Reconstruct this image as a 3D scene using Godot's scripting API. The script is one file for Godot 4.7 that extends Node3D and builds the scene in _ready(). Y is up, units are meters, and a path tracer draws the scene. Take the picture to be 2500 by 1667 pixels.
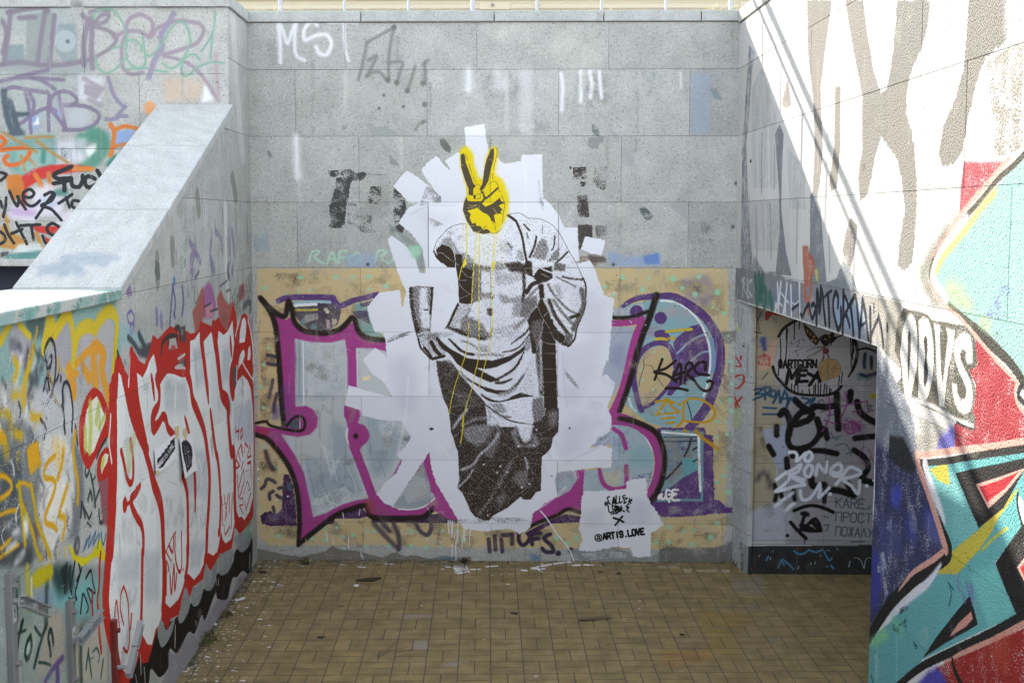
extends Node3D
# A sunken stair court of granite slabs: back wall with a mural, side walls, an underpass opening, brick paving.
# Walls carry their paint in a layout of 260 texels per metre, measured along the wall and down from its top.

const SKEW := -0.0383658                      # the side walls run a little askew of the back wall
const D := 11.80878                           # distance to the back wall
var ns := Vector3(cos(SKEW), 0, sin(SKEW))    # across the court, to the right
var tv := Vector3(-sin(SKEW), 0, cos(SKEW))   # along the side walls, towards the stairs
var left_corner := Vector3(-2.620358, 0, -11.80878)
var right_corner := Vector3(1.848087, 0, -11.80878)
var img: Image
var masks: Array[Image] = []
var granite: Image
var rng := RandomNumberGenerator.new()
var stucco: NoiseTexture2D
var grain: NoiseTexture2D
var used := {}
var no_uv: Callable

# ------------------------------------------------------------------ scene bookkeeping
func numbered(called: String) -> String:
	if not used.has(called):
		used[called] = 0
		return called
	used[called] += 1
	return "%s_%03d" % [called, used[called]]

func tag(o: Node, label: String, category: String, group := "", kind := "") -> Node:
	o.set_meta("label", label)
	if category: o.set_meta("category", category)
	if group: o.set_meta("group", group)
	if kind: o.set_meta("kind", kind)
	return o

func thing(called: String, label: String, category: String, at := Transform3D(), group := "") -> Node3D:
	var o := Node3D.new()
	o.name = numbered(called)
	o.transform = at
	add_child(o)
	tag(o, label, category, group)
	return o

func part(called: String, mesh: Mesh, mat: Material, parent: Node, at := Transform3D()) -> MeshInstance3D:
	var o := MeshInstance3D.new()
	o.name = numbered(called) if parent == self else called
	if parent != self:
		var k := 1
		while parent.has_node(NodePath(o.name)):
			o.name = "%s_%03d" % [called, k]
			k += 1
	o.mesh = mesh
	o.material_override = mat
	o.transform = at
	parent.add_child(o, true)
	return o

# ------------------------------------------------------------------ paint
func points(s: String) -> Array[Vector3]:
	var r: Array[Vector3] = []
	for w in s.split(" ", false):
		var n := w.split(",")
		r.append(Vector3(float(n[0]), float(n[1]), float(n[2]) if n.size() > 2 else 1.0))
	return r

func ink_of(c: String) -> Color:
	return Color(c) if c.length() == 6 else Color(float(c), float(c), float(c))

func smooth(p: Array[Vector3], closed := false) -> Array[Vector3]:
	if p.size() < 3: return p
	var r: Array[Vector3] = []
	var n := p.size()
	for i in (n if closed else n - 1):
		var a: Vector3 = p[(i - 1 + n) % n] if closed or i > 0 else p[i]
		var b: Vector3 = p[i]
		var c: Vector3 = p[(i + 1) % n]
		var d: Vector3 = p[(i + 2) % n] if closed or i < n - 2 else c
		var steps := clampi(int(Vector2(b.x - c.x, b.y - c.y).length() / 4.0), 2, 24)
		for k in steps:
			r.append(b.cubic_interpolate(c, a, d, float(k) / steps))
	if not closed: r.append(p[n - 1])
	return r

func spans(l: Image, p: Array[Vector3], ox: float, oy: float, col: Color) -> void:
	var h := l.get_height()
	var n := p.size()
	for y in h:
		var yy := y + oy + 0.5
		var xs := PackedFloat32Array()
		for i in n:
			var a := p[i]
			var b := p[(i + 1) % n]
			if (a.y <= yy) != (b.y <= yy):
				xs.append(a.x + (yy - a.y) / (b.y - a.y) * (b.x - a.x))
		xs.sort()
		for k in range(0, xs.size() - 1, 2):
			var x0 := roundi(xs[k] - ox)
			var x1 := roundi(xs[k + 1] - ox)
			if x1 > x0: l.fill_rect(Rect2i(x0, y, x1 - x0, 1), col)

func mask_part(k: int, pos: Vector2i, size: Vector2i) -> Image:
	var m := masks[k]
	var r := Image.create_empty(size.x, size.y, false, Image.FORMAT_RGBA8)
	var x := -posmod(pos.x, 512)
	while x < size.x:
		var y := -posmod(pos.y, 512)
		while y < size.y:
			r.blit_rect(m, Rect2i(0, 0, 512, 512), Vector2i(x, y))
			y += 512
		x += 512
	return r

func lay(l: Image, pos: Vector2i, soft: float, wear: int) -> void:
	var w := l.get_width()
	var h := l.get_height()
	if soft >= 1.0:
		l.resize(maxi(2, int(w / (soft + 1.0))), maxi(2, int(h / (soft + 1.0))), Image.INTERPOLATE_LANCZOS)
		l.resize(w, h, Image.INTERPOLATE_CUBIC)
	if wear > 0:
		img.blend_rect_mask(l, mask_part(wear, pos, Vector2i(w, h)), Rect2i(0, 0, w, h), pos)
	else:
		img.blend_rect(l, Rect2i(0, 0, w, h), pos)

func layer(p: Array[Vector3], pad: float, col: Color) -> Array:
	var lo := Vector2(1e9, 1e9)
	var hi := Vector2(-1e9, -1e9)
	for v in p:
		lo = lo.min(Vector2(v.x, v.y))
		hi = hi.max(Vector2(v.x, v.y))
	lo = (lo - Vector2(pad, pad)).floor().max(Vector2(-60, -60))
	hi = (hi + Vector2(pad, pad)).ceil().min(Vector2(img.get_width() + 60, img.get_height() + 60))
	var l := Image.create_empty(maxi(2, int(hi.x - lo.x)), maxi(2, int(hi.y - lo.y)), false, Image.FORMAT_RGBA8)
	l.fill(Color(col, 0))
	return [l, Vector2i(lo)]

func fill(c: String, s: String, soft := 0.0, wear := 0, alpha := 1.0, rough := 0.0, curve := 0) -> void:
	var p := points(s)
	if curve: p = smooth(p, true)
	if rough > 0.0:
		var q: Array[Vector3] = []
		for i in p.size():
			var a := p[i]
			var b := p[(i + 1) % p.size()]
			var n := maxi(1, int((b - a).length() / 3.0))
			for k in n:
				var v := a.lerp(b, float(k) / n)
				q.append(v + Vector3(rng.randf_range(-0.5, 0.5), rng.randf_range(-0.5, 0.5), 0) * rough)
		p = q
	var col := ink_of(c)
	var t := layer(p, soft * 2.0 + 2.0, col)
	spans(t[0], p, t[1].x, t[1].y, Color(col, alpha))
	lay(t[0], t[1], soft, wear)

func disc(l: Image, x: float, y: float, r: float, col: Color) -> void:
	if r < 0.8:
		l.fill_rect(Rect2i(roundi(x - 0.5), roundi(y - 0.5), 1, 1), col)
		return
	for k in range(int(floor(-r)), int(ceil(r)) + 1):
		var h := sqrt(maxf(0.0, r * r - k * k))
		if h > 0.3: l.fill_rect(Rect2i(roundi(x - h), roundi(y + k), maxi(1, roundi(h * 2.0)), 1), col)

func stroke(c: String, width: float, s: String, soft := 0.0, wear := 0, alpha := 1.0, straight := 0) -> void:
	var p := points(s)
	if not straight: p = smooth(p)
	brush(ink_of(c), width, p, soft, wear, alpha)

func brush(col: Color, width: float, p: Array[Vector3], soft := 0.0, wear := 0, alpha := 1.0) -> void:
	var t := layer(p, width * 0.8 + soft * 2.0 + 2.0, col)
	var l: Image = t[0]
	var o: Vector2i = t[1]
	var a := Color(col, alpha)
	disc(l, p[0].x - o.x, p[0].y - o.y, width * 0.5 * p[0].z, a)
	for i in p.size() - 1:
		var u := p[i]
		var v := p[i + 1]
		var n := maxi(1, int(Vector2(u.x - v.x, u.y - v.y).length() / maxf(0.7, width * 0.14)))
		for k in n:
			var w := u.lerp(v, float(k + 1) / n)
			disc(l, w.x - o.x, w.y - o.y, width * 0.5 * w.z, a)
	lay(l, o, soft, wear)

# stroke alphabet on a 4 x 6 grid, y up
var glyphs := {
	"@": "40 10 01 05 16 36 45 42 31 23 24 13 12 21 31", "A": "00 26 40;12 32", "R": "00 06 36 45 44 33 03;23 40", "T": "20 26;06 46", "I": "20 26", "S": "45 36 16 05 04 13 33 42 41 30 10 01", ".": "20 20",
	"L": "06 00 40", "O": "10 01 05 16 36 45 41 30 10", "V": "06 20 46", "E": "46 06 00 40;03 33", "#": "10 16;30 36;02 42;04 44", "G": "45 36 16 05 01 10 30 41 42 22", "N": "00 06 40 46",
	"К": "00 06;03 46;13 40", "П": "00 06 46 40", "Р": "00 06 36 45 44 33 03", "С": "45 36 16 05 01 10 30 41", "О": "10 01 05 16 36 45 41 30 10", "Т": "20 26;06 46", "И": "06 00 46 40", "Ж": "20 26;06 23 00;46 23 40", "А": "00 26 40;12 32", "Л": "00 26 40", "У": "06 23;46 10", "Й": "06 00 46 40;17 37", "Е": "46 06 00 40;03 33",
}

func letters(c: String, width: float, s: String, a: Vector2, b: Vector2, h: float, _slant: float, wear: int) -> void:
	var along := (b - a) / s.length()
	var up := Vector2(-along.y, along.x).normalized() * -h / 6.0
	if up.y > 0: up = -up
	for i in s.length():
		if not glyphs.has(s[i]): continue
		for line in str(glyphs[s[i]]).split(";"):
			var p: Array[Vector3] = []
			for w in line.split(" ", false):
				var v: Vector2 = a + along * (i + 0.1 + 0.76 * float(w[0]) / 4.0) + up * float(w[1])
				p.append(Vector3(v.x, v.y, 1))
			brush(ink_of(c), width, p, 0.0, wear)

func make_masks() -> void:
	var a := FastNoiseLite.new()
	a.seed = 3
	a.fractal_octaves = 3
	var b := FastNoiseLite.new()
	b.seed = 8
	b.frequency = 0.33
	b.fractal_octaves = 2
	masks.append(Image.create_empty(512, 512, false, Image.FORMAT_RGBA8))
	for k in 5:
		var d := PackedByteArray()
		d.resize(512 * 512 * 4)
		d.fill(255)
		a.frequency = [0.02, 0.02, 0.03, 0.025, 0.02, 0.03][k + 1]
		for y in 512:
			for x in 512:
				var keep := true
				if k == 0: keep = b.get_noise_2d(x, y) + 0.55 * a.get_noise_2d(x, y) < 0.52
				elif k == 1: keep = b.get_noise_2d(x, y) + 0.9 * a.get_noise_2d(x, y) < 0.42
				elif k == 2: keep = b.get_noise_2d(x * 1.4, y * 0.12) + 0.6 * a.get_noise_2d(x, y * 0.4) < 0.2
				elif k == 3: keep = b.get_noise_2d(x, y) + 0.8 * a.get_noise_2d(x, y) > 0.16
				else: keep = b.get_noise_2d(x * 0.3, y * 0.9) * 0.8 + 0.9 * a.get_noise_2d(x, y) < 0.06
				if not keep: d[(y * 512 + x) * 4 + 3] = 0
		masks.append(Image.create_from_data(512, 512, false, Image.FORMAT_RGBA8, d))

func make_granite() -> void:
	var cell := FastNoiseLite.new()
	cell.seed = 21
	cell.noise_type = FastNoiseLite.TYPE_CELLULAR
	cell.cellular_return_type = FastNoiseLite.RETURN_CELL_VALUE
	cell.frequency = 0.4
	var low := FastNoiseLite.new()
	low.seed = 5
	low.frequency = 0.012
	low.fractal_octaves = 4
	var n := 700
	var d := PackedByteArray()
	d.resize(n * n * 4)
	for y in n:
		for x in n:
			var v := cell.get_noise_2d(x, y)
			var c := 0.70
			if v < -0.84: c = 0.32
			elif v < -0.52: c = 0.54
			elif v > 0.6: c = 0.82
			c += low.get_noise_2d(x, y) * 0.045 + rng.randf_range(-0.035, 0.035)
			var warm := cell.get_noise_2d(x + 900, y) * 0.02
			var i := (y * n + x) * 4
			d[i] = int(clampf(c - 0.012 + warm, 0, 1) * 255)
			d[i + 1] = int(clampf(c, 0, 1) * 255)
			d[i + 2] = int(clampf(c - 0.008 - warm, 0, 1) * 255)
			d[i + 3] = 255
	granite = Image.create_from_data(n, n, false, Image.FORMAT_RGBA8, d)

func stone_canvas(w: int, h: int, cells: Array) -> void:
	img = Image.create_empty(w, h, false, Image.FORMAT_RGBA8)
	var x := 0
	while x < w:
		var y := 0
		while y < h:
			img.blit_rect(granite, Rect2i(0, 0, 700, 700), Vector2i(x, y))
			y += 700
		x += 700
	for r: Rect2i in cells:
		var s := r.size.min(Vector2i(680, 680))
		img.blit_rect(granite, Rect2i(Vector2i(rng.randi_range(0, 699 - s.x), rng.randi_range(0, 699 - s.y)), s), r.position)

func stains(n: int, lo: float, hi: float) -> void:
	# rain runs and dull blotches of the old stone, each with its own outline
	for i in n:
		var x := rng.randf() * img.get_width()
		var y := rng.randf() * img.get_height()
		var dark := rng.randf() < 0.55
		var c := Color(0.36, 0.36, 0.33) if dark else Color(0.86, 0.86, 0.84)
		var p: Array[Vector3] = []
		if rng.randf() < 0.5:
			var len := rng.randf_range(40, 200)
			for k in 4: p.append(Vector3(x + rng.randf_range(-2, 2), y + len * k / 3.0, 1.0 - 0.2 * k))
			brush(c, rng.randf_range(4, 14), p, 3.0, 3, rng.randf_range(lo, hi))
		else:
			for k in 3: p.append(Vector3(x + rng.randf_range(-50, 50), y + rng.randf_range(-30, 30), 1))
			brush(c, rng.randf_range(20, 70), p, 9.0, [1, 4, 5][rng.randi() % 3], rng.randf_range(lo, hi) * 0.7)

func weather(r: Rect2i, n: int, strength: float, tones: Array) -> void:
	# age of the paint: specks of dirt, scratches, worn-through patches and runs
	for i in n:
		var x := rng.randf_range(r.position.x, r.end.x)
		var y := rng.randf_range(r.position.y, r.end.y)
		var c := Color(str(tones[rng.randi() % tones.size()]))
		var p: Array[Vector3] = []
		match i % 5:
			0:
				for k in rng.randi_range(2, 6):
					var q: Array[Vector3] = [Vector3(x + rng.randfn(0, 9), y + rng.randfn(0, 9), 1)]
					brush(Color(0.16, 0.15, 0.14), rng.randf_range(1.0, 2.8), q, 0.0, 0, 0.75)
			1:
				var d := Vector2.from_angle(rng.randf() * TAU) * rng.randf_range(6, 30)
				p = [Vector3(x, y, 1), Vector3(x + d.x, y + d.y, 0.6)]
				brush(Color(0.86, 0.86, 0.86), rng.randf_range(1.0, 2.0), p, 0.0, 4, 0.7)
			2, 3:
				for k in 3: p.append(Vector3(x + rng.randfn(0, 16), y + rng.randfn(0, 12), rng.randf_range(0.6, 1.2)))
				brush(c, rng.randf_range(8, 34), p, 0.0, 4, strength * 1.4)
			4:
				var len := rng.randf_range(20, 120)
				for k in 3: p.append(Vector3(x + rng.randf_range(-1.5, 1.5), y + len * k / 2.0, 1.0 - 0.25 * k))
				brush(c, rng.randf_range(2, 7), p, 1.0, 3, strength)

func rolled(n: int) -> void:
	# the ridges that a paint roller leaves in the white ground
	for i in n:
		var a := rng.randf() * TAU
		var r := sqrt(rng.randf())
		var x := 670.0 + cos(a) * r * 215.0
		var y := 780.0 + sin(a) * r * 360.0
		var d := Vector2.from_angle(a + rng.randf_range(-0.4, 0.4)) * rng.randf_range(20, 60)
		var p: Array[Vector3] = [Vector3(x - d.x, y - d.y, 1), Vector3(x, y, 1), Vector3(x + d.x, y + d.y, 1)]
		brush(Color([0.84, 0.94, 0.80][i % 3], [0.84, 0.94, 0.81][i % 3], [0.89, 0.97, 0.87][i % 3]), rng.randf_range(5, 26), p, 2.0, [5, 3, 4][i % 3], 0.4)

func hatch(ink: Image, into: Image, col: Color) -> void:
	# engraved print: slanted lines that swell with the ink
	var w := ink.get_width()
	var h := ink.get_height()
	var src := ink.get_data()
	var dst := into.get_data()
	var n := FastNoiseLite.new()
	n.seed = 12
	n.frequency = 0.5
	for y in h:
		for x in w:
			var i := (y * w + x) * 4
			var v := src[i] / 255.0
			if v < 0.03: continue
			var line := absf(fposmod((x + y * 0.22) / 3.3, 1.0) - 0.5) * 2.0
			if v > 0.97 or line * 0.86 + n.get_noise_2d(x, y * 0.4) * (0.52 - 0.42 * v) + 0.1 < v * 1.03:
				dst[i] = int(col.r * 255)
				dst[i + 1] = int(col.g * 255)
				dst[i + 2] = int(col.b * 255)
	into.set_data(w, h, false, Image.FORMAT_RGBA8, dst)

# ------------------------------------------------------------------ materials
func surface(i: Image, rough := 0.88, normal: Texture2D = null, depth := 0.5) -> StandardMaterial3D:
	var m := StandardMaterial3D.new()
	m.albedo_texture = ImageTexture.create_from_image(i)
	m.roughness = rough
	m.metallic_specular = 0.35
	m.vertex_color_use_as_albedo = true
	if normal:
		m.normal_enabled = true
		m.normal_texture = normal
		m.normal_scale = depth
	return m

func plain(c: Color, rough := 0.8, metal := 0.0) -> StandardMaterial3D:
	var m := StandardMaterial3D.new()
	m.albedo_color = c
	m.roughness = rough
	m.metallic = metal
	return m

func relief(freq: float, seed_: int) -> NoiseTexture2D:
	var n := FastNoiseLite.new()
	n.seed = seed_
	n.frequency = freq
	n.fractal_octaves = 3
	var t := NoiseTexture2D.new()
	t.width = 1024
	t.height = 1024
	t.noise = n
	t.as_normal_map = true
	t.bump_strength = 3.0
	return t

# ------------------------------------------------------------------ shapes
func tri(st: SurfaceTool, a: Vector3, b: Vector3, c: Vector3, n: Vector3, uv: Callable) -> void:
	if (b - a).cross(c - a).dot(n) > 0.0:
		var t := b
		b = c
		c = t
	for v: Vector3 in [a, b, c]:
		st.set_normal(n)
		if uv.is_valid(): st.set_uv(uv.call(v))
		st.add_vertex(v)

func quad(st: SurfaceTool, a: Vector3, b: Vector3, c: Vector3, d: Vector3, n: Vector3, uv: Callable) -> void:
	tri(st, a, b, c, n, uv)
	tri(st, a, c, d, n, uv)

func inset(p: PackedVector2Array, by: float) -> PackedVector2Array:
	var r := PackedVector2Array()
	var n := p.size()
	for i in n:
		var a := (p[i] - p[(i - 1 + n) % n]).normalized()
		var b := (p[(i + 1) % n] - p[i]).normalized()
		var na := Vector2(-a.y, a.x)
		var nb := Vector2(-b.y, b.x)
		r.append(p[i] + (na + nb) * by / maxf(0.3, 1.0 + na.dot(nb)))
	return r

func prism(st: SurfaceTool, poly: PackedVector2Array, z0: float, z1: float, bevel: float, uv: Callable = no_uv, back := false) -> void:
	if Geometry2D.is_polygon_clockwise(poly) == false: pass
	var area := 0.0
	for i in poly.size():
		area += poly[i].cross(poly[(i + 1) % poly.size()])
	if area < 0: poly.reverse()
	var q := inset(poly, bevel) if bevel > 0.0 else poly
	var n := poly.size()
	for i in range(1, n - 1):
		tri(st, Vector3(q[0].x, q[0].y, z1), Vector3(q[i].x, q[i].y, z1), Vector3(q[i + 1].x, q[i + 1].y, z1), Vector3(0, 0, 1), uv)
		if back: tri(st, Vector3(poly[0].x, poly[0].y, z0), Vector3(poly[i].x, poly[i].y, z0), Vector3(poly[i + 1].x, poly[i + 1].y, z0), Vector3(0, 0, -1), uv)
	for i in n:
		var j := (i + 1) % n
		var e := (poly[j] - poly[i]).normalized()
		var out := Vector3(e.y, -e.x, 0)
		var zz := z1 - bevel
		if bevel > 0.0:
			quad(st, Vector3(poly[i].x, poly[i].y, zz), Vector3(poly[j].x, poly[j].y, zz), Vector3(q[j].x, q[j].y, z1), Vector3(q[i].x, q[i].y, z1), (out + Vector3(0, 0, 1)).normalized(), uv)
		quad(st, Vector3(poly[i].x, poly[i].y, z0), Vector3(poly[j].x, poly[j].y, z0), Vector3(poly[j].x, poly[j].y, zz), Vector3(poly[i].x, poly[i].y, zz), out, uv)

func rect(x0: float, y0: float, x1: float, y1: float) -> PackedVector2Array:
	return PackedVector2Array([Vector2(x0, y0), Vector2(x1, y0), Vector2(x1, y1), Vector2(x0, y1)])

func begin(tint := Color.WHITE) -> SurfaceTool:
	var st := SurfaceTool.new()
	st.begin(Mesh.PRIMITIVE_TRIANGLES)
	st.set_color(tint)
	return st

func block(poly: PackedVector2Array, z0: float, z1: float, bevel := 0.004, uv: Callable = no_uv, tint := Color.WHITE, back := true) -> ArrayMesh:
	var st := begin(tint)
	prism(st, poly, z0, z1, bevel, uv, back)
	return st.commit()

func box(a: Vector3, b: Vector3, bevel := 0.004, uv: Callable = no_uv) -> ArrayMesh:
	return block(rect(a.x, a.y, b.x, b.y), a.z, b.z, bevel, uv)

func tube(st: SurfaceTool, pts: Array[Vector3], radii: Array[float], sides := 8) -> void:
	var rings: Array = []
	for i in pts.size():
		var dir := (pts[mini(i + 1, pts.size() - 1)] - pts[maxi(i - 1, 0)]).normalized()
		var side := dir.cross(Vector3.UP if absf(dir.y) < 0.9 else Vector3.RIGHT).normalized()
		var up := side.cross(dir)
		var ring: Array[Vector3] = []
		for k in sides:
			var a := TAU * k / sides
			ring.append(pts[i] + (side * cos(a) + up * sin(a)) * radii[i])
		rings.append(ring)
	for i in pts.size() - 1:
		for k in sides:
			var a: Vector3 = rings[i][k]
			var b: Vector3 = rings[i][(k + 1) % sides]
			var c: Vector3 = rings[i + 1][(k + 1) % sides]
			var d: Vector3 = rings[i + 1][k]
			quad(st, a, b, c, d, ((a + b + c + d) / 4.0 - (pts[i] + pts[i + 1]) / 2.0).normalized(), no_uv)
	for e in [0, pts.size() - 1]:
		for k in range(1, sides - 1):
			var nn: Vector3 = (pts[0] - pts[1]).normalized() if e == 0 else (pts[e] - pts[e - 1]).normalized()
			tri(st, rings[e][0], rings[e][k], rings[e][k + 1], nn, no_uv)

func rod(a: Vector3, b: Vector3, r: float, sides := 10) -> ArrayMesh:
	var st := begin()
	var p: Array[Vector3] = [a, b]
	var w: Array[float] = [r, r]
	tube(st, p, w, sides)
	return st.commit()

const JOINT := 0.0015
var tints: Array[Color] = []

func slab(parent: Node, poly: PackedVector2Array, mat: Material, uv: Callable, depth := 0.03, called := "slab") -> void:
	var p := inset_any(poly, JOINT)
	if p.size() < 3: return
	var proud := rng.randf_range(-0.0015, 0.0015)
	var g := rng.randf_range(0.86, 1.0)
	part(called, block(p, -depth, proud, 0.0015, uv, Color(g, g * rng.randf_range(0.985, 1.0), g * rng.randf_range(0.97, 1.0)), false), mat, parent)

func inset_any(p: PackedVector2Array, by: float) -> PackedVector2Array:
	var a := 0.0
	for i in p.size(): a += p[i].cross(p[(i + 1) % p.size()])
	if a < 0: p.reverse()
	return inset(p, by)

func slab_grid(parent: Node, sign_: float, rows: Array, verticals: Array, profile: Array, mat: Material, uv: Callable) -> void:
	# rows: heights of the bed joints; verticals: for each row, the upright joints along the wall
	for r in rows.size() - 1:
		var v: Array = verticals[r]
		for k in v.size() - 1:
			var cell := rect(v[k], rows[r], v[k + 1], rows[r + 1])
			for shape: PackedVector2Array in profile:
				for piece: PackedVector2Array in Geometry2D.intersect_polygons(cell, shape):
					if Geometry2D.is_polygon_clockwise(piece): piece.reverse()
					var q := PackedVector2Array()
					for w in piece: q.append(Vector2(w.x * sign_, w.y))
					slab(parent, q, mat, uv)

func cells_of(rows: Array, verticals: Array, x0: float, top: float, ppm: float) -> Array:
	var out := []
	for r in rows.size() - 1:
		var v: Array = verticals[r]
		for k in v.size() - 1:
			out.append(Rect2i(int((v[k] - x0) * ppm), int((top - rows[r + 1]) * ppm), int((v[k + 1] - v[k]) * ppm) + 1, int((rows[r + 1] - rows[r]) * ppm) + 1))
	return out

# ------------------------------------------------------------------ the print on each wall
func paint_back() -> void:
	stains(110, 0.12, 0.3)
	stroke("e3e6ea", 11.2, "108,2 111,42 112,95", 3, 0, 0.85)
	stroke("e3e6ea", 8.9, "111,2 120,27 129,51 139,27 150,2", 3, 0, 0.8)
	stroke("e3e6ea", 8.9, "150,2 146,38 149,78 169,91", 3, 0, 0.8)
	stroke("e3e6ea", 9.6, "200,9 195,3 184,2 169,20 170,44 187,37 206,31 224,33 233,53 222,77 205,75 197,60", 3, 0, 0.85)
	stroke("e3e6ea", 5.4, "226,4 264,4 297,5", 2, 0, 0.7)
	stroke("e3e6ea", 7.4, "264,4 265,46 267,71 274,92", 3, 0, 0.8)
	stroke("7d7f7c", 6.5, "382,14 350,32 317,49", 3, 0, 0.75)
	stroke("7d7f7c", 6.7, "317,50 308,93 296,137", 3, 0, 0.75)
	stroke("7d7f7c", 8.1, "321,91 341,80 327,108 316,129", 3, 0, 0.7)
	stroke("7d7f7c", 8.1, "316,128 333,118 349,120 366,138 368,90 374,50 382,15", 3, 0, 0.7)
	stroke("7d7f7c", 7.0, "368,97 400,95 396,116 388,145", 3, 0, 0.7)
	stroke("7d7f7c", 7.0, "431,105 422,134 412,163", 3, 0, 0.7)
	stroke("7d7f7c", 7.0, "461,90 450,102", 3, 0, 0.7)
	stroke("7d7f7c", 7.1, "454,96 454,143", 3, 0, 0.7)
	stroke("6f726f", 12.5, "450,145", 2, 0, 0.75)
	stroke("6f726f", 12.6, "453,194", 2, 0, 0.75)
	stroke("6f726f", 12.5, "412,162", 2, 0, 0.75)
	stroke("6f726f", 12.5, "382,14", 2, 0, 0.75)
	stroke("6f726f", 12.5, "367,137", 2, 0, 0.75)
	stroke("6f726f", 12.5, "387,143", 2, 0, 0.75)
	stroke("5f6260", 8.1, "345,203", 2, 0, 0.7)
	stroke("5f6260", 8.1, "403,199", 2, 0, 0.7)
	stroke("5f6260", 8.1, "356,172", 2, 0, 0.7)
	stroke("5f6260", 8.1, "449,235", 2, 0, 0.7)
	stroke("7d7f7c", 6.6, "455,233 441,240 430,253", 2, 0, 0.6)
	fill("999f9f", "315,240 339,246 363,247 378,255 395,268 326,268", 0, 1, 0.75)
	fill("868b89", "251,266 257,240 261,222 268,229 273,244 271,268", 0, 5, 0.7)
	fill("858786", "74,304 81,302 90,317 81,319", 0, 0, 0.85)
	fill("9ba0a0", "182,244 191,245 193,258 185,262", 0, 0, 0.6)
	stroke("e6eaf0", 16.5, "146,267 147,303 146,332 148,366", 8, 0, 0.8)
	stroke("d9dde0", 9.8, "152,351 151,429", 8, 0, 0.35)
	stroke("d9dad6", 7.5, "265,115 264,207", 6, 0, 0.5)
	stroke("d9dad6", 6.0, "396,273 397,347", 6, 0, 0.5)
	fill("4a4b4a", "240,369 257,364 279,369 270,407 264,433 260,472 252,486 222,486 228,466 222,440 234,403 240,384", 0, 2, 1, 4)
	fill("4a4b4a", "221,350 246,349 250,360 235,366 223,362", 0, 5)
	stroke("4a4b4a", 12.6, "257,356 272,353 287,362 306,359", 0, 2)
	stroke("4a4b4a", 11.1, "270,366 295,368 305,362", 0, 2)
	fill("4a4b4a", "324,387 348,388 347,430 320,430 315,410", 0, 5)
	fill("4a4b4a", "268,429 286,428 288,433 269,433", 0, 2)
	fill("4a4b4a", "267,451 294,455 324,457 325,498 301,497 286,481 267,477", 0, 4)
	fill("4a4b4a", "379,392 403,410 408,440 393,470 380,477 373,429", 0, 5)
	fill("4a4b4a", "368,489 391,477 402,486 398,498 372,496", 0, 2)
	stroke("55605c", 1.9, "287,358 362,359", 0, 3)
	fill("6b716c", "489,275 500,275 516,297 513,310 500,303 490,290", 0, 1)
	fill("8b8f92", "368,312 381,325 394,339 370,336", 0, 1, 0.8)
	fill("94a4b0", "42,504 74,496 79,541 40,541", 3, 2, 0.7)
	fill("a9a4a2", "502,118 537,118 531,189 505,207", 16, 0, 0.35)
	fill("4b4644", "806,343 837,341 838,370 806,372", 0, 5, 1, 3)
	fill("4b4644", "819,376 836,377 834,388 821,388", 0, 5)
	fill("4b4644", "858,344 886,343 883,394 873,397 853,377", 0, 4, 1, 3)
	fill("4b4644", "815,410 840,408 846,460 819,462", 0, 2, 1, 3)
	fill("4b4644", "818,478 853,479 853,511 845,513 833,529 820,541", 0, 1, 1, 3)
	fill("4b4644", "859,481 887,479 887,518 863,508", 0, 4)
	fill("4b4644", "797,342 802,340 803,346 798,347")
	fill("747e7b", "850,242 860,244 868,257 868,270 850,267", 0, 5)
	fill("838b8e", "842,274 876,269 879,284 868,287 865,299 850,299 840,292", 0, 1, 0.8)
	fill("9aa2a4", "892,255 904,258 914,271 905,271", 0, 1, 0.8)
	fill("a3a8a9", "920,292 935,300 949,318 953,344 923,336", 0, 1, 0.8)
	fill("5f6b6b", "964,440 976,437 987,444 996,456 993,467 980,468 970,455", 0, 2)
	fill("a0a5a8", "1027,429 1079,428 1079,473 1052,447", 0, 1, 0.7)
	fill("9db0c6", "1081,120 1133,121 1131,267 1083,267", 14, 0, 0.55)
	fill("8899a0", "1126,157 1145,161 1159,187 1139,183", 2, 0, 0.8)
	fill("8a9498", "965,120 1000,120 997,140 969,140", 0, 5, 0.7)
	stroke("e4e8ee", 9.6, "823,118 824,156 823,189", 3, 1, 0.8)
	stroke("e4e8ee", 9.6, "844,118 849,149 846,178", 3, 1, 0.8)
	stroke("e4e8ee", 9.6, "867,118 869,149 872,180", 3, 1, 0.8)
	stroke("e4e8ee", 8.9, "776,123 780,156 778,208", 4, 0, 0.75)
	stroke("e0e0da", 5.9, "1058,120 1060,157", 3, 0, 0.6)
	stroke("e4e8ee", 18.6, "557,116 559,141 557,160", 8, 0, 0.6)
	stroke("e4e8ee", 22.3, "692,118 694,185 693,251", 14, 0, 0.45)
	stroke("e4e8ee", 22.2, "631,118 634,156", 14, 0, 0.5)
	stroke("d2d4d2", 5.2, "648,118 648,255", 4, 0, 0.5)
	stroke("d2cfc4", 3.7, "916,425 917,462", 3, 0, 0.5)
	fill("3f4342", "1108,477 1127,466 1142,492 1139,518 1117,526 1101,503", 10, 4, 0.6)
	stroke("5a5f62", 8.9, "1193,380", 2, 0, 0.8)
	stroke("5a5f62", 8.9, "1187,483", 2, 0, 0.8)
	stroke("b4dcc6", 5.7, "171,569 180,543 198,542 186,556 207,571", 2, 0, 0.85)
	stroke("b4dcc6", 5.8, "215,572 228,543 238,570", 2, 0, 0.85)
	stroke("b4dcc6", 5.7, "220,560 236,560", 2, 0, 0.85)
	stroke("b4dcc6", 5.7, "244,570 247,543 264,542", 2, 0, 0.85)
	stroke("b4dcc6", 5.7, "247,556 259,556", 2, 0, 0.85)
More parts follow.
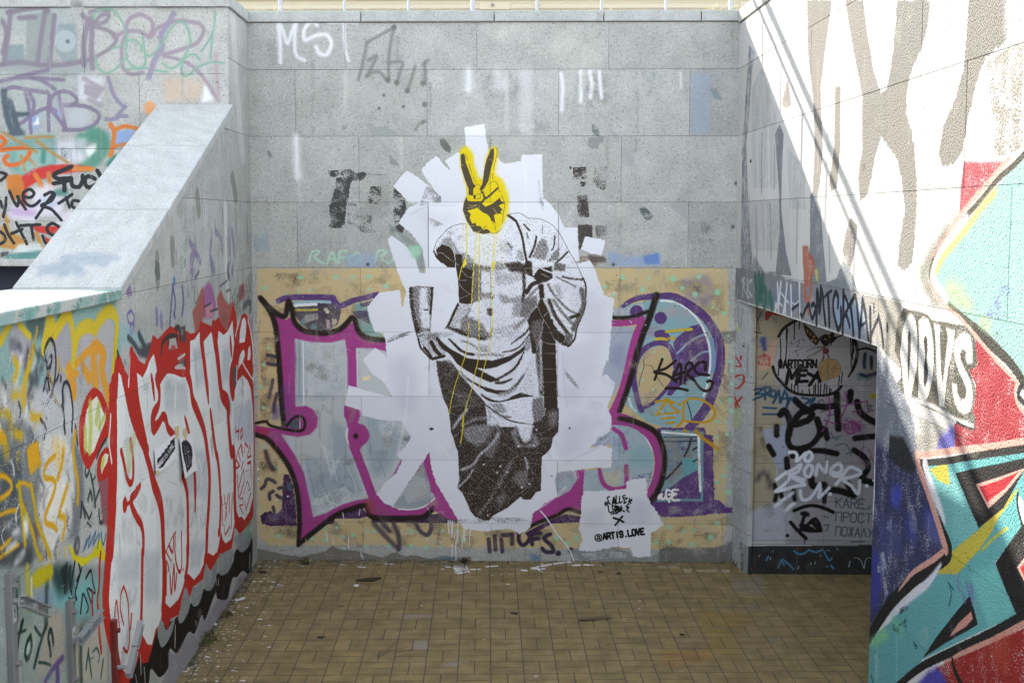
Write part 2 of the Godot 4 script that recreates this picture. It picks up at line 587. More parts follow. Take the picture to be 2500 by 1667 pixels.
	stroke("b4dcc6", 5.7, "273,571 268,558 291,545 295,564 280,572", 2, 0, 0.85)
	stroke("b4dcc6", 5.7, "332,570 339,541 360,543 347,556 364,570", 2, 0, 0.85)
	stroke("b4dcc6", 5.7, "372,566 391,537 401,568", 2, 0, 0.85)
	stroke("b4dcc6", 5.7, "409,541 437,543 430,566 441,572", 2, 0, 0.85)
	fill("9fb3cf", "262,550 330,547 335,581 267,581", 8, 0, 0.7)
	fill("8aa6d4", "889,540 946,555 1018,545 1014,576 894,578", 6, 1, 0.65)
	fill("5f83c8", "975,553 1010,545 1015,572 979,572", 4, 0, 0.7)
	fill("8f7a6c", "819,553 865,555 863,578 826,578", 0, 2, 0.9)
	fill("5b5450", "842,550 883,555 886,568 847,570", 3, 0, 0.8)
	stroke("5a5f66", 8.4, "314,573", 1)
	stroke("5a5f66", 8.3, "904,573", 1)
	fill("cdba8e", "46,584 288,582 498,582 736,582 1177,582 1180,710 1180,835 1181,1000 1181,1146 1182,1210 1173,1269 689,1267 494,1265 348,1261 202,1261 65,1264 36,1240 39,1052 45,808", 0, 1, 1, 5)
	fill("8f8468", "77,597 211,587 221,616 115,630", 0, 4, 0.8)
	fill("8f8468", "50,784 88,794 82,857 53,876", 0, 4, 0.8)
	fill("8f8468", "307,597 374,597 354,621 311,616", 0, 4, 0.8)
	fill("8f8468", "40,1057 83,1052 88,1091 39,1096", 0, 4, 0.8)
	fill("544a35", "55,750 89,750 81,905 47,935", 0, 4, 0.55)
	fill("544a35", "92,592 144,597 134,630 96,621", 0, 4, 0.55)
	fill("544a35", "48,876 77,876 71,954 49,954", 0, 4, 0.55)
	fill("6f6651", "1025,615 1091,608 1087,644 1035,649", 0, 4, 0.6)
	fill("6f6651", "1111,653 1167,639 1173,691 1121,701", 0, 4, 0.6)
	fill("6f6651", "1170,835 1192,835 1191,932 1174,932", 0, 4, 0.6)
	fill("6f6651", "1158,975 1194,980 1193,1048 1164,1029", 0, 4, 0.6)
	fill("8c84a0", "1063,610 1129,596 1153,634 1135,677 1087,663 1068,639", 10, 0, 0.55)
	fill("5a5054", "1086,620 1110,615 1115,644 1092,644", 8, 0, 0.6)
	fill("7a7a76", "1159,734 1202,732 1202,758 1169,763", 4, 2, 0.8)
	fill("a59a7e", "882,613 916,606 958,620 949,639 892,639", 0, 5, 0.8)
	fill("8d8366", "42,1195 86,1186 76,1212 46,1210", 0, 4, 0.75, 4)
	fill("a99a78", "242,675 300,666 301,700 247,689", 0, 5, 0.75, 4)
	fill("6f6a5c", "429,1200 503,1191 514,1234 433,1215", 0, 4, 0.75, 4)
	fill("b9a87e", "622,620 666,611 674,642 627,634", 0, 5, 0.75, 4)
	fill("8d8366", "814,1206 874,1196 892,1236 819,1220", 0, 4, 0.75, 4)
	fill("a99a78", "1000,675 1074,666 1046,694 1005,689", 0, 5, 0.75, 4)
	fill("6f6a5c", "82,1216 129,1207 153,1244 86,1231", 0, 4, 0.75, 4)
	fill("b9a87e", "282,621 343,612 321,656 287,635", 0, 5, 0.75, 4)
	fill("8d8366", "468,1221 545,1212 533,1246 473,1236", 0, 4, 0.75, 4)
	fill("a99a78", "661,676 708,667 750,709 666,690", 0, 5, 0.75, 4)
	fill("6f6a5c", "854,1226 917,1217 912,1248 859,1241", 0, 4, 0.75, 4)
	fill("b9a87e", "1039,621 1115,613 1121,651 1043,636", 0, 5, 0.75, 4)
	fill("8d8366", "121,1236 171,1227 173,1256 126,1251", 0, 4, 0.75, 4)
	fill("a99a78", "321,678 385,669 397,704 325,692", 0, 5, 0.75, 4)
	fill("6f6a5c", "508,1242 588,1232 553,1278 513,1256", 0, 4, 0.75, 4)
	fill("b9a87e", "700,623 750,614 769,646 705,637", 0, 5, 0.75, 4)
	fill("8d8366", "894,1247 959,1238 932,1280 898,1262", 0, 4, 0.75, 4)
	fill("a99a78", "1078,678 1157,669 1141,698 1083,692", 0, 5, 0.75, 4)
	fill("6f6a5c", "162,1198 215,1188 251,1227 166,1212", 0, 4, 0.75, 4)
	fill("b9a87e", "361,624 427,615 416,642 365,638", 0, 5, 0.75, 4)
	fill("8d8366", "548,1203 631,1194 631,1230 553,1218", 0, 4, 0.75, 4)
	fill("a99a78", "739,679 792,670 789,713 744,693", 0, 5, 0.75, 4)
	fill("6f6a5c", "933,1208 1001,1199 1009,1232 938,1223", 0, 4, 0.75, 4)
	fill("b9a87e", "1116,624 1198,616 1159,656 1121,638", 0, 5, 0.75, 4)
	fill("8d8366", "202,1218 257,1209 271,1239 206,1233", 0, 4, 0.75, 4)
	fill("a99a78", "399,680 469,672 435,709 404,695", 0, 5, 0.75, 4)
	fill("6f6a5c", "588,1223 673,1214 650,1241 593,1238", 0, 4, 0.75, 4)
	fill("b9a87e", "778,625 834,617 865,651 783,640", 0, 5, 0.75, 4)
	fill("8d8366", "973,1229 1044,1219 1028,1263 978,1243", 0, 4, 0.75, 4)
	fill("a99a78", "58,682 144,673 138,705 62,696", 0, 5, 0.75, 4)
	fill("6f6a5c", "241,1239 300,1230 290,1271 246,1254", 0, 4, 0.75, 4)
	fill("b9a87e", "439,627 511,618 512,647 444,641", 0, 5, 0.75, 4)
	fill("8d8366", "628,1244 672,1235 669,1273 633,1259", 0, 4, 0.75, 4)
	fill("a99a78", "818,682 876,673 884,699 822,696", 0, 5, 0.75, 4)
	fill("6f6a5c", "1013,1249 1087,1240 1048,1275 1018,1264", 0, 4, 0.75, 4)
	fill("b9a87e", "98,628 144,619 158,661 103,642", 0, 5, 0.75, 4)
	fill("8d8366", "282,1200 343,1191 368,1223 286,1215", 0, 4, 0.75, 4)
	fill("a99a78", "478,683 553,674 531,714 482,697", 0, 5, 0.75, 4)
	fill("6f6a5c", "668,1205 715,1196 747,1225 672,1220", 0, 4, 0.75, 4)
	fill("b9a87e", "856,628 918,620 903,656 861,643", 0, 5, 0.75, 4)
	fill("8d8366", "1052,1211 1129,1201 1124,1227 1057,1225", 0, 4, 0.75, 4)
	fill("a99a78", "137,684 185,676 176,709 141,699", 0, 5, 0.75, 4)
	fill("6f6a5c", "321,1221 386,1211 387,1255 326,1235", 0, 4, 0.75, 4)
	fill("b9a87e", "517,630 595,621 607,651 522,644", 0, 5, 0.75, 4)
	fill("8d8366", "707,1226 758,1217 767,1257 712,1241", 0, 4, 0.75, 4)
	fill("a99a78", "896,684 960,676 979,703 901,699", 0, 5, 0.75, 4)
	fill("6f6a5c", "1092,1231 1172,1222 1144,1259 1097,1246", 0, 4, 0.75, 4)
	fill("b9a87e", "177,631 228,622 253,666 181,645", 0, 5, 0.75, 4)
	fill("8d8366", "361,1241 428,1232 407,1266 366,1256", 0, 4, 0.75, 4)
	fill("a99a78", "556,686 637,677 626,718 561,700", 0, 5, 0.75, 4)
	fill("6f6a5c", "747,1246 800,1237 786,1269 752,1261", 0, 4, 0.75, 4)
	fill("b9a87e", "934,631 1001,622 998,660 939,645", 0, 5, 0.75, 4)
	fill("8d8366", "1131,1192 1213,1183 1221,1211 1136,1207", 0, 4, 0.75, 4)
	fill("a99a78", "215,687 270,679 272,714 220,702", 0, 5, 0.75, 4)
	fill("6f6a5c", "401,1202 471,1193 485,1238 406,1217", 0, 4, 0.75, 4)
	fill("b9a87e", "595,632 679,624 645,656 600,647", 0, 5, 0.75, 4)
	fill("8d8366", "787,1208 843,1199 863,1240 792,1223", 0, 4, 0.75, 4)
	fill("a99a78", "974,687 1044,679 1017,708 979,702", 0, 5, 0.75, 4)
	fill("6f6a5c", "54,1218 141,1209 124,1248 59,1233", 0, 4, 0.75, 4)
	fill("b9a87e", "255,634 312,625 292,652 260,648", 0, 5, 0.75, 4)
	stroke("9fd3b4", 11.5, "151,604", 2)
	stroke("9fd3b4", 11.5, "236,604", 2)
	stroke("9fd3b4", 11.5, "316,602", 2)
	stroke("9fd3b4", 11.5, "358,625", 2)
	stroke("9fd3b4", 11.6, "50,870", 2)
	stroke("9fd3b4", 11.8, "85,1239", 2)
	stroke("9fd3b4", 11.8, "170,1244", 2)
	stroke("9fd3b4", 11.8, "271,1235", 2)
	stroke("9fd3b4", 9.4, "231,1217", 2)
	stroke("9fd3b4", 11.8, "200,1217", 2)
	stroke("9fd3b4", 11.8, "412,1226", 2)
	stroke("9fd3b4", 11.8, "450,1266", 2)
	stroke("9fd3b4", 10.6, "202,1249", 2)
	stroke("9fd3b4", 11.8, "414,1262", 2)
	stroke("9fd3b4", 10.6, "358,1261", 2)
	stroke("9fd3b4", 9.3, "56,921", 2)
	stroke("9fd3b4", 9.3, "58,816", 2)
	stroke("9fd3b4", 11.5, "63,630", 2)
	stroke("9fd3b4", 10.6, "82,1069", 2)
	stroke("9fd3b4", 8.0, "146,638", 2)
	stroke("9fd3b4", 8.0, "316,633", 2)
	stroke("9fd3b4", 9.2, "277,603", 2)
	stroke("9fd3b4", 9.4, "246,1240", 2)
	stroke("9fd3b4", 9.5, "246,1270", 2)
	stroke("9fd3b4", 9.4, "305,1224", 2)
	stroke("9fd3b4", 9.4, "324,1227", 2)
	stroke("9fd3b4", 8.2, "434,1228", 2)
	stroke("9fd3b4", 9.4, "487,1264", 2)
	stroke("9fd3b4", 7.1, "302,1263", 2)
	stroke("9fd3b4", 8.1, "71,776", 2)
	stroke("9fd3b4", 9.4, "53,1019", 2)
	stroke("9fd3b4", 6.9, "117,647", 2)
	stroke("9fd3b4", 6.9, "172,635", 2)
	stroke("9fd3b4", 5.7, "178,604", 2)
	stroke("9fd3b4", 6.9, "287,666", 2)
	stroke("9fd3b4", 8.2, "490,1224", 2)
	stroke("9fd3b4", 8.2, "524,1223", 2)
	stroke("9fd3b4", 9.4, "543,1247", 2)
	stroke("9fd3b4", 12.3, "926,603", 2)
	stroke("9fd3b4", 8.6, "989,605", 2)
	stroke("9fd3b4", 14.8, "1047,607", 2)
	stroke("9fd3b4", 11.1, "1108,602", 2)
	stroke("9fd3b4", 12.4, "974,633", 2)
	stroke("9fd3b4", 9.9, "1069,629", 2)
	stroke("9fd3b4", 13.6, "1100,644", 2)
	stroke("9fd3b4", 14.8, "1153,639", 2)
	stroke("9fd3b4", 7.4, "1181,665", 2)
	stroke("9fd3b4", 7.4, "1143,675", 2)
	stroke("9fd3b4", 11.1, "1169,690", 2)
	stroke("9fd3b4", 9.9, "883,626", 2)
	stroke("9fd3b4", 9.9, "906,646", 2)
	stroke("9fd3b4", 10.0, "1187,806", 2)
	stroke("9fd3b4", 8.7, "1190,828", 2)
	stroke("9fd3b4", 10.0, "1191,861", 2)
	stroke("9fd3b4", 12.5, "1186,900", 2)
	stroke("9fd3b4", 11.3, "1191,926", 2)
	stroke("9fd3b4", 8.7, "1167,903", 2)
	stroke("9fd3b4", 10.0, "1158,952", 2)
	stroke("9fd3b4", 7.5, "1178,952", 2)
	stroke("9fd3b4", 10.0, "1181,983", 2)
	stroke("9fd3b4", 8.8, "1157,990", 2)
	stroke("9fd3b4", 11.3, "1186,1064", 2)
	stroke("9fd3b4", 11.3, "1174,1085", 2)
	stroke("9fd3b4", 11.4, "1159,1101", 2)
	stroke("9fd3b4", 15.2, "1186,1126", 2)
	stroke("9fd3b4", 11.4, "1161,1203", 2)
	stroke("9fd3b4", 10.2, "1044,1213", 2)
	stroke("9fd3b4", 10.2, "1106,1219", 2)
	stroke("9fd3b4", 7.6, "1128,1206", 2)
	stroke("9fd3b4", 8.9, "1080,1223", 2)
	stroke("9fd3b4", 14.0, "1146,1237", 2)
	stroke("9fd3b4", 12.7, "1100,1256", 2)
	stroke("9fd3b4", 11.4, "1014,1251", 2)
	stroke("9fd3b4", 10.2, "1044,1250", 2)
	stroke("9fd3b4", 12.7, "769,1241", 2)
	stroke("9fd3b4", 12.7, "796,1256", 2)
	stroke("9fd3b4", 12.7, "818,1241", 2)
	stroke("9fd3b4", 6.2, "1181,744", 2)
	fill("59535c", "132,666 237,666 248,686 240,718 213,734 172,732 152,718 136,696", 0, 1)
	stroke("5f427c", 14.1, "97,661 114,654 146,652 191,652 229,653", 0, 1)
	stroke("5f427c", 14.2, "229,657 242,674", 0, 1)
	stroke("5f427c", 14.0, "248,673 275,661 312,652 337,645", 0, 1)
	fill("7fa6a8", "280,670 312,666 337,657 354,736 313,750 290,723", 0, 2)
	fill("5b5568", "273,686 311,684 318,718 286,702", 0, 1)
	fill("5b5568", "291,668 321,661 334,668 300,676", 0, 1)
	fill("7fa8a8", "291,716 320,716 327,736 297,734", 0, 2)
	fill("8db3a6", "311,741 343,738 349,748 320,750")
	stroke("9cc0c8", 7.7, "137,665 178,663 221,664")
	stroke("e8ecee", 6.4, "134,672 166,670 200,668")
	stroke("c9b64c", 5.0, "139,683 164,683 191,682", 0, 1)
	fill("a9a6a4", "163,695 191,691 193,705 172,711 154,718 149,714", 0, 2)
	fill("6f8f98", "147,709 163,702 158,721 149,721", 3)
	stroke("6d8f92", 15.5, "181,724", 3)
	fill("c0a3a6", "211,706 220,707 219,727 213,727", 0, 1)
	fill("c8b597", "225,704 238,706 236,718 227,720", 0, 1)
	fill("4d4550", "191,666 218,668 218,695 204,705 193,693", 0, 1)
	stroke("c7c7b4", 10.0, "211,681", 0, 2)
	stroke("c7c7b4", 10.0, "215,687", 0, 2)
	stroke("544a55", 8.3, "67,793 76,793 87,796", 0, 0, 1, 1)
	stroke("544a55", 8.3, "67,813 77,815 87,816", 0, 0, 1, 1)
	stroke("544a55", 8.2, "80,853 75,874 69,896", 0, 0, 1, 1)
	fill("6f6aa6", "75,916 89,909 93,925 91,948 79,953", 8, 0, 0.8)
	stroke("4f4350", 7.8, "89,886 82,913 80,932", 3)
	fill("4a2d55", "42,1190 52,1181 64,1177 84,1183 94,1176 102,1085 115,1087 125,1117 131,1176 132,1213 65,1214 47,1207", 0, 1, 1, 3)
	fill("79708a", "60,1181 119,1183 121,1204 61,1202", 0, 4)
	fill("57707a", "109,1104 120,1110 122,1129 111,1125", 3, 0, 0.8)
	stroke("4d4350", 8.3, "47,1121 56,1111 59,1100 67,1097 81,1106", 1)
	stroke("4d4350", 8.3, "67,1147 66,1134 76,1127", 1)
	stroke("4d4350", 8.4, "89,1120 97,1118 103,1121", 1)
	stroke("4d4350", 8.5, "84,1137 90,1142 98,1144", 1)
	stroke("4d4350", 8.4, "75,1167 77,1176", 1)
	stroke("473b46", 11.6, "59,1029 66,1055 76,1073", 4, 0, 0.8)
	fill("3f3430", "45,1053 87,1052 86,1080 45,1080", 0, 4, 0.6)
	fill("4a2d55", "207,1176 294,1168 308,1189 285,1195 227,1195 222,1208 188,1211", 0, 1)
	fill("4c3a52", "315,1187 529,1181 529,1205 317,1204", 0, 1)
	stroke("57505a", 12.2, "322,1206 349,1237 381,1269", 4, 0, 0.8)
	stroke("57505a", 10.7, "370,1205 383,1241 382,1271", 2, 0, 0.9)
	stroke("57505a", 10.8, "344,1208 360,1225", 2, 0, 0.9)
	stroke("57505a", 10.2, "424,1205 437,1227 454,1234 463,1217 460,1194", 2, 0, 0.95)
	stroke("3f3446", 10.0, "706,1230 710,1257", 1)
	stroke("3f3446", 10.2, "708,1230 731,1229", 1)
	stroke("3f3446", 10.2, "710,1243 726,1242", 1)
	stroke("3f3446", 10.0, "678,1226 677,1246 687,1259 701,1248 706,1228", 1)
	stroke("3f3446", 10.1, "754,1231 739,1241 758,1261 761,1275 743,1275 735,1267", 1)
	stroke("3f3446", 10.0, "661,1232 661,1256", 1, 0, 0.8)
	stroke("3f3446", 10.2, "661,1233 638,1234", 1, 0, 0.8)
	stroke("3f3446", 10.0, "603,1244 606,1275", 1, 0, 0.8)
	stroke("3f3446", 10.0, "618,1236 620,1271", 1, 0, 0.8)
	stroke("3f3446", 10.0, "634,1244 637,1275", 1, 0, 0.8)
	stroke("3a3340", 14.0, "774,1279", 2)
	stroke("3a3340", 13.9, "805,1271", 2)
	fill("8db4be", "930,672 979,663 1011,651 1056,656 1101,685 1131,721 1150,771 1146,830 1131,888 1100,945 1037,968 991,955 936,913 949,831 980,740 989,712 903,701 905,679", 0, 1)
	fill("a9a6b2", "1034,672 1079,674 1099,706 1068,717 1029,694", 0, 5)
	fill("9d9aaa", "989,717 1023,712 1012,744 985,753", 0, 5)
	fill("b9bcc6", "905,679 975,667 980,692 908,697", 0, 2)
	fill("5f427c", "1048,762 1057,749 1090,721 1112,716 1131,739 1139,785 1133,837 1097,847 1065,867 1045,890 1034,888 1047,854 1060,799", 0, 1)
	stroke("5f427c", 21.5, "927,673,0.5 955,656,0.6 1000,649,0.7 1045,649,0.8 1076,664 1117,692 1145,728 1160,767,1.1 1161,819,1.1 1149,872,1.1 1132,915,1.1 1107,950 1087,968,0.8", 0, 1)
	fill("c2ae86", "961,838 965,815 974,797 990,781 1005,772 1026,768 1042,783 1050,806 1049,831 1044,854 1027,879 1009,897 976,919 969,895")
	fill("a79e88", "982,883 1013,876 1009,895 982,911", 0, 5, 0.8)
	fill("a79e88", "972,785 999,774 1003,790 976,808", 0, 5)
	stroke("5f427c", 12.7, "954,863 956,826 967,792 985,772 1005,762 1026,762 1043,775 1052,799 1056,822", 0, 1)
	stroke("5f427c", 13.6, "954,845 959,877 966,906 974,925")
	stroke("5f427c", 8.2, "972,922 1002,907 1027,881 1047,854 1052,831")
	stroke("9fd3b4", 6.8, "1003,783", 1)
	stroke("9fd3b4", 6.8, "1025,796", 1)
	stroke("9fd3b4", 5.5, "972,828", 1)
	stroke("9fd3b4", 6.8, "977,852", 1)
	stroke("9fd3b4", 6.8, "1002,874", 1)
	stroke("9fd3b4", 4.8, "980,902", 1)
	stroke("5f427c", 29.8, "1018,701")
	stroke("5f427c", 31.6, "960,686")
	stroke("5f427c", 18.1, "1012,740 1025,739 1034,751")
	stroke("8fa3c0", 5.0, "1059,786 1086,760 1109,746 1123,741", 0, 1)
	stroke("8fa3c0", 5.0, "1089,808 1109,790 1127,782 1143,784", 0, 1)
	stroke("7fa0c4", 11.3, "1140,753 1145,785 1146,812 1143,830", 0, 1)
	stroke("cfe0ea", 5.9, "943,895 948,913 959,927")
	stroke("eceef0", 5.4, "1018,660,0.9 1033,660,0.9 1063,668,0.6 1090,687,0.9 1111,710,0.9 1124,735 1134,762 1138,789 1138,819,0.9 1135,846,0.7", 0, 1)
	stroke("eceef0", 4.5, "1132,862 1128,876 1123,890")
	stroke("cdb83f", 6.8, "1031,734 1057,731 1093,728", 0, 1)
	stroke("cdb83f", 6.8, "1007,752 1021,751 1036,753", 0, 1)
	stroke("cdb83f", 6.8, "1039,750 1052,750", 0, 1)
	stroke("3f3a3e", 2.0, "977,801 979,819 971,845 967,867", 0, 0, 0.7)
	stroke("3f4348", 2.0, "981,815 997,817 1008,840 1027,867", 0, 0, 0.8)
	stroke("3f4a55", 3.2, "1083,901 1091,924 1097,950", 0, 0, 0.9)
	stroke("2a211c", 6.1, "1023,800 1015,822 1005,850")
	stroke("2a211c", 6.2, "1055,804 1031,823 1004,832 1033,838 1058,856")
	stroke("2a211c", 6.1, "1049,842 1057,826 1066,811 1069,835 1067,861")
	stroke("2a211c", 6.2, "1055,839 1076,832")
	stroke("2a211c", 6.1, "1078,860 1080,837 1080,816 1090,808 1096,819 1084,836 1101,853")
	stroke("2a211c", 6.1, "1126,827 1127,809 1113,808 1101,821 1108,835 1136,839")
	stroke("2a211c", 6.1, "1095,843 1106,860 1120,875 1133,877 1144,867 1143,854 1132,854")
	stroke("2a211c", 6.2, "1032,871 1061,871 1085,876")
	stroke("2a211c", 6.2, "1069,835 1063,847 1049,850")
	fill("5f427c", "1013,968 1127,967 1129,984 1147,986 1150,1067 1154,1144 1167,1148 1181,1161 1198,1163 1198,1176 1149,1180 1097,1187 1005,1188 998,1156 1011,1079", 0, 1, 1, 3)
	fill("7fa3ad", "1021,972 1112,975 1116,1070 1091,1079 1050,1112 1023,1126 1029,1033", 0, 2)
	fill("8b8a8c", "1033,991 1112,993 1093,1061 1043,1107 1038,1033", 0, 5)
	fill("6aa9b4", "1074,1042 1113,1044 1114,1070 1077,1090", 0, 1)
	fill("6f98a8", "1115,977 1125,977 1126,1149 1012,1150 1017,1143 1119,1142", 0, 1)
	stroke("3f5568", 2.8, "1029,990 1110,990")
	stroke("34465a", 2.8, "1029,1001 1112,1000")
	stroke("34343a", 4.6, "1095,994 1088,1019 1079,1037", 1)
	stroke("34343a", 4.6, "1072,1053 1056,1072 1036,1093", 1)
	stroke("2d3540", 4.2, "1100,1021 1113,1013")
	stroke("2d3540", 4.2, "1101,1050 1111,1045")
	stroke("eef0f2", 5.1, "1025,978 1060,981 1111,985")
	stroke("eef0f2", 5.9, "1113,984 1115,1051 1119,1123")
	fill("a398ac", "1080,1095 1111,1093 1107,1125 1085,1130", 0, 4)
	fill("a398ac", "1125,1086 1143,1093 1149,1144 1128,1149", 0, 4)
	fill("a398ac", "1016,1161 1149,1155 1149,1174 1017,1179", 0, 4, 0.7)
	stroke("f0f0f2", 5.0, "1017,1142 1019,1132 1022,1141")
	stroke("f0f0f2", 5.1, "1025,1130 1025,1141 1031,1143 1035,1134")
	stroke("f0f0f2", 5.1, "1046,1123 1038,1120 1035,1135 1041,1144 1049,1138 1048,1131 1042,1132")
	stroke("f0f0f2", 5.1, "1065,1120 1052,1120 1051,1128 1061,1130 1050,1136 1053,1145 1068,1145")
	stroke("f0f0f2", 5.0, "1043,1144 1043,1150")
	stroke("c79a24", 6.0, "1009,904 1023,902 1036,897")
	stroke("c79a24", 5.9, "1036,897 1025,915 1009,936")
	stroke("c79a24", 6.0, "1009,936 1032,933 1064,930")
	stroke("c79a24", 5.9, "1036,897 1050,907")
	stroke("c79a24", 6.0, "1025,945 1054,942")
	stroke("c79a24", 6.0, "1035,957 1053,954")
	stroke("c79a24", 5.9, "1076,908 1075,929 1074,949 1062,964")
	stroke("c79a24", 5.9, "1074,906 1093,896 1115,898 1136,909 1151,927 1146,945 1128,954 1103,953 1078,950")
	stroke("c79a24", 5.9, "1036,899 1050,918 1066,929")
	stroke("c79a24", 7.8, "1065,910")
	stroke("c79a24", 7.8, "1009,904")
	stroke("c79a24", 7.8, "1051,905")
	stroke("c79a24", 7.8, "1076,905")
	stroke("c79a24", 7.7, "1106,974 1124,993 1144,1007", 3)
	stroke("c79a24", 7.8, "1144,1007 1160,1020", 3)
	stroke("c79a24", 10.1, "1080,975")
	stroke("b9b55a", 10.1, "1162,1026", 6, 0, 0.8)
	fill("a8458e", "79,693 95,700 114,708 124,701 133,712 147,731 176,742 209,743 243,736 267,719 279,711 286,736 305,754 334,760 363,762 362,788 305,793 510,1176 524,1188 495,1179 473,1170 446,1188 422,1193 349,1194 320,1189 302,1168 279,1165 242,1178 213,1194 178,1219 153,1240 140,1249 139,1205 138,1140 126,1096 108,1057 84,1018 55,996 31,987 32,965 61,969 85,973 107,961 104,905 101,837 96,770 87,726")
	stroke("2b2320", 13.1, "52,653,0.9 66,671 80,694 89,726 93,770 97,837 100,905 105,961", 2)
	stroke("2b2320", 12.5, "54,655 80,683 104,698 114,694 120,661,0.9 128,678 135,712 154,731 180,738 214,738 243,730 262,714 275,701 283,712 289,733 305,748 329,754 363,755", 2)
	stroke("2b2320", 6.3, "32,960 61,955 70,964 104,973 138,978 154,972 156,954 148,943 138,942 125,949 112,966", 1)
	fill("55606a", "116,966 129,951 142,949 147,971 128,974")
	stroke("dfe3e6", 2.4, "144,949 144,971")
	stroke("2b2320", 12.2, "34,987 60,996 84,1020 110,1057 127,1096 136,1140 139,1200 135,1262,0.7", 2)
	stroke("2b2320", 12.3, "135,1262,0.6 153,1245 188,1217 227,1187 262,1172 302,1162 313,1187 349,1193 422,1192 446,1188 471,1168 495,1179 524,1191", 2)
	stroke("6b4a3c", 3.9, "55,994 79,1023 103,1057", 3, 0, 0.5)
	fill("c3cbd0", "135,753 175,761 223,762 257,754 262,798 262,866 261,919 257,949 260,968 258,1002 268,1027 282,1056 296,1100 315,1144 281,1149 242,1161 208,1180 173,1192 164,1140 152,1081 130,1037 98,987 138,993 169,987 186,968 188,944 175,924 158,916 134,919 134,857 137,799", 2)
	fill("c3cbd0", "283,775 324,776 362,784 400,856 414,1002 374,1080 332,1136 320,1137 304,1081 287,1032 293,1018 310,1002 313,985 303,964 286,959 291,941 290,927 284,905 284,837", 2)
	fill("98a9b6", "137,760 156,760 153,905 135,915", 12, 0, 0.6)
	fill("98a9b6", "221,954 257,968 263,1027 296,1125 242,1145 215,1051", 12, 0, 0.6)
	fill("98a9b6", "156,1042 215,1051 262,1140 179,1185 160,1111", 12, 0, 0.6)
	fill("98a9b6", "303,934 371,953 394,1002 360,1076 326,1090 302,1032", 12, 0, 0.6)
	fill("6d7f8e", "156,1076 263,1066 296,1135 179,1180", 0, 4, 0.28)
	fill("6d7f8e", "302,1022 360,1031 325,1115 302,1066", 0, 4, 0.28)
	fill("6d7f8e", "141,770 257,769 255,905 159,905", 0, 4, 0.28)
	fill("e4eaec", "170,1140 253,1115 281,1145 183,1185", 0, 5, 0.5)
	fill("e4eaec", "196,1012 244,1042 219,1101", 0, 5, 0.5)
	fill("e4eaec", "327,934 380,953 351,1027", 0, 5, 0.5)
	stroke("e6eaec", 2.9, "154,760 154,837 154,915")
	stroke("eef0f2", 4.8, "260,973 257,993 264,1012,0.6", 1)
	stroke("7f909e", 2.0, "156,1047 170,1101 177,1145", 0, 0, 0.7)
	stroke("dfe6ea", 1.9, "220,993 224,1056 233,1101", 0, 0, 0.7)
	stroke("7f909e", 2.0, "190,1091 213,1140 228,1167", 0, 0, 0.7)
	stroke("dfe6ea", 2.0, "253,1056 272,1095 281,1135", 0, 0, 0.7)
	stroke("7f909e", 2.0, "178,1052 195,1081 199,1115", 0, 0, 0.7)
	stroke("dfe6ea", 1.9, "286,779 286,837 287,895", 0, 0, 0.7)
	stroke("7f909e", 2.0, "331,1041 345,1071 350,1090", 0, 0, 0.7)
	stroke("cfe3dd", 3.2, "171,1155 177,1159 181,1148", 1, 0, 0.8)
	stroke("cfe3dd", 3.2, "184,1145 185,1158 191,1158 193,1143", 1, 0, 0.8)
	stroke("cfe3dd", 3.2, "197,1144 198,1160", 1, 0, 0.8)
	stroke("cfe3dd", 3.3, "213,1133 205,1145 216,1155 227,1157", 1, 0, 0.8)
	stroke("a8458e", 27.2, "276,940")
	stroke("a8458e", 20.3, "262,922 262,939")
	stroke("a8458e", 50.6, "288,988")
	stroke("a8458e", 21.5, "271,997,0.9 276,1019 290,1056 304,1095 320,1140")
	stroke("30221f", 12.6, "280,990", 2)
	fill("a04a5a", "301,1145 325,1149 320,1184 305,1179", 8, 0, 0.8)
	fill("b03a52", "41,971 70,974 65,988 41,986", 5, 0, 0.7)
	fill("6f4a90", "96,866 125,866 122,954 105,949", 14, 0, 0.35)
	fill("b4bcc2", "364,1166 368,1162 447,1049 460,1095 462,1128 477,1136 467,1151 447,1163 419,1171 382,1170", 0, 1)
	fill("98a6b2", "368,1161 396,1133 405,1158 470,1137 460,1158 419,1170", 3, 0, 0.8)
	stroke("e9edf0", 2.8, "382,1171 419,1171 447,1163 474,1142")
	fill("c4cdd2", "389,1151 445,1081 454,1128 405,1156", 0, 4, 0.8)
	stroke("a8458e", 13.9, "447,1058,0.3 454,1077,0.6 468,1109,0.9 481,1142 506,1174 522,1191,0.9", 2)
	fill("a9b2c4", "895,723 953,723 950,744 936,808 927,849 907,888 877,854 892,772", 0, 1)
	fill("7f93ad", "935,733 953,726 944,785 931,831", 0, 4, 0.6)
	fill("8d97b4", "899,772 935,763 929,831 895,808", 12, 0, 0.6)
	stroke("a8458e", 15.0, "898,714 921,714 948,711 973,706")
	stroke("a8458e", 20.9, "975,701,0.5 964,733,0.9 953,767,0.9 945,804,0.9 936,845,0.9 926,884 912,920,1.1 900,939,1.1")
	stroke("2b2320", 13.6, "900,700,0.7 921,701,0.7 944,699,0.6 966,693,0.6 986,686,0.7", 2)
	stroke("2b2320", 14.1, "1007,646,1.1 1000,672,1.1 989,706,1.1 975,744 963,783 954,819 945,854,0.9 935,888,0.9 921,927,0.8", 2)
	stroke("a8458e", 15.0, "897,938 928,940 953,950 978,970", 0, 0, 1, 1)
	fill("a9bcc8", "900,960 937,955 960,964 983,985 1000,1022 1005,1061 1000,1100 986,1126 989,1140 833,1126 824,1075 874,1071 904,1064 903,1017 885,994 901,980", 0, 1)
	fill("8cb4bf", "969,1008 1001,1024 1004,1065 947,1061 947,1033", 10, 0, 0.6)
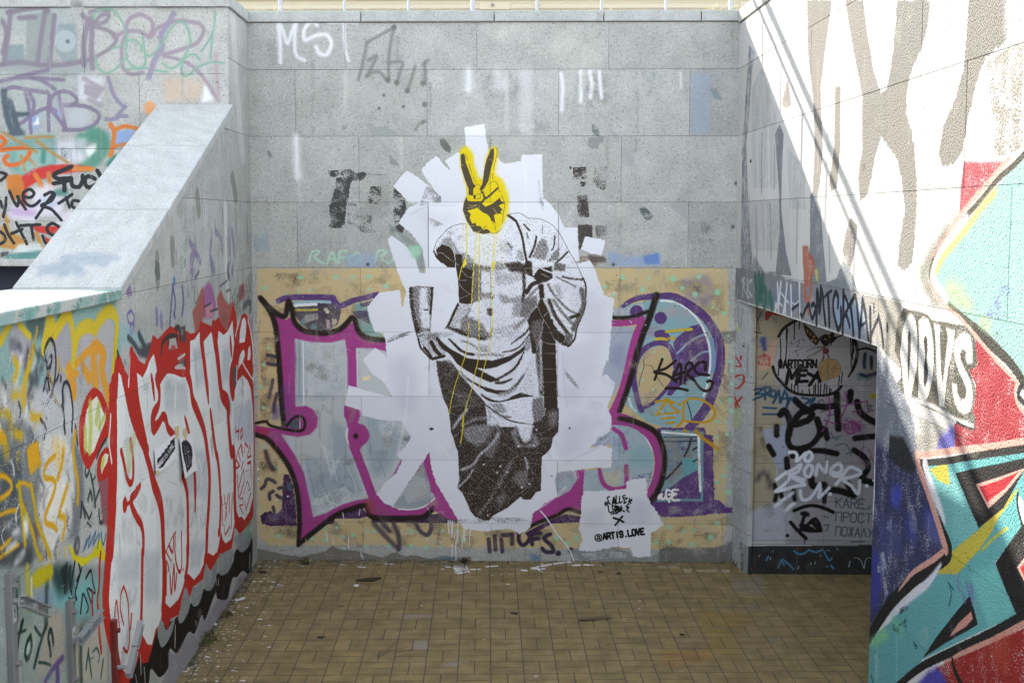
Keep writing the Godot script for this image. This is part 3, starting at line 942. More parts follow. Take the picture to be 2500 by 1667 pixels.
	fill("6f6a98", "956,1084 1000,1079 993,1112 952,1093", 0, 5, 0.7)
	fill("8f9fb8", "905,987 946,1001 933,1033 905,1022", 0, 5, 0.7)
	fill("c6c3b0", "881,1075 929,1080 924,1108 902,1115 886,1098", 6, 0, 0.8)
	stroke("e8ecf0", 3.2, "955,964 978,982 992,1003 1002,1024", 1)
	stroke("a8458e", 21.1, "900,954,0.7 932,953,0.9 960,961,0.9 985,978,0.9 1003,998 1015,1028 1018,1061 1012,1096 1000,1124 984,1142")
	stroke("2b2320", 13.3, "921,945,0.8 950,950 982,962 1008,978 1024,1005 1031,1042 1027,1089 1015,1123 996,1151,0.9", 2)
	stroke("a8458e", 10.5, "907,970 926,985 933,1003 937,1018", 1)
	stroke("a8458e", 10.5, "938,1062 939,1089 940,1112", 1)
	stroke("a8458e", 10.6, "873,1069,0.8 879,1096 890,1112 911,1119 938,1113,0.9", 1)
	stroke("a8458e", 10.6, "888,996,0.8 876,1009,0.8", 1)
	fill("a8458e", "808,1075 835,1072 831,1094 827,1113 833,1124 832,1157 808,1157")
	stroke("2b2320", 8.4, "797,1162 810,1158 829,1161", 2)
	fill("7d7a72", "28,1270 50,1273 82,1281 110,1287 143,1291 166,1284 191,1280 203,1276 219,1261 229,1269 249,1273 275,1274 307,1284 342,1292 363,1281 376,1279 399,1289 423,1285 457,1295 492,1287 530,1290 561,1289 561,1315 27,1318", 0, 1, 1, 3)
	fill("8d9193", "804,1272 820,1267 845,1274 887,1264 910,1264 949,1276 953,1287 1002,1289 1021,1273 1023,1303 804,1304", 0, 1)
	fill("6c6a6a", "1021,1268 1043,1261 1095,1265 1155,1263 1178,1256 1205,1242 1206,1307 1021,1308", 3, 1, 0.9)
	fill("aeb9bd", "811,1283 857,1276 903,1273 946,1278 940,1290 857,1295 811,1297", 0, 5)
	fill("6a7f92", "480,1289 522,1288 520,1299 487,1298", 4, 0, 0.8)
	fill("5f7fa0", "703,1279 726,1283 733,1298 707,1302", 6, 0, 0.7)
	fill("55524c", "29,1299 561,1295 561,1315 27,1318", 0, 4, 0.6)
	fill("a8458e", "659,1239 712,1178 758,1137 771,1080 814,1070 837,1070 834,1117 835,1184 798,1169 775,1185 725,1202 692,1215")
	fill("a8458e", "444,1051 459,1027 467,1074 484,1114 502,1144 529,1174 534,1198 504,1194 467,1172 481,1146 462,1105")
	fill("4a2d55", "692,1229 742,1202 792,1181 832,1188 832,1201 759,1205 699,1239", 0, 1)
	stroke("2b2320", 8.8, "679,1226 725,1202 769,1185 798,1169 835,1181", 2)
	fill("a9b8c2", "763,1097 770,1080 814,1070 819,1097 801,1124 772,1141", 0, 1)
	fill("a3acc0", "849,1010 879,952 898,960 900,1002 877,1020")
	weather(Rect2i(20, 570, 1190, 700), 420, 0.34, ["8f8c82", "b4b1a6", "6f6c64", "c4c4c2", "a39a86"])
	fill("e3e7f2", "547,249 570,244 595,240 600,277 610,330 613,441 559,441 551,292", 0, 0, 1, 2)
	fill("e3e7f2", "378,387 394,366 410,350 439,368 461,385 494,420 493,427 414,427", 0, 0, 1, 2)
	fill("e3e7f2", "444,348 461,329 482,315 499,337 547,381 547,426 491,420 448,357", 0, 0, 1, 2)
	fill("e3e7f2", "501,326 534,306 547,322 569,426 491,426 512,346", 0, 0, 1, 2)
	fill("e3e7f2", "622,315 635,329 644,334 681,328 685,313 732,312 733,367 736,426 736,456 607,456 614,366", 0, 0, 1, 2)
	fill("e3e7f2", "734,455 774,456 774,527 734,527", 0, 0, 1, 1)
	fill("e3e7f2", "771,486 816,484 823,570 772,570", 0, 0, 1, 2)
	fill("e3e7f2", "835,506 884,515 880,534 875,552 850,547 825,538", 0, 0, 1, 2)
	fill("e3e7f2", "821,572 845,562 859,581 870,616 883,647 906,655 902,699 898,748 893,805 742,805 742,553", 0, 0, 1, 3)
	fill("e3e7f2", "389,474 414,437 461,418 741,418 773,456 822,570 856,805 401,806 405,639 388,598 362,515 381,494 400,515 426,553 450,596 454,590 445,534 419,500", 0, 0, 1, 2)
	fill("e3e7f2", "311,677 325,659 341,641 390,635 396,685 402,649 419,664 498,644 512,769 435,769 355,760 348,739 330,737 318,707", 0, 0, 1, 2)
	fill("e3e7f2", "299,804 314,789 331,774 353,793 358,804 355,760 425,726 512,726 511,1002 457,987 414,993 395,958 373,900 352,861 321,837", 0, 0, 1, 2)
	fill("e3e7f2", "255,905 265,866 313,881 373,896 496,899 501,1002 447,1002 414,987 395,953 342,951 298,940 291,927 255,915", 0, 0, 1, 2)
	fill("e3e7f2", "414,990 477,982 462,1026 442,1056 403,1112 369,1165 349,1157 330,1136 350,1105 379,1080 409,1012", 0, 0, 1, 2)
	fill("e3e7f2", "430,700 901,699 895,755 888,804 876,843 889,837 910,860 902,890 891,916 903,948 898,976 870,998 847,1020 877,1011 903,1018 903,1043 903,1066 857,1067 818,1073 770,1078 764,1100 772,1137 739,1154 729,1168 712,1180 706,1215 692,1225 679,1231 652,1215 613,1211 593,1223 566,1216 546,1222 528,1196 516,1175 497,1142 475,1105 464,1068 458,1024 441,1055 421,1085 381,1038 416,998 405,971 395,951 379,904 397,739", 0, 0, 1, 3)
	fill("e3e7f2", "500,1149 533,1196 546,1219 593,1226 646,1219 689,1227 702,1205 709,1181 659,1138 560,1138", 0, 0, 1, 3)
	rolled(110)
	fill("d3d5e4", "363,805 413,788 436,845 422,938 382,921", 22, 0, 0.8)
	fill("d6d8e6", "770,771 875,755 856,844 801,937 777,870", 22, 0, 0.8)
	fill("d2d6e4", "778,957 856,936 834,1020 781,1053", 22, 0, 0.8)
	fill("dadce8", "423,448 524,441 532,478 464,500", 22, 0, 0.8)
	fill("d8dae8", "779,590 885,665 874,779 840,741", 22, 0, 0.8)
	fill("6d6d6e", "417,749 478,738 523,741 478,757", 0, 4, 0.75)
	fill("6d6d6e", "438,433 491,426 491,411 457,385", 0, 4, 0.75)
	fill("6d6d6e", "460,459 498,478 464,486", 0, 4, 0.75)
	fill("6d6d6e", "723,367 736,426 736,448 725,426", 0, 4, 0.75)
	fill("6d6d6e", "809,568 822,573 822,564", 0, 4, 0.75)
	fill("77787a", "355,757 382,743 416,733 418,740 382,755 360,762", 0, 5, 0.8)
	fill("5d5d60", "371,746 407,736 410,742 370,759", 0, 4, 0.75)
	fill("5d5d60", "784,821 820,864 823,877 790,844", 0, 4, 0.75)
	fill("5d5d60", "870,990 893,985 890,993 863,1003", 0, 4, 0.75)
	fill("5d5d60", "530,1196 613,1190 712,1192 712,1202 536,1204", 0, 4, 0.75)
	fill("5d5d60", "395,984 415,988 411,1004 398,1004", 0, 4, 0.75)
	stroke("6a6d78", 1.1, "461,426 460,579", 0, 0, 0.9)
	stroke("8b8e9a", 0.8, "461,746 460,831", 0, 0, 0.9)
	stroke("8b8e9a", 1.1, "772,456 773,534", 0, 0, 0.9)
	stroke("f1f1f8", 3.3, "381,1038 402,938 409,845", 3, 0, 0.7)
	stroke("c9cddb", 3.3, "791,1053 857,1023 896,993", 3, 0, 0.7)
	stroke("f1f1f8", 3.3, "477,1004 500,1031 520,1051", 3, 0, 0.7)
	stroke("c9cddb", 3.3, "784,788 787,854 794,917", 3, 0, 0.7)
	stroke("f1f1f8", 3.3, "732,1164 772,1134 791,1114", 3, 0, 0.7)
	stroke("c9cddb", 3.7, "412,456 464,433 524,431", 3, 0, 0.7)
	stroke("f1f1f8", 3.7, "689,330 693,374 692,441", 3, 0, 0.7)
	stroke("2d2d30", 6.6, "464,972")
	stroke("2d2d30", 4.6, "800,969")
	stroke("2d2d30", 4.0, "758,1087")
	fill("3a3a3e", "458,971 470,970 469,975 461,975")
	fill("8f9a96", "366,474 389,493 415,512 439,530 447,553 450,594 439,594 426,553 404,527 366,500", 0, 1, 0.85)
	fill("a7d6bd", "411,530 441,527 443,549 422,560", 5, 0, 0.9)
	fill("e9dfb2", "297,846 318,841 314,852 300,856")
	stroke("e3e7f2", 2.3, "505,1199 506,1229")
	stroke("e3e7f2", 2.3, "503,1206 516,1206 513,1240")
	stroke("e3e7f2", 2.3, "528,1199 528,1253")
	stroke("e3e7f2", 2.3, "543,1206 542,1246")
	stroke("e3e7f2", 2.3, "559,1219 556,1260")
	stroke("e3e7f2", 2.3, "453,1166 457,1172")
	stroke("e3e7f2", 1.8, "504,1200 505,1231")
	stroke("e3e7f2", 1.8, "508,1198 513,1212 512,1231")
	stroke("e3e7f2", 1.8, "528,1198 527,1240")
	stroke("e3e7f2", 1.8, "522,1254 523,1301")
	stroke("e3e7f2", 1.8, "524,1240 523,1268")
	stroke("e3e7f2", 1.8, "515,1198 516,1209")
	stroke("e3e7f2", 1.8, "514,1256 513,1289")
	stroke("e3e7f2", 1.8, "520,1228 519,1242")
	stroke("e3e7f2", 1.8, "538,1233 538,1268")
	stroke("e3e7f2", 1.8, "545,1221 545,1249")
	stroke("e3e7f2", 1.9, "206,1228 207,1252")
	stroke("e3e7f2", 1.9, "221,1241 222,1259")
	stroke("e3e7f2", 1.8, "259,1236 259,1270")
	stroke("e3e7f2", 1.9, "289,1279 291,1292")
	stroke("e3e7f2", 1.9, "294,1286 295,1297")
	stroke("e3e7f2", 1.9, "246,1180 248,1194")
	stroke("e3e7f2", 1.8, "288,1171 286,1186")
	stroke("e3e7f2", 1.9, "244,1201 247,1206")
	stroke("e3e7f2", 1.9, "274,1259 275,1263")
	stroke("e3e7f2", 1.8, "453,1240 452,1248")
	stroke("e3e7f2", 1.8, "484,1249 484,1254")
	stroke("e3e7f2", 3.0, "730,1173 745,1191 769,1228 802,1272 826,1340")
	stroke("e3e7f2", 1.4, "1159,1176 1161,1188")
	stroke("e0d8c0", 1.4, "1167,1209 1172,1232")
	stroke("f0f0f4", 3.2, "945,709")
	stroke("f0f0f4", 3.2, "948,712")
	stroke("f0f0f4", 3.2, "982,718")
	stroke("f0f0f4", 3.2, "936,667")
	stroke("e9eaf0", 4.9, "39,1072")
	stroke("e9eaf0", 4.9, "40,1096")
	stroke("e9eaf0", 4.9, "82,1150")
	stroke("e9eaf0", 4.9, "111,1140")
	fill("e3e7f2", "831,1137 836,1124 854,1125 902,1122 939,1118 938,1101 956,1095 985,1089 989,1107 991,1140 1000,1156 1017,1179 1032,1208 1017,1218 999,1228 1000,1257 1000,1285 981,1288 958,1288 953,1276 949,1264 921,1263 887,1268 857,1274 825,1273 828,1257 833,1241 825,1218 827,1187", 0, 0, 1, 4)
	fill("cfd2e2", "907,1163 984,1140 1001,1179 989,1205 921,1210", 14, 0, 0.7)
	fill("d4d6e4", "833,1173 886,1168 879,1210 836,1215", 10, 0, 0.7)
	stroke("16140f", 2.6, "886,1155 896,1154")
	stroke("16140f", 2.5, "888,1150 893,1159")
	stroke("16140f", 2.5, "893,1150 888,1160")
	stroke("16140f", 2.6, "944,1148 953,1147")
	stroke("16140f", 2.5, "946,1141 950,1154")
	stroke("16140f", 2.5, "952,1143 945,1153")
	stroke("16140f", 2.8, "898,1137 893,1141 898,1153 900,1156")
	stroke("16140f", 2.7, "905,1156 909,1138 913,1156")
	stroke("16140f", 2.8, "906,1148 912,1148")
	stroke("16140f", 2.8, "914,1135 915,1154 920,1152")
	stroke("16140f", 2.8, "922,1137 923,1153 929,1149")
	stroke("16140f", 2.8, "936,1134 930,1137 935,1147 933,1154 939,1151")
	stroke("16140f", 2.8, "934,1140 941,1141 938,1144")
	stroke("16140f", 2.8, "895,1159 898,1176 905,1175")
	stroke("16140f", 2.7, "905,1161 908,1177")
	stroke("16140f", 2.8, "904,1159 908,1160")
	stroke("16140f", 2.8, "911,1159 912,1175 923,1174 920,1161 913,1161")
	stroke("16140f", 2.8, "926,1160 929,1166 925,1168 935,1174")
	stroke("16140f", 2.7, "926,1161 925,1174")
	stroke("16140f", 2.8, "945,1156 939,1161 944,1167 940,1170 946,1175")
	stroke("16140f", 2.8, "942,1162 946,1164")
	stroke("16140f", 2.8, "902,1180 917,1179")
	fill("16140f", "906,1156 909,1141 912,1155")
	fill("16140f", "913,1161 920,1161 923,1174 912,1174")
	stroke("16140f", 4.7, "908,1190 921,1194 933,1200")
	stroke("16140f", 4.6, "930,1186 922,1196 913,1208")
	stroke("16140f", 3.0, "880,1246 872,1248 865,1244 864,1237 869,1232 877,1232 880,1236 878,1243 874,1242 875,1236 870,1237 869,1242 873,1243")
	letters("16140f", 4.4, "ARTIS.LOVE", Vector2(883, 1244), Vector2(985, 1230), 14.5, 0, 0)
	var whole := img
	img = Image.create_empty(whole.get_width(), whole.get_height(), false, Image.FORMAT_RGBA8)
	img.fill(Color.BLACK)
	ink_figure()
	hatch(img, whole, Color(0.235, 0.195, 0.16))
	img = whole
	paint_hand()

func ink_figure() -> void:
	fill("0.05", "472,541 480,519 495,501 511,486 531,478 551,476 567,496 621,498 651,472 651,747 598,756 530,743 501,729 512,711 530,668 532,611 524,581 506,579 483,561")
	fill("0.05", "650,454 679,451 701,463 728,465 755,478 773,498 796,539 814,570 830,604 837,622 837,651 831,690 815,728 808,758 795,771 765,754 765,785 611,785 612,498")
	fill("0.62", "415,629 431,625 473,627 470,656 467,690 464,732 439,744 431,747 421,706 415,656")
	fill("0.10", "440,630 456,631 456,656 460,681 462,702 462,727 445,727 439,697 437,656", 3)
	stroke("0.90", 9.1, "417,631 419,668 426,711 435,747", 1)
	stroke("0.95", 5.4, "468,630 467,659 464,690")
	stroke("1.00", 2.7, "449,682 458,682")
	stroke("0.80", 3.2, "435,745 451,736 463,732")
	stroke("0.90", 7.7, "428,711 435,731", 2)
	fill("0.30", "432,740 454,733 464,736 484,750 501,785 496,795 472,804 464,801 442,779 435,757")
	stroke("0.90", 4.4, "434,752 439,772 444,779 464,801")
	stroke("1.00", 6.1, "448,774 457,784 465,797")
	stroke("1.00", 9.5, "466,760 474,777 486,790")
	stroke("1.00", 6.8, "469,801 484,797 497,794")
	stroke("0.80", 2.7, "435,746 447,742")
	stroke("1.00", 1.1, "472,541 480,519 495,501 511,486 531,478 551,476")
	fill("0.50", "473,543 490,521 497,510 513,507 531,537 540,552 540,575 526,570 520,539 493,523", 4)
	fill("1.00", "478,538 493,525 508,530 520,541 524,564 524,581 506,580 483,561")
	stroke("1.00", 4.1, "473,542 481,557 492,568")
	fill("1.00", "524,548 542,550 551,564 574,572 569,634 565,666 551,670 533,665 531,611 526,581")
	fill("0.72", "566,575 587,577 587,658 563,668", 3)
	fill("0.50", "540,543 558,548 574,572 542,570", 4)
	stroke("0.70", 13.5, "551,575 576,579 587,581", 4)
	fill("0.60", "587,575 610,577 610,593 587,588", 4)
	fill("0.90", "639,570 679,566 693,579 693,596 657,591", 4)
	fill("0.50", "618,566 643,570 645,586 620,588", 5)
	fill("0.35", "618,588 641,593 686,602 686,611 620,622", 6)
	fill("0.30", "625,528 645,516 663,532 659,552 632,543", 4)
	stroke("0.70", 4.5, "650,523 660,532", 2)
	fill("0.45", "675,537 690,543 690,566 670,561", 4)
	fill("0.28", "504,490 522,494 517,505 504,503", 3)
	fill("0.25", "531,503 542,503 540,516 526,514", 2)
	fill("0.18", "585,609 616,604 616,620 589,622", 6)
	fill("0.36", "621,600 650,609 650,624 625,620", 5)
	fill("0.30", "625,609 668,611 668,622 627,622", 6)
	fill("0.55", "582,640 612,640 621,652 616,656 585,654", 4)
	fill("0.50", "630,645 651,647 651,667 639,667", 4)
	fill("0.50", "625,645 641,654 686,647 688,667 638,667", 5)
	fill("0.45", "663,670 690,656 697,701 668,699 659,695", 5)
	fill("0.85", "599,679 614,678 612,698 601,695", 2)
	fill("0.95", "535,696 553,690 554,704 539,706", 3)
	fill("0.80", "551,674 562,679 557,693 553,693", 2)
	fill("0.32", "533,670 562,668 557,686 530,724 512,727 507,718 521,683", 5)
	stroke("0.95", 5.4, "531,668 521,688 511,711 501,729")
	fill("0.66", "535,731 539,702 562,699 589,715 600,736 616,745 598,756 564,754 535,744", 5)
	fill("0.90", "503,722 530,727 566,747 598,747 598,756 564,754 530,744 501,731", 3)
	fill("0.45", "611,729 641,726 663,717 686,704 695,710 675,731 638,747 611,747", 6)
	stroke("0.55", 6.8, "611,744 638,733 668,724 695,701 711,683", 3)
	stroke("1.00", 5.4, "651,456 669,469 679,490 686,512 690,537 695,561 698,575")
	stroke("0.95", 4.0, "689,477 703,492")
	stroke("0.90", 5.4, "719,507 714,530 703,555")
	fill("0.60", "729,512 741,514 749,537 740,564 708,557 717,532", 3)
	stroke("0.80", 4.0, "763,505 761,528 756,539")
	fill("0.62", "744,568 756,548 775,530 773,562", 3)
	stroke("0.85", 5.0, "769,566 780,557 793,543")
	fill("0.70", "762,566 789,573 788,589 760,588", 2)
	stroke("0.70", 4.0, "696,498 699,510")
	stroke("1.00", 1.1, "650,454 679,451 701,463 728,465 755,478 773,498 796,539 814,570 830,604")
	stroke("0.70", 2.2, "733,478 733,498")
	stroke("1.00", 3.8, "830,604 837,622 837,651 831,690 817,724 811,753 796,771")
	fill("0.97", "724,584 756,577 758,606 742,616 717,611 711,602", 1)
	fill("0.95", "693,564 708,566 711,604 697,598 689,584", 1)
	stroke("0.90", 7.7, "688,575 689,611 690,633 686,661", 2)
	stroke("0.20", 2.7, "720,577 738,586 756,593")
	stroke("0.15", 1.1, "729,595 751,605")
	stroke("0.95", 9.9, "696,640 708,622 733,611", 1)
	stroke("0.60", 6.8, "695,658 711,640 729,624", 2)
	fill("0.72", "690,656 720,647 722,670 697,701 679,697 684,667", 4)
	stroke("0.60", 9.1, "697,697 718,681 724,674", 3)
	fill("1.00", "724,620 736,620 739,654 747,674 756,690 761,710 770,729 788,744 806,765 795,771 781,767 765,754 767,788 709,788 705,754 702,724 697,708 706,692 722,674 727,656", 1)
	stroke("0.15", 5.9, "738,656 752,685 761,710 779,733 797,747", 2)
	stroke("0.72", 5.9, "747,620 758,640 779,665 799,683 817,690", 2)
	stroke("0.90", 9.0, "749,658 765,697 786,726 799,744", 2)
	stroke("0.70", 7.2, "760,658 783,690 806,715", 3)
	stroke("0.80", 2.9, "767,602 783,611 799,618 814,627", 1)
	stroke("0.85", 4.1, "781,602 805,607 830,609", 1)
	fill("0.35", "758,622 778,622 783,656 769,656", 5)
	stroke("0.75", 12.7, "828,633 833,667 822,699 808,728", 3)
	stroke("0.95", 7.7, "802,700 822,693", 1)
	fill("0.75", "788,742 808,740 806,765 793,769", 4)
	stroke("0.00", 8.4, "501,731 521,740 545,750 573,755", 2)
	stroke("0.90", 4.0, "637,784,0.5 657,781 676,773 692,756 706,736 714,716", 1)
	stroke("0.90", 4.7, "657,765,0.4 676,751 696,734 712,709", 1)
	fill("1.00", "544,798 573,802 615,805 657,793 682,777 702,755 706,739 708,756 689,782 657,805 624,821 595,826 573,822 551,814", 1)
	stroke("0.95", 6.1, "508,752,0.6 521,765 534,778 550,787 568,790", 1)
	stroke("1.00", 11.9, "480,752,0.6 492,768 507,780 524,790 544,800", 1)
	fill("1.00", "507,785 541,800 573,822 595,834 623,849 632,854 607,858 575,844 548,828 528,814", 1)
	stroke("0.92", 5.7, "623,851 645,839 666,824 679,805 689,785,0.5", 1)
	stroke("0.90", 6.8, "622,859 639,858 661,849,0.5", 1)
	fill("1.00", "544,839 564,855 590,868 622,877 649,877 657,873 655,885 628,888 598,880 575,866 553,851", 1)
	stroke("0.85", 6.1, "655,878 672,863 686,844 701,822,0.4", 2)
	stroke("0.50", 8.5, "632,887 652,883 666,873", 4)
	stroke("1.00", 5.8, "585,886,0.5 603,899 627,905 649,902 666,892 682,885", 1)
	fill("1.00", "676,887 682,882 696,887 716,892 682,895 649,907 623,909 632,904 657,897")
	fill("0.80", "504,801 517,811 534,834 529,836 514,821", 2)
	stroke("0.70", 3.7, "536,831 548,848 564,858", 2)
	stroke("0.60", 4.4, "538,757 558,762 582,778 605,780", 3)
	stroke("0.50", 6.8, "578,792 607,790 640,793", 4)
	stroke("0.40", 8.4, "582,773 603,773", 5)
	fill("0.22", "612,731 666,723 662,750 615,756", 6)
	fill("0.50", "689,756 704,746 706,776 692,787", 4)
	fill("0.78", "706,731 716,765 719,824 725,858 726,890 738,892 738,706 712,706", 3)
	stroke("0.35", 4.4, "729,756 731,807 731,875", 2)
	fill("1.00", "737,704 759,704 765,756 765,776 768,824 769,854 770,892 774,966 739,967 738,875 733,790")
	fill("0.14", "699,810 714,800 716,888 676,882 689,849", 5)
	stroke("0.70", 2.7, "763,875 769,876 770,892", 1)
	fill("0.88", "477,806 489,807 502,804 521,824 534,838 558,865 575,885 595,907 603,967 513,967 507,926 493,897 480,838", 1)
	fill("0.80", "521,875 558,885 581,909 531,916", 5)
	fill("0.90", "505,921 511,959 512,981 518,994 523,1014 529,1029 531,1074 532,1100 526,1117 539,1130 552,1157 559,1175 570,1189 594,1198 605,1198 613,1187 650,1166 681,1139 688,1146 706,1146 720,1127 731,1124 733,1040 747,1029 756,1016 760,993 773,978 774,921")
	fill("0.04", "609,921 741,921 738,939 712,955 685,955 657,953 631,942 618,932", 1)
	fill("0.50", "611,923 661,921 657,932 624,934", 3)
	fill("0.62", "714,921 741,921 738,939 715,952", 3)
	stroke("1.00", 2.2, "631,940 657,949 712,956 729,957")
	fill("0.05", "596,908 632,907 676,897 709,893 713,967 601,967")
	fill("0.50", "607,910 637,909 649,933 623,933", 4)
	fill("0.68", "710,897 736,893 740,929 731,951 715,958 709,926", 3)
	stroke("1.00", 2.6, "596,912 615,926 637,941 662,953 708,960 725,958")
	stroke("0.70", 5.1, "615,928 632,938 657,943", 2)
	fill("0.10", "671,959 709,959 710,969 705,999 690,1006 679,986", 4)
	fill("0.66", "657,980 672,962 675,1003 686,1012 709,1006 712,980 729,1006 721,1017 672,1016", 4)
	fill("0.62", "543,971 569,963 606,961 609,977 594,1005 576,1016 552,1003 543,986", 5)
	fill("0.74", "606,964 631,962 632,982 628,1007 613,1044 593,1037 602,1003", 5)
	stroke("0.95", 4.8, "620,971 609,1003", 4)
	stroke("0.40", 6.3, "519,968 530,951 545,932 551,923", 3)
	stroke("0.55", 4.1, "537,963 552,957 572,947 602,945", 4)
	stroke("0.42", 5.2, "537,1072 565,1060 583,1034 609,1012 629,982", 3)
	stroke("0.40", 3.3, "528,1117 541,1104 554,1091 566,1071", 1)
	fill("0.72", "661,1092 672,1079 698,1072 701,1092 690,1119 666,1102", 5)
	stroke("0.35", 4.4, "692,1042 697,1055 699,1069", 2)
	stroke("0.72", 7.4, "627,1113 639,1091 661,1053", 5)
	fill("0.74", "624,1139 639,1130 646,1139 635,1166 627,1166", 4)
	stroke("0.70", 4.5, "579,1183 598,1158 620,1126", 4)
	fill("0.70", "749,932 771,928 767,962 753,967", 5)
	stroke("0c0c0c", 4.5, "592,1059", 1)
	stroke("0c0c0c", 4.5, "632,1063", 1)
	stroke("0c0c0c", 4.5, "648,1077", 1)
	stroke("0c0c0c", 4.5, "624,1079", 1)
	stroke("0c0c0c", 4.4, "720,973", 1)
	stroke("0c0c0c", 4.5, "684,1115", 1)
	stroke("0c0c0c", 4.5, "703,1107", 1)
	stroke("0c0c0c", 4.5, "586,1031", 1)
	stroke("0c0c0c", 4.5, "601,1185", 1)
	stroke("0c0c0c", 4.4, "714,1012", 1)
	stroke("0c0c0c", 4.4, "676,1014", 1)
	stroke("0.68", 0.6, "519,992 547,971 583,962 620,960 633,969 657,995 694,1003 731,997 760,993")
	stroke("0.68", 0.6, "528,1016 547,1005 565,994 602,979")
	stroke("0.68", 0.6, "532,1074 565,1076 594,1085 624,1108 655,1143")
	stroke("0.68", 0.6, "609,1009 624,1005 639,1007 666,1029 690,1051 731,1059")
	stroke("0.68", 0.6, "594,1087 579,1111 555,1138")
	stroke("0.68", 0.6, "624,1108 639,1074 663,1046 694,1032 733,1031")
	stroke("0.68", 0.6, "579,1183 602,1149 624,1109")
	stroke("0.68", 0.6, "598,1179 646,1111 675,1079 703,1066 711,1083 705,1107 683,1128 666,1128 666,1113 687,1098 731,1092")
	stroke("0.68", 0.6, "710,962 723,975 736,995")
	stroke("0.68", 0.6, "731,984 753,971 773,962")
	stroke("0.68", 0.6, "602,929 606,940 618,945")
	stroke("0.68", 0.6, "513,975 528,960")
	stroke("0.68", 0.6, "675,1128 657,1143 648,1160")
	stroke("0.68", 0.6, "544,1132 568,1132 602,1147 629,1173")
	stroke("0.68", 0.6, "703,1109 711,1115 716,1128")
	stroke("0.62", 0.7, "492,802 501,806 517,828")
	stroke("0.62", 0.7, "489,843 507,836 521,829")
	stroke("0.62", 0.7, "507,879 531,890 551,895")
	stroke("0.62", 0.7, "515,919 534,914 558,916 595,907")
	stroke("0.62", 0.7, "472,803 489,807 502,806")
	stroke("0.62", 0.7, "718,793 733,788 765,788")
	stroke("0.62", 0.7, "721,827 741,825 766,826")
	stroke("0.62", 0.7, "726,755 749,765 765,765")
	stroke("0.62", 0.7, "738,858 762,857")
	stroke("0.62", 0.7, "598,912 606,933 617,945 630,960")
	stroke("0.45", 0.9, "474,546 492,546 506,557 517,565 525,564")
	stroke("0.45", 0.9, "502,525 517,537 522,552 525,568")
	stroke("0.45", 0.9, "540,588 553,602 567,605")
	stroke("0.45", 0.9, "533,618 544,634 558,643")
	stroke("0.45", 0.9, "537,654 551,649 560,643")
	stroke("0.45", 0.9, "533,611 551,611")
	stroke("0.45", 0.9, "524,566 531,575")
	stroke("0.45", 0.9, "415,658 426,654 435,653")
	stroke("0.45", 0.9, "421,709 430,703 437,699")
	stroke("0.45", 0.9, "690,586 697,582 708,584")
	stroke("0.45", 0.9, "657,600 672,591 684,593")
	stroke("0.45", 0.9, "722,674 731,695 747,722 763,754 774,765")
	stroke("0.45", 0.9, "738,697 747,688 758,690")
	stroke("0.45", 0.9, "727,756 747,763 765,765")
	stroke("0.45", 0.9, "720,779 731,735 737,706")
	stroke("0.45", 0.9, "758,732 774,731")
	stroke("0.45", 0.9, "729,656 742,654")
	stroke("0.45", 0.9, "774,763 786,760 790,747")

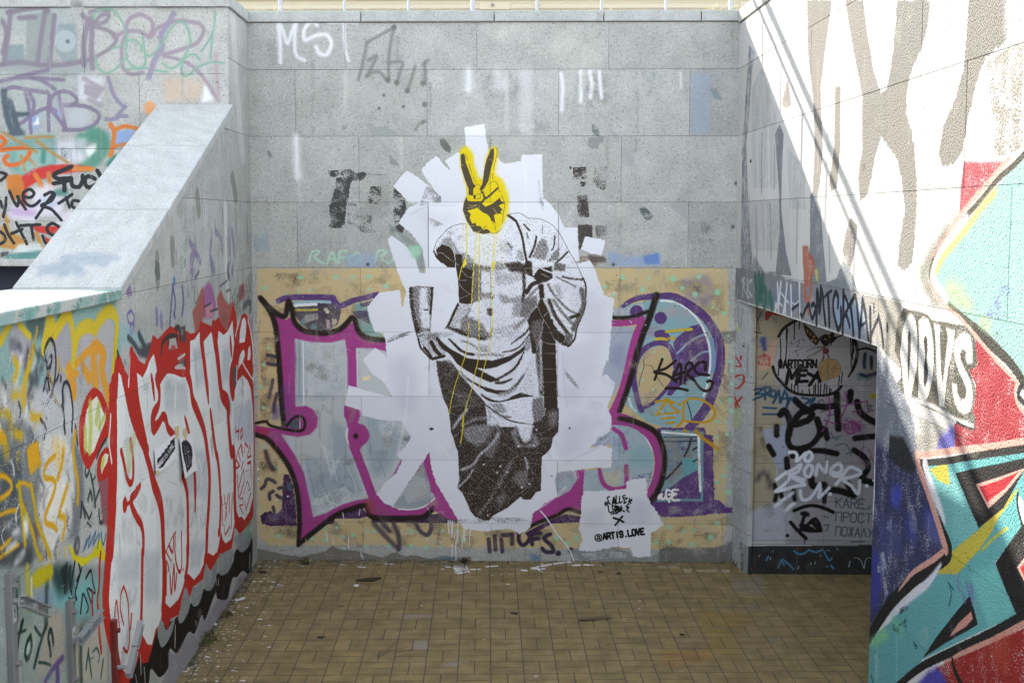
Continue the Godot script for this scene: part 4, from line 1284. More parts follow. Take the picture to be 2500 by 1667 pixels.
func paint_hand() -> void:
	fill("e6d01e", "536,304 546,293 556,295 567,310 571,338 580,363 590,375 596,346 600,315 609,297 622,294 627,307 622,341 621,361 636,369 646,391 653,415 652,440 646,465 635,484 626,499 601,499 573,498 554,471 545,443 552,414 556,400 547,369 538,335", 7)
	fill("e6d01e", "538,310 548,307 555,327 566,363 576,383 589,381 598,327 611,300 622,297 624,314 615,357 632,375 643,412 643,443 635,477 623,496 579,496 556,467 544,443 553,412 550,375")
	fill("564c3c", "538,313 545,309 549,317 550,330 555,343 562,363 568,381 574,387 568,394 568,409 557,408 557,394 547,369 539,341")
	fill("564c3c", "611,300 617,297 618,307 617,323 611,344 608,357 604,375 595,391 587,400 583,394 590,381 595,344 601,321")
	fill("564c3c", "551,412 555,422 565,423 586,423 592,417 591,406 583,401 592,398 595,408 600,415 589,429 597,436 615,428 632,414 634,422 643,426 629,433 638,443 632,448 637,453 623,451 621,454 617,456 621,475 611,468 607,460 601,454 587,448 576,437 573,440 554,445 562,454 559,462 565,476 573,474 576,482 584,481 592,491 599,488 607,493 609,498 592,501 568,495 551,468 543,443 545,428")
	stroke("564c3c", 4.3, "599,415 611,405 627,391")
	fill("564c3c", "568,408 574,408 574,416 570,419 568,412")
	stroke("564c3c", 1.1, "549,310 556,327")
	stroke("564c3c", 1.1, "558,334 564,354")
	stroke("564c3c", 1.1, "568,364 573,376")
	stroke("564c3c", 1.1, "622,296 625,301 624,314 616,349")
	stroke("564c3c", 1.1, "615,357 614,371")
	stroke("564c3c", 1.1, "605,383 615,376 625,379 629,395")
	stroke("564c3c", 1.1, "628,398 633,400")
	stroke("564c3c", 1.1, "635,408 643,428 641,445 637,474")
	stroke("564c3c", 1.1, "611,468 620,482 620,490")
	stroke("564c3c", 1.1, "609,498 623,498 634,489")
	stroke("564c3c", 1.1, "575,407 584,405 585,415 576,417")
	stroke("564c3c", 1.1, "592,487 599,481")
	stroke("564c3c", 1.1, "562,356 566,360")
	stroke("564c3c", 1.1, "574,381 585,386")
	stroke("564c3c", 1.1, "639,429 643,429")
	stroke("564c3c", 1.1, "626,448 636,443")
	stroke("564c3c", 1.1, "625,454 630,447")
	stroke("d7cf7a", 0.5, "556,429 562,434 573,432", 0, 0, 0.8)
	stroke("d7cf7a", 0.5, "554,439 565,438 576,431", 0, 0, 0.8)
	stroke("d7cf7a", 0.5, "581,432 584,443 589,448", 0, 0, 0.8)
	stroke("d7cf7a", 0.5, "615,439 623,449", 0, 0, 0.8)
	stroke("d7cf7a", 0.5, "545,457 553,457", 0, 0, 0.8)
	stroke("d7cf7a", 0.5, "559,481 571,482", 0, 0, 0.8)
	stroke("d7cf7a", 0.5, "539,338 544,337", 0, 0, 0.8)
	stroke("d7cf7a", 0.5, "606,323 614,326", 0, 0, 0.8)
	stroke("d7cf7a", 0.5, "571,496 581,495 587,490", 0, 0, 0.8)
	stroke("e6da52", 1.1, "546,460 543,499 542,539", 0, 0, 0.75)
	stroke("e6da52", 1.1, "554,474 553,521 552,548", 0, 0, 0.75)
	stroke("e6da52", 1.1, "559,481 558,516", 0, 0, 0.75)
	stroke("e6da52", 1.1, "587,503 578,539 569,575", 0, 0, 0.75)
	stroke("e6da52", 1.1, "594,510 590,552", 0, 0, 0.75)
	stroke("e6da52", 1.1, "600,510 596,548 594,588", 0, 0, 0.75)
	stroke("e6da52", 1.1, "610,503 604,543 601,588 599,670", 0, 0, 0.75)
	stroke("e6da52", 1.1, "626,501 621,525 618,548", 0, 0, 0.75)
	stroke("e6da52", 1.1, "634,501 636,543 641,579", 0, 0, 0.75)
	stroke("e6da52", 1.1, "625,505 620,543 614,588 612,634", 0, 0, 0.75)
	stroke("e6da52", 1.1, "618,505 616,548", 0, 0, 0.75)
	stroke("e2d53a", 2.0, "551,474 550,557 540,579 533,608")
	stroke("e2d53a", 2.0, "575,501 568,588 565,634 563,670")
	stroke("e2d53a", 2.0, "582,501 582,566 581,634 581,756")
	stroke("e2d53a", 2.0, "619,498 614,570 612,656 614,702 611,742")
	fill("e2d53a", "544,564 551,557 551,573 542,584")
	fill("e2d53a", "612,570 621,566 618,584 613,593", 0, 1)
	stroke("dccc34", 1.9, "557,711 551,777 538,821 522,867 512,909 509,935")
	stroke("dccc34", 1.9, "582,706 579,797 571,834 564,868 554,901 542,943 540,965")
	stroke("dccc34", 1.8, "612,723 605,770 597,807 583,858 583,875")
	stroke("dccc34", 2.6, "543,936 540,977 535,1007")

func paint_left() -> void:
	stains(120, 0.15, 0.35)
	stroke("6d716d", 6.9, "504,440 504,453", 2, 0, 0.55)
	stroke("8b8f8a", 12.8, "409,469 406,486", 2, 0, 0.55)
	stroke("6d716d", 7.2, "453,543 452,570", 2, 0, 0.55)
	stroke("8b8f8a", 11.1, "594,497 590,525", 2, 0, 0.55)
	stroke("6d716d", 7.8, "329,441 327,471", 2, 0, 0.55)
	stroke("8b8f8a", 15.1, "185,446 179,497", 2, 0, 0.55)
	stroke("6d716d", 9.5, "49,458 50,516", 2, 0, 0.55)
	stroke("8b8f8a", 10.2, "713,535 713,563", 2, 0, 0.55)
	stroke("6d716d", 5.5, "781,506 781,533", 2, 0, 0.55)
	stroke("8b8f8a", 10.5, "672,572 671,579", 2, 0, 0.55)
	stroke("6d716d", 8.3, "256,512 255,558", 2, 0, 0.55)
	stroke("8b8f8a", 9.9, "748,524 747,545", 2, 0, 0.55)
	stroke("dfe2e0", 29.2, "299,438 300,495 304,576 280,639", 5, 0, 0.55)
	stroke("dfe2e0", 16.9, "216,538 211,584", 4, 0, 0.5)
	stroke("d9dcdc", 60.3, "175,-6 151,120 93,312", 6, 0, 0.4)
	fill("5d6259", "249,641 -10,589 -25,681 210,682", 14, 5, 0.5)
	stroke("74786f", 28.8, "885,530 887,571", 3, 0, 0.6)
	stroke("74786f", 36.5, "566,420 559,446", 3, 0, 0.6)
	stroke("74786f", 38.3, "215,376 182,414", 3, 0, 0.6)
	stroke("74786f", 31.6, "776,509 774,537", 3, 0, 0.6)
	fill("646c66", "893,533 872,541 867,568 892,570 905,555", 0, 1)
	stroke("4f7f78", 18.1, "671,507 678,526 688,547", 3, 5, 0.7)
	stroke("7d7196", 15.6, "642,507 604,524 554,548", 3, 2, 0.8)
	stroke("7d7196", 28.1, "604,524 630,545 629,565", 3, 2, 0.8)
	stroke("7d7196", 19.9, "439,492 455,516 462,543 438,571", 3, 3, 0.7)
	stroke("7d7196", 15.9, "406,490 356,504 339,531", 3, 3, 0.7)
	stroke("7d7196", 26.0, "264,491 274,532", 3, 3, 0.7)
	stroke("7d7196", 23.9, "233,494 215,521 213,559 237,579", 3, 3, 0.7)
	stroke("7d7196", 12.5, "462,543 419,570", 3, 3, 0.7)
	stroke("5d6068", 7.7, "568,566 602,578", 1, 0, 0.8)
	stroke("5d6068", 16.5, "277,565 289,581 275,592", 1, 0, 0.8)
	stroke("5d6068", 5.7, "296,597 371,607", 1, 0, 0.8)
	stroke("5a5c8c", 10.2, "779,586 792,607 810,653", 1, 0, 0.85)
	stroke("5a5c8c", 9.7, "782,586 764,611 774,636", 1, 0, 0.85)
	stroke("5a5c8c", 11.0, "708,591 703,621 716,640", 1, 0, 0.85)
	stroke("5a5c8c", 5.5, "781,635 767,643", 1, 0, 0.85)
	stroke("5f7fa8", 19.3, "771,576", 3)
	stroke("6a7068", 5.2, "612,593 607,626 573,617", 0, 0, 0.8)
	stroke("6a7068", 6.1, "309,621 267,619 263,632 282,656", 0, 0, 0.8)
	stroke("6a7068", 4.7, "249,643 203,619", 0, 0, 0.8)
	stroke("6f5f9a", 4.7, "1056,608 1078,614 1070,627 1053,630 1040,621 1056,608", 1)
	stroke("6f5f9a", 6.5, "1059,629 1066,643 1048,642 1044,630", 1)
	stroke("7d7196", 14.0, "1070,570 1071,580", 2, 0, 0.8)
	stroke("7d7196", 13.3, "1059,573 1056,580", 2, 0, 0.8)
	stroke("7a6aa4", 17.7, "899,621 897,639", 2, 0, 0.7)
	stroke("7a6aa4", 18.0, "868,632 866,647", 2, 0, 0.7)
	fill("8ab4bc", "1132,615 1042,642 967,659 982,672 1045,672 1125,657 1149,668 1154,613", 10, 1, 0.7)
	stroke("454b50", 10.4, "1078,649 1050,660 1021,676", 2)
	stroke("454b50", 14.0, "1015,650 982,673", 2)
	fill("454b50", "1027,674 942,670 937,683 971,695 1021,685", 4)
	fill("a0609a", "541,625 521,598 476,592 442,610 413,643 448,668 536,661", 5, 0, 0.85)
	fill("c88a9a", "516,640 445,637 448,664 510,663", 2)
	stroke("5a5060", 4.2, "529,639 463,636")
	stroke("5a5060", 4.1, "474,652 395,652")
	fill("a84a42", "633,641 591,629 555,603 529,599 525,643 555,676 613,684", 4, 0, 0.75)
	fill("a84a42", "407,631 367,614 330,636 281,652 228,647 200,687 235,711 376,699", 4, 0, 0.75)
	fill("8a4a55", "159,617 102,615 104,641 163,657 172,635", 3, 0, 0.8)
	stroke("62676c", 14.4, "119,669 71,661 23,667 37,684", 2)
	fill("86aeac", "1622,582 1145,581 1115,665 1153,709 1350,698 1628,648", 4, 1, 0.9)
	fill("4d6a60", "1364,576 1328,575 1339,590 1370,591", 8)
	fill("51676a", "1525,585 1451,585 1458,614 1517,611", 12, 0, 0.9)
	fill("5f8a6a", "1570,581 1549,580 1550,588 1567,587", 6)
	fill("3f6a5a", "1407,587 1373,587 1383,600 1408,599", 8, 0, 0.8)
	fill("70767c", "1636,694 1392,733 1320,796 1317,848 1351,898 1480,896 1653,860", 10, 1, 0.95)
	fill("4a505a", "1635,736 1561,745 1554,796 1570,838 1645,835", 14, 2)
	fill("3a4043", "1644,830 1526,866 1537,904 1649,872", 14)
	fill("a3a3ae", "1579,608 1571,593 1557,588 1537,596 1517,608 1493,621 1510,650 1559,640 1584,622", 4, 1)
	fill("a3a3ae", "1427,619 1409,610 1370,599 1354,609 1351,641 1353,684 1353,727 1476,715 1510,683 1463,669 1452,636", 3, 1)
	fill("b0b0b4", "1338,642 1324,625 1296,618 1263,624 1245,632 1218,616 1181,608 1153,625 1154,661 1159,715 1341,699", 3, 1)
	stroke("4f545c", 9.1, "1573,611 1546,616 1540,629", 6, 0, 0.8)
	stroke("4f545c", 11.1, "1518,624 1528,648 1497,665", 6, 0, 0.8)
	stroke("4f545c", 10.7, "1483,633 1460,635 1477,654", 6, 0, 0.8)
	stroke("4f545c", 12.1, "1508,664 1524,681", 6, 0, 0.8)
	stroke("4f545c", 13.4, "1495,650 1490,666", 6, 0, 0.8)
	stroke("dfe2e6", 9.2, "1540,627 1564,660", 6, 0, 0.8)
	stroke("dfe2e6", 5.9, "1495,642 1506,646", 6, 0, 0.8)
	stroke("dfe2e6", 8.6, "1604,664 1594,690", 6, 0, 0.8)
	stroke("dfe2e6", 10.1, "1525,687 1534,704", 6, 0, 0.8)
	stroke("dfe2e6", 8.0, "1575,700 1582,707", 6, 0, 0.8)
	fill("c6cad0", "1517,683 1449,679 1351,704 1338,758 1384,774 1472,758 1535,712", 12, 1, 0.8)
	stroke("cfb92f", 12.0, "1605,605 1584,593 1574,587", 2)
	stroke("cfb92f", 10.1, "1547,588 1532,597 1510,608", 2)
	stroke("cfb92f", 19.6, "1463,628 1449,607 1438,591", 2)
	stroke("cfb92f", 19.1, "1438,591 1425,601 1422,612 1396,601 1365,591 1353,602 1346,620 1344,642 1354,669", 2)
	stroke("cfb92f", 20.9, "1339,636 1324,620 1296,614 1267,615 1246,621 1227,611 1180,601 1146,609 1136,624 1148,655 1166,701", 2)
	fill("cfb92f", "1463,624 1447,591 1436,590 1420,610 1434,618", 2)
	stroke("c9a82c", 14.1, "1500,623 1517,644 1533,661 1539,685", 5, 0, 0.95)
	stroke("c9a82c", 11.7, "1565,631 1555,640 1567,654", 5, 0, 0.95)
	stroke("c9a82c", 9.8, "1613,687 1588,693 1583,708", 5, 0, 0.95)
	stroke("c9a82c", 10.6, "1572,673 1545,676 1543,689", 5, 0, 0.95)
	stroke("caa42a", 14.5, "1616,711 1604,723", 5)
	stroke("caa42a", 9.1, "1570,719 1550,725", 5)
	stroke("caa42a", 9.1, "1516,707 1479,714", 5)
	stroke("d99a30", 22.2, "1369,666 1353,684 1350,700", 2)
	stroke("d99a30", 12.1, "1337,662 1305,654 1266,648 1241,646", 2)
	stroke("d99a30", 20.2, "1241,646 1207,662 1213,673", 2)
	stroke("d99a30", 16.9, "1306,669 1280,690", 2)
	stroke("d99a30", 8.9, "1369,670 1330,676", 2)
	stroke("d99a30", 30.5, "1256,651 1259,677 1251,699", 4, 0, 0.9)
	stroke("d99a30", 26.2, "1224,678 1211,702 1188,733", 4, 0, 0.9)
	stroke("23262b", 5.0, "1457,643 1460,632 1451,623 1437,618 1423,625 1419,641 1420,658 1428,675 1440,672 1448,658 1441,642 1433,641 1438,651 1455,665 1468,680", 1)
	stroke("23262b", 5.6, "1453,646 1451,666 1447,682", 1)
	stroke("23262b", 4.5, "1428,675 1414,672 1406,661", 1)
	stroke("23262b", 5.0, "1428,677 1437,686", 1)
	stroke("23262b", 5.7, "1397,693 1392,683 1379,681 1367,690 1360,708 1357,723 1362,751", 1)
	stroke("23262b", 6.2, "1401,672 1402,676", 1)
	stroke("23262b", 6.1, "1397,692 1396,720 1390,749", 1)
	stroke("23262b", 6.2, "1346,746 1340,772", 1)
	stroke("c9c9c2", 4.6, "1570,621 1582,634 1593,650", 0, 4)
	stroke("c9c9c2", 2.6, "1590,652 1570,647", 0, 4)
	stroke("c9c9c2", 5.3, "1489,624 1483,638", 0, 4)
	stroke("c9c9c2", 3.0, "1534,637 1549,642", 0, 4)
	stroke("3a3d45", 7.0, "1472,676 1466,699 1434,688", 0, 4)
	stroke("3a3d45", 6.8, "1481,691 1461,718", 0, 4)
	stroke("3a3d45", 5.0, "1430,697 1411,709", 0, 4)
	fill("d6d5d2", "1484,737 1414,741 1358,776 1357,839 1385,890 1459,899 1501,872 1506,830 1492,787", 12, 1, 0.95)
	fill("e6e4de", "1482,791 1384,808 1398,865 1468,852", 12, 0, 0.8)
	fill("e0c888", "1444,746 1387,763 1405,794 1434,789", 8, 0, 0.8)
	stroke("55555f", 8.7, "1365,772 1382,784", 5, 4, 0.7)
	stroke("55555f", 11.1, "1339,825 1358,852", 5, 4, 0.7)
	stroke("55555f", 6.7, "1516,793 1491,810 1499,820", 5, 4, 0.7)
	stroke("55555f", 6.8, "1529,825 1516,857 1486,863", 5, 4, 0.7)
	stroke("55555f", 10.4, "1372,836 1366,858", 5, 4, 0.7)
	fill("6a4a45", "1527,839 1488,847 1493,866 1522,859", 9, 0, 0.6)
	stroke("23262b", 4.9, "1484,715 1464,731 1473,742", 0, 3, 0.8)
	stroke("e4e5e6", 3.4, "1439,642 1443,646 1450,650", 2, 1, 0.8)
	stroke("c9a52c", 6.8, "1484,600 1487,606 1492,612", 0, 1, 0.8)
	stroke("5b6068", 3.7, "1590,680 1608,682 1604,687", 0, 4, 0.8)
	stroke("8d7f86", 6.4, "1414,651 1421,665 1416,681", 4, 4, 0.8)
	stroke("d6b93a", 2.4, "1400,753 1413,759 1406,767", 0, 5, 0.8)
	stroke("3c4148", 3.3, "1556,683 1554,687 1551,691", 2, 3, 0.8)
	stroke("b9bcc4", 3.4, "1457,630 1460,639 1469,647", 4, 5, 0.8)
	stroke("23262b", 4.6, "1417,607 1432,618 1424,632", 0, 4, 0.8)
	stroke("e4e5e6", 5.6, "1487,748 1496,752 1496,757", 4, 5, 0.8)
	stroke("c9a52c", 7.4, "1408,646 1409,655 1407,664", 2, 1, 0.8)
	stroke("5b6068", 3.1, "1532,744 1538,748 1533,756", 2, 1, 0.8)
	stroke("8d7f86", 2.2, "1549,640 1558,645 1561,650", 2, 4, 0.8)
	stroke("d6b93a", 1.9, "1450,614 1433,626 1439,636", 2, 5, 0.8)
	stroke("3c4148", 1.6, "1518,660 1507,666 1507,670", 0, 4, 0.8)
	stroke("b9bcc4", 3.7, "1390,700 1384,706 1378,713", 2, 4, 0.8)
	stroke("23262b", 3.7, "1604,649 1599,655 1594,660", 4, 3, 0.8)
	stroke("e4e5e6", 4.9, "1398,719 1398,727 1407,734", 0, 3, 0.8)
	stroke("c9a52c", 5.5, "1431,689 1424,696 1418,703", 2, 5, 0.8)
	stroke("5b6068", 5.2, "1506,681 1522,688 1521,697", 4, 1, 0.8)
	stroke("8d7f86", 5.2, "1444,660 1447,671 1454,682", 4, 5, 0.8)
	stroke("d6b93a", 3.4, "1393,662 1376,670 1383,676", 2, 5, 0.8)
	stroke("3c4148", 3.6, "1523,720 1512,733 1516,743", 4, 3, 0.8)
	stroke("b9bcc4", 6.1, "1548,720 1537,735 1546,746", 4, 4, 0.8)
	stroke("23262b", 4.1, "1497,623 1482,637 1487,649", 4, 3, 0.8)
	stroke("e4e5e6", 3.8, "1586,704 1580,715 1583,724", 4, 5, 0.8)
	stroke("c9a52c", 4.5, "1449,606 1457,611 1452,617", 4, 4, 0.8)
	stroke("5b6068", 1.8, "1471,606 1487,613 1481,623", 2, 4, 0.8)
	stroke("8d7f86", 4.2, "1514,680 1527,686 1520,696", 0, 4, 0.8)
	stroke("d6b93a", 4.6, "1455,660 1434,671 1443,678", 4, 5, 0.8)
	stroke("3c4148", 4.8, "1394,697 1393,705 1403,711", 2, 5, 0.8)
	stroke("b9bcc4", 4.4, "1431,670 1434,683 1428,697", 4, 3, 0.8)
	stroke("23262b", 3.7, "1502,746 1492,762 1501,774", 0, 3, 0.8)
	stroke("e4e5e6", 4.8, "1596,671 1600,680 1607,689", 2, 3, 0.8)
	stroke("c9a52c", 2.4, "1520,630 1499,639 1508,645", 0, 5, 0.8)
	stroke("5b6068", 5.3, "1448,649 1467,654 1464,661", 2, 4, 0.8)
	stroke("8d7f86", 3.6, "1508,615 1506,625 1512,635", 2, 1, 0.8)
	stroke("d6b93a", 2.4, "1515,682 1516,688 1517,694", 0, 5, 0.8)
	stroke("3c4148", 4.5, "1557,683 1550,693 1555,701", 0, 1, 0.8)
	stroke("b9bcc4", 4.1, "1443,650 1449,659 1450,669", 2, 5, 0.8)
	stroke("23262b", 2.8, "1544,706 1559,713 1559,723", 0, 4, 0.8)
	stroke("e4e5e6", 5.2, "1618,699 1615,707 1617,715", 2, 3, 0.8)
	stroke("c9a52c", 3.8, "1518,700 1502,714 1508,725", 2, 1, 0.8)
	stroke("5b6068", 6.7, "1462,669 1461,676 1454,684", 2, 3, 0.8)
	stroke("8d7f86", 2.5, "1392,695 1387,705 1393,713", 2, 1, 0.8)
	stroke("d6b93a", 3.5, "1428,848 1413,855 1423,857", 4, 3, 0.8)
	stroke("3c4148", 4.7, "1624,828 1618,835 1621,839", 0, 5, 0.8)
	stroke("b9bcc4", 3.4, "1449,806 1466,808 1459,815", 0, 1, 0.8)
	stroke("23262b", 3.9, "1495,832 1508,839 1503,851", 2, 4, 0.8)
	stroke("e4e5e6", 3.2, "1621,720 1620,729 1623,738", 0, 4, 0.8)
	stroke("c9a52c", 7.1, "1447,760 1447,770 1449,779", 4, 4, 0.8)
	stroke("5b6068", 3.6, "1568,798 1569,804 1564,811", 0, 5, 0.8)
	stroke("8d7f86", 2.6, "1518,784 1529,786 1531,791", 0, 1, 0.8)
	stroke("d6b93a", 3.9, "1404,827 1400,836 1409,842", 0, 1, 0.8)
	stroke("3c4148", 3.3, "1494,788 1479,803 1485,813", 4, 1, 0.8)
	stroke("b9bcc4", 4.2, "1617,840 1625,846 1625,853", 0, 5, 0.8)
	stroke("23262b", 2.3, "1552,811 1550,818 1556,824", 4, 5, 0.8)
	stroke("e4e5e6", 5.5, "1421,811 1420,824 1423,835", 4, 4, 0.8)
	stroke("c9a52c", 1.6, "1528,737 1530,740 1536,743", 2, 5, 0.8)
	stroke("5b6068", 3.5, "1629,773 1628,784 1629,795", 0, 4, 0.8)
	stroke("8d7f86", 4.4, "1589,735 1597,741 1593,748", 2, 1, 0.8)
	stroke("d6b93a", 2.5, "1559,741 1573,745 1567,752", 2, 5, 0.8)
	stroke("3c4148", 6.6, "1384,862 1393,870 1387,882", 4, 5, 0.8)
	stroke("b9bcc4", 2.0, "1563,818 1579,824 1573,835", 0, 1, 0.8)
	stroke("23262b", 2.8, "1482,875 1480,886 1479,896", 0, 3, 0.8)
	stroke("e4e5e6", 4.0, "1588,748 1580,759 1580,768", 2, 1, 0.8)
	stroke("c9a52c", 2.0, "1516,794 1521,803 1527,812", 4, 5, 0.8)
	stroke("5b6068", 2.2, "1385,867 1377,875 1377,881", 4, 4, 0.8)
	stroke("8d7f86", 5.5, "1468,812 1482,820 1482,831", 4, 1, 0.8)
	stroke("d6b93a", 5.0, "1408,900 1409,906 1404,913", 0, 1, 0.8)
	stroke("3c4148", 1.8, "1390,878 1384,884 1376,891", 4, 4, 0.8)
	stroke("b9bcc4", 6.2, "1472,802 1475,808 1476,815", 0, 1, 0.8)
	stroke("23262b", 3.0, "1386,798 1384,806 1378,816", 2, 3, 0.8)
	stroke("e4e5e6", 1.9, "1614,821 1625,828 1620,840", 0, 1, 0.8)
	stroke("c9a52c", 4.1, "1431,897 1443,904 1440,916", 4, 4, 0.8)
	stroke("5b6068", 5.5, "1430,883 1446,892 1445,904", 4, 1, 0.8)
	stroke("8d7f86", 4.2, "1397,853 1390,866 1397,876", 4, 1, 0.8)
	stroke("d6b93a", 3.4, "1447,849 1446,856 1440,864", 0, 5, 0.8)
	stroke("3c4148", 2.0, "1587,751 1589,760 1594,768", 4, 1, 0.8)
	stroke("b9bcc4", 4.2, "1617,715 1615,719 1621,723", 4, 1, 0.8)
	stroke("23262b", 1.8, "1574,779 1578,784 1580,790", 0, 1, 0.8)
	stroke("e4e5e6", 4.7, "1568,806 1578,813 1578,822", 2, 1, 0.8)
	stroke("c9a52c", 2.0, "1549,786 1554,791 1548,798", 4, 4, 0.8)
	stroke("5b6068", 5.1, "1506,878 1518,884 1518,893", 0, 4, 0.8)
	stroke("8d7f86", 7.5, "1361,756 1365,765 1363,774", 0, 4, 0.8)
	stroke("d6b93a", 4.6, "1560,747 1568,754 1565,763", 2, 4, 0.8)
	stroke("3c4148", 4.1, "1422,849 1438,858 1436,871", 0, 4, 0.8)
	stroke("b9bcc4", 4.3, "1503,732 1507,737 1514,740", 0, 5, 0.8)
	stroke("23262b", 2.7, "1513,798 1521,804 1525,812", 0, 4, 0.8)
	stroke("e4e5e6", 5.0, "1411,745 1409,756 1410,766", 4, 3, 0.8)
	stroke("c9a52c", 3.9, "1525,845 1522,854 1516,865", 0, 3, 0.8)
	stroke("5b6068", 2.8, "1544,810 1551,818 1546,829", 0, 5, 0.8)
	stroke("8d7f86", 5.9, "1483,867 1495,876 1488,891", 4, 4, 0.8)
	stroke("d6b93a", 4.6, "1617,817 1605,829 1609,837", 4, 4, 0.8)
	stroke("3c4148", 5.0, "1505,740 1511,744 1510,749", 0, 3, 0.8)
	fill("d3a01c", "1535,745 1517,741 1494,741 1490,764 1484,774 1524,779 1532,767", 2)
	stroke("d3a01c", 7.7, "1435,771 1460,774 1475,781 1476,791 1449,799 1436,808 1446,820 1466,832 1480,842 1475,851 1448,861 1438,869", 1)
	stroke("d3a01c", 9.5, "1399,771 1408,789 1428,803", 3, 0, 0.9)
	stroke("d3a01c", 9.1, "1387,820 1406,834 1421,845 1424,853 1401,862 1406,876 1415,886", 3, 0, 0.9)
	stroke("d3a01c", 11.0, "1348,755 1358,776 1353,802 1343,827 1348,852", 3, 0, 0.9)
	stroke("d3a01c", 6.3, "1626,758 1604,765 1589,776 1595,784 1623,786", 2)
	stroke("d3a01c", 4.3, "1631,804 1603,806 1578,810", 2)
	stroke("d3a01c", 5.6, "1635,844 1612,842 1599,840", 2)
	stroke("d3a01c", 5.1, "1633,853 1607,853 1573,853", 2)
	stroke("d3a01c", 4.6, "1574,782 1555,782 1528,791", 2)
	stroke("bfa220", 9.7, "1564,781 1562,799 1557,824 1552,858", 3)
	stroke("bfa220", 8.5, "1525,791 1515,817 1508,841 1487,868 1463,899", 3)
	stroke("bfa220", 7.5, "1562,801 1544,824 1525,852 1514,875 1496,893", 3)
	fill("d3a01c", "1621,709 1602,712 1600,724 1622,723", 4)
	stroke("b9a227", 5.7, "1587,713 1547,726", 8, 0, 0.8)
	stroke("b9a227", 14.2, "1601,730 1601,738", 8, 0, 0.8)
	stroke("eceef0", 3.9, "1610,821 1596,824", 6)
	stroke("eceef0", 5.0, "1613,850 1580,849", 6)
	stroke("eceef0", 5.7, "1589,872 1555,868", 6)
	stroke("eceef0", 4.5, "1591,836 1570,837", 6)
	stroke("eceef0", 10.5, "1548,830 1546,844", 6)
	fill("86938f", "1641,861 1435,918 1222,976 1229,1158 1655,998", 6, 1, 0.9)
	fill("74b0b2", "1481,934 1342,961 1244,989 1285,1036 1376,1009 1465,963", 14, 0, 0.85)
	fill("24403f", "1460,911 1382,929 1372,966 1439,958 1456,937", 12, 0, 0.9)
	fill("7d8fa6", "1523,928 1457,943 1466,969 1522,952", 10, 0, 0.8)
	fill("a59c8e", "1484,964 1422,983 1429,1060 1533,1033", 12, 1, 0.8)
	fill("9fb0a4", "1573,915 1524,937 1524,994 1581,995", 10, 0, 0.7)
	fill("b8b2a2", "1377,1020 1235,1054 1240,1149 1398,1091", 8, 1, 0.85)
	fill("b3a80f", "1534,905 1514,901 1459,908 1455,923 1471,928 1504,924 1528,921", 3)
	stroke("a8a34a", 17.8, "1548,892 1547,913 1545,936", 4, 0, 0.9)
	stroke("c9cf9a", 5.7, "1535,906 1536,939", 2)
	stroke("173029", 9.3, "1581,898 1584,918 1588,941", 6, 0, 0.75)
	stroke("173029", 10.5, "1481,930 1486,955 1489,980", 6, 0, 0.75)
	stroke("173029", 11.7, "1383,979 1386,1012", 6, 0, 0.75)
	stroke("173029", 12.1, "1353,1034 1359,1073 1359,1104", 6, 0, 0.75)
	stroke("173029", 7.4, "1569,949 1582,964 1589,977 1594,990", 1)
	stroke("173029", 2.9, "1609,954 1586,959 1560,963", 1)
	stroke("173029", 6.5, "1544,976 1558,980 1565,990 1560,1000 1549,998 1542,989 1544,976", 1)
	stroke("173029", 3.8, "1530,969 1519,980 1504,991", 1)
	stroke("173029", 7.2, "1487,980 1502,989 1518,1001 1536,1018", 1)
	stroke("173029", 7.2, "1465,1013 1469,996 1476,991 1483,998 1479,1010 1476,1024", 1)
	stroke("173029", 2.8, "1520,1018 1500,1026 1477,1037", 1)
	fill("9ec4ba", "1553,982 1549,984 1553,994 1560,995 1558,986", 1)
	stroke("2a4c46", 5.4, "1337,1093 1323,1069", 1)
	stroke("2a4c46", 4.6, "1324,1072 1313,1114", 1)
	stroke("2a4c46", 1.8, "1330,1082 1299,1089", 1)
	stroke("2a4c46", 3.7, "1305,1079 1286,1080 1274,1095 1280,1103", 1)
	stroke("2a4c46", 5.7, "1257,1108 1271,1129", 1)
	stroke("5a4a80", 8.2, "1499,1050 1467,1044 1431,1043", 3)
	stroke("5a4a80", 14.8, "1452,1052 1453,1069", 3)
	stroke("14181a", 5.2, "1402,923 1414,940 1414,960")
	stroke("14181a", 5.0, "1386,932 1394,949 1386,969")
	stroke("14181a", 5.4, "1368,929 1380,946 1389,961")
	stroke("14181a", 4.5, "1354,936 1348,950 1364,958")
	stroke("14181a", 4.8, "1341,947 1357,960 1372,973 1366,984")
	stroke("14181a", 4.0, "1337,984 1317,1010 1327,1015")
	stroke("14181a", 4.0, "1322,982 1302,1011")
	stroke("14181a", 4.4, "1324,966 1301,961 1295,978")
	stroke("14181a", 5.9, "1341,985 1352,1007")
	stroke("14181a", 3.8, "1295,978 1285,999 1315,983")
	stroke("14181a", 2.1, "1400,971 1374,987")
	fill("14181a", "1429,923 1402,923 1403,963 1412,960", 5, 0, 0.7)
	fill("cfc312", "1395,898 1376,910 1361,924 1327,937 1293,938 1255,926 1241,941 1226,970 1277,948 1336,946 1377,925", 1)
	stroke("3f6488", 4.0, "1325,923 1299,910 1309,926 1273,912 1288,928 1257,919 1267,938", 1, 0, 0.85)
	stroke("3f6488", 4.5, "1248,920 1241,940 1226,928", 1, 0, 0.85)
	stroke("3f6488", 3.7, "1333,925 1312,912", 1, 0, 0.85)
	stroke("2a2e30", 5.8, "1310,813 1307,825 1292,819", 1, 0, 0.85)
	stroke("2a2e30", 6.7, "1286,826 1275,849 1270,876", 1, 0, 0.85)
	stroke("2a2e30", 4.0, "1283,837 1265,833", 1, 0, 0.85)
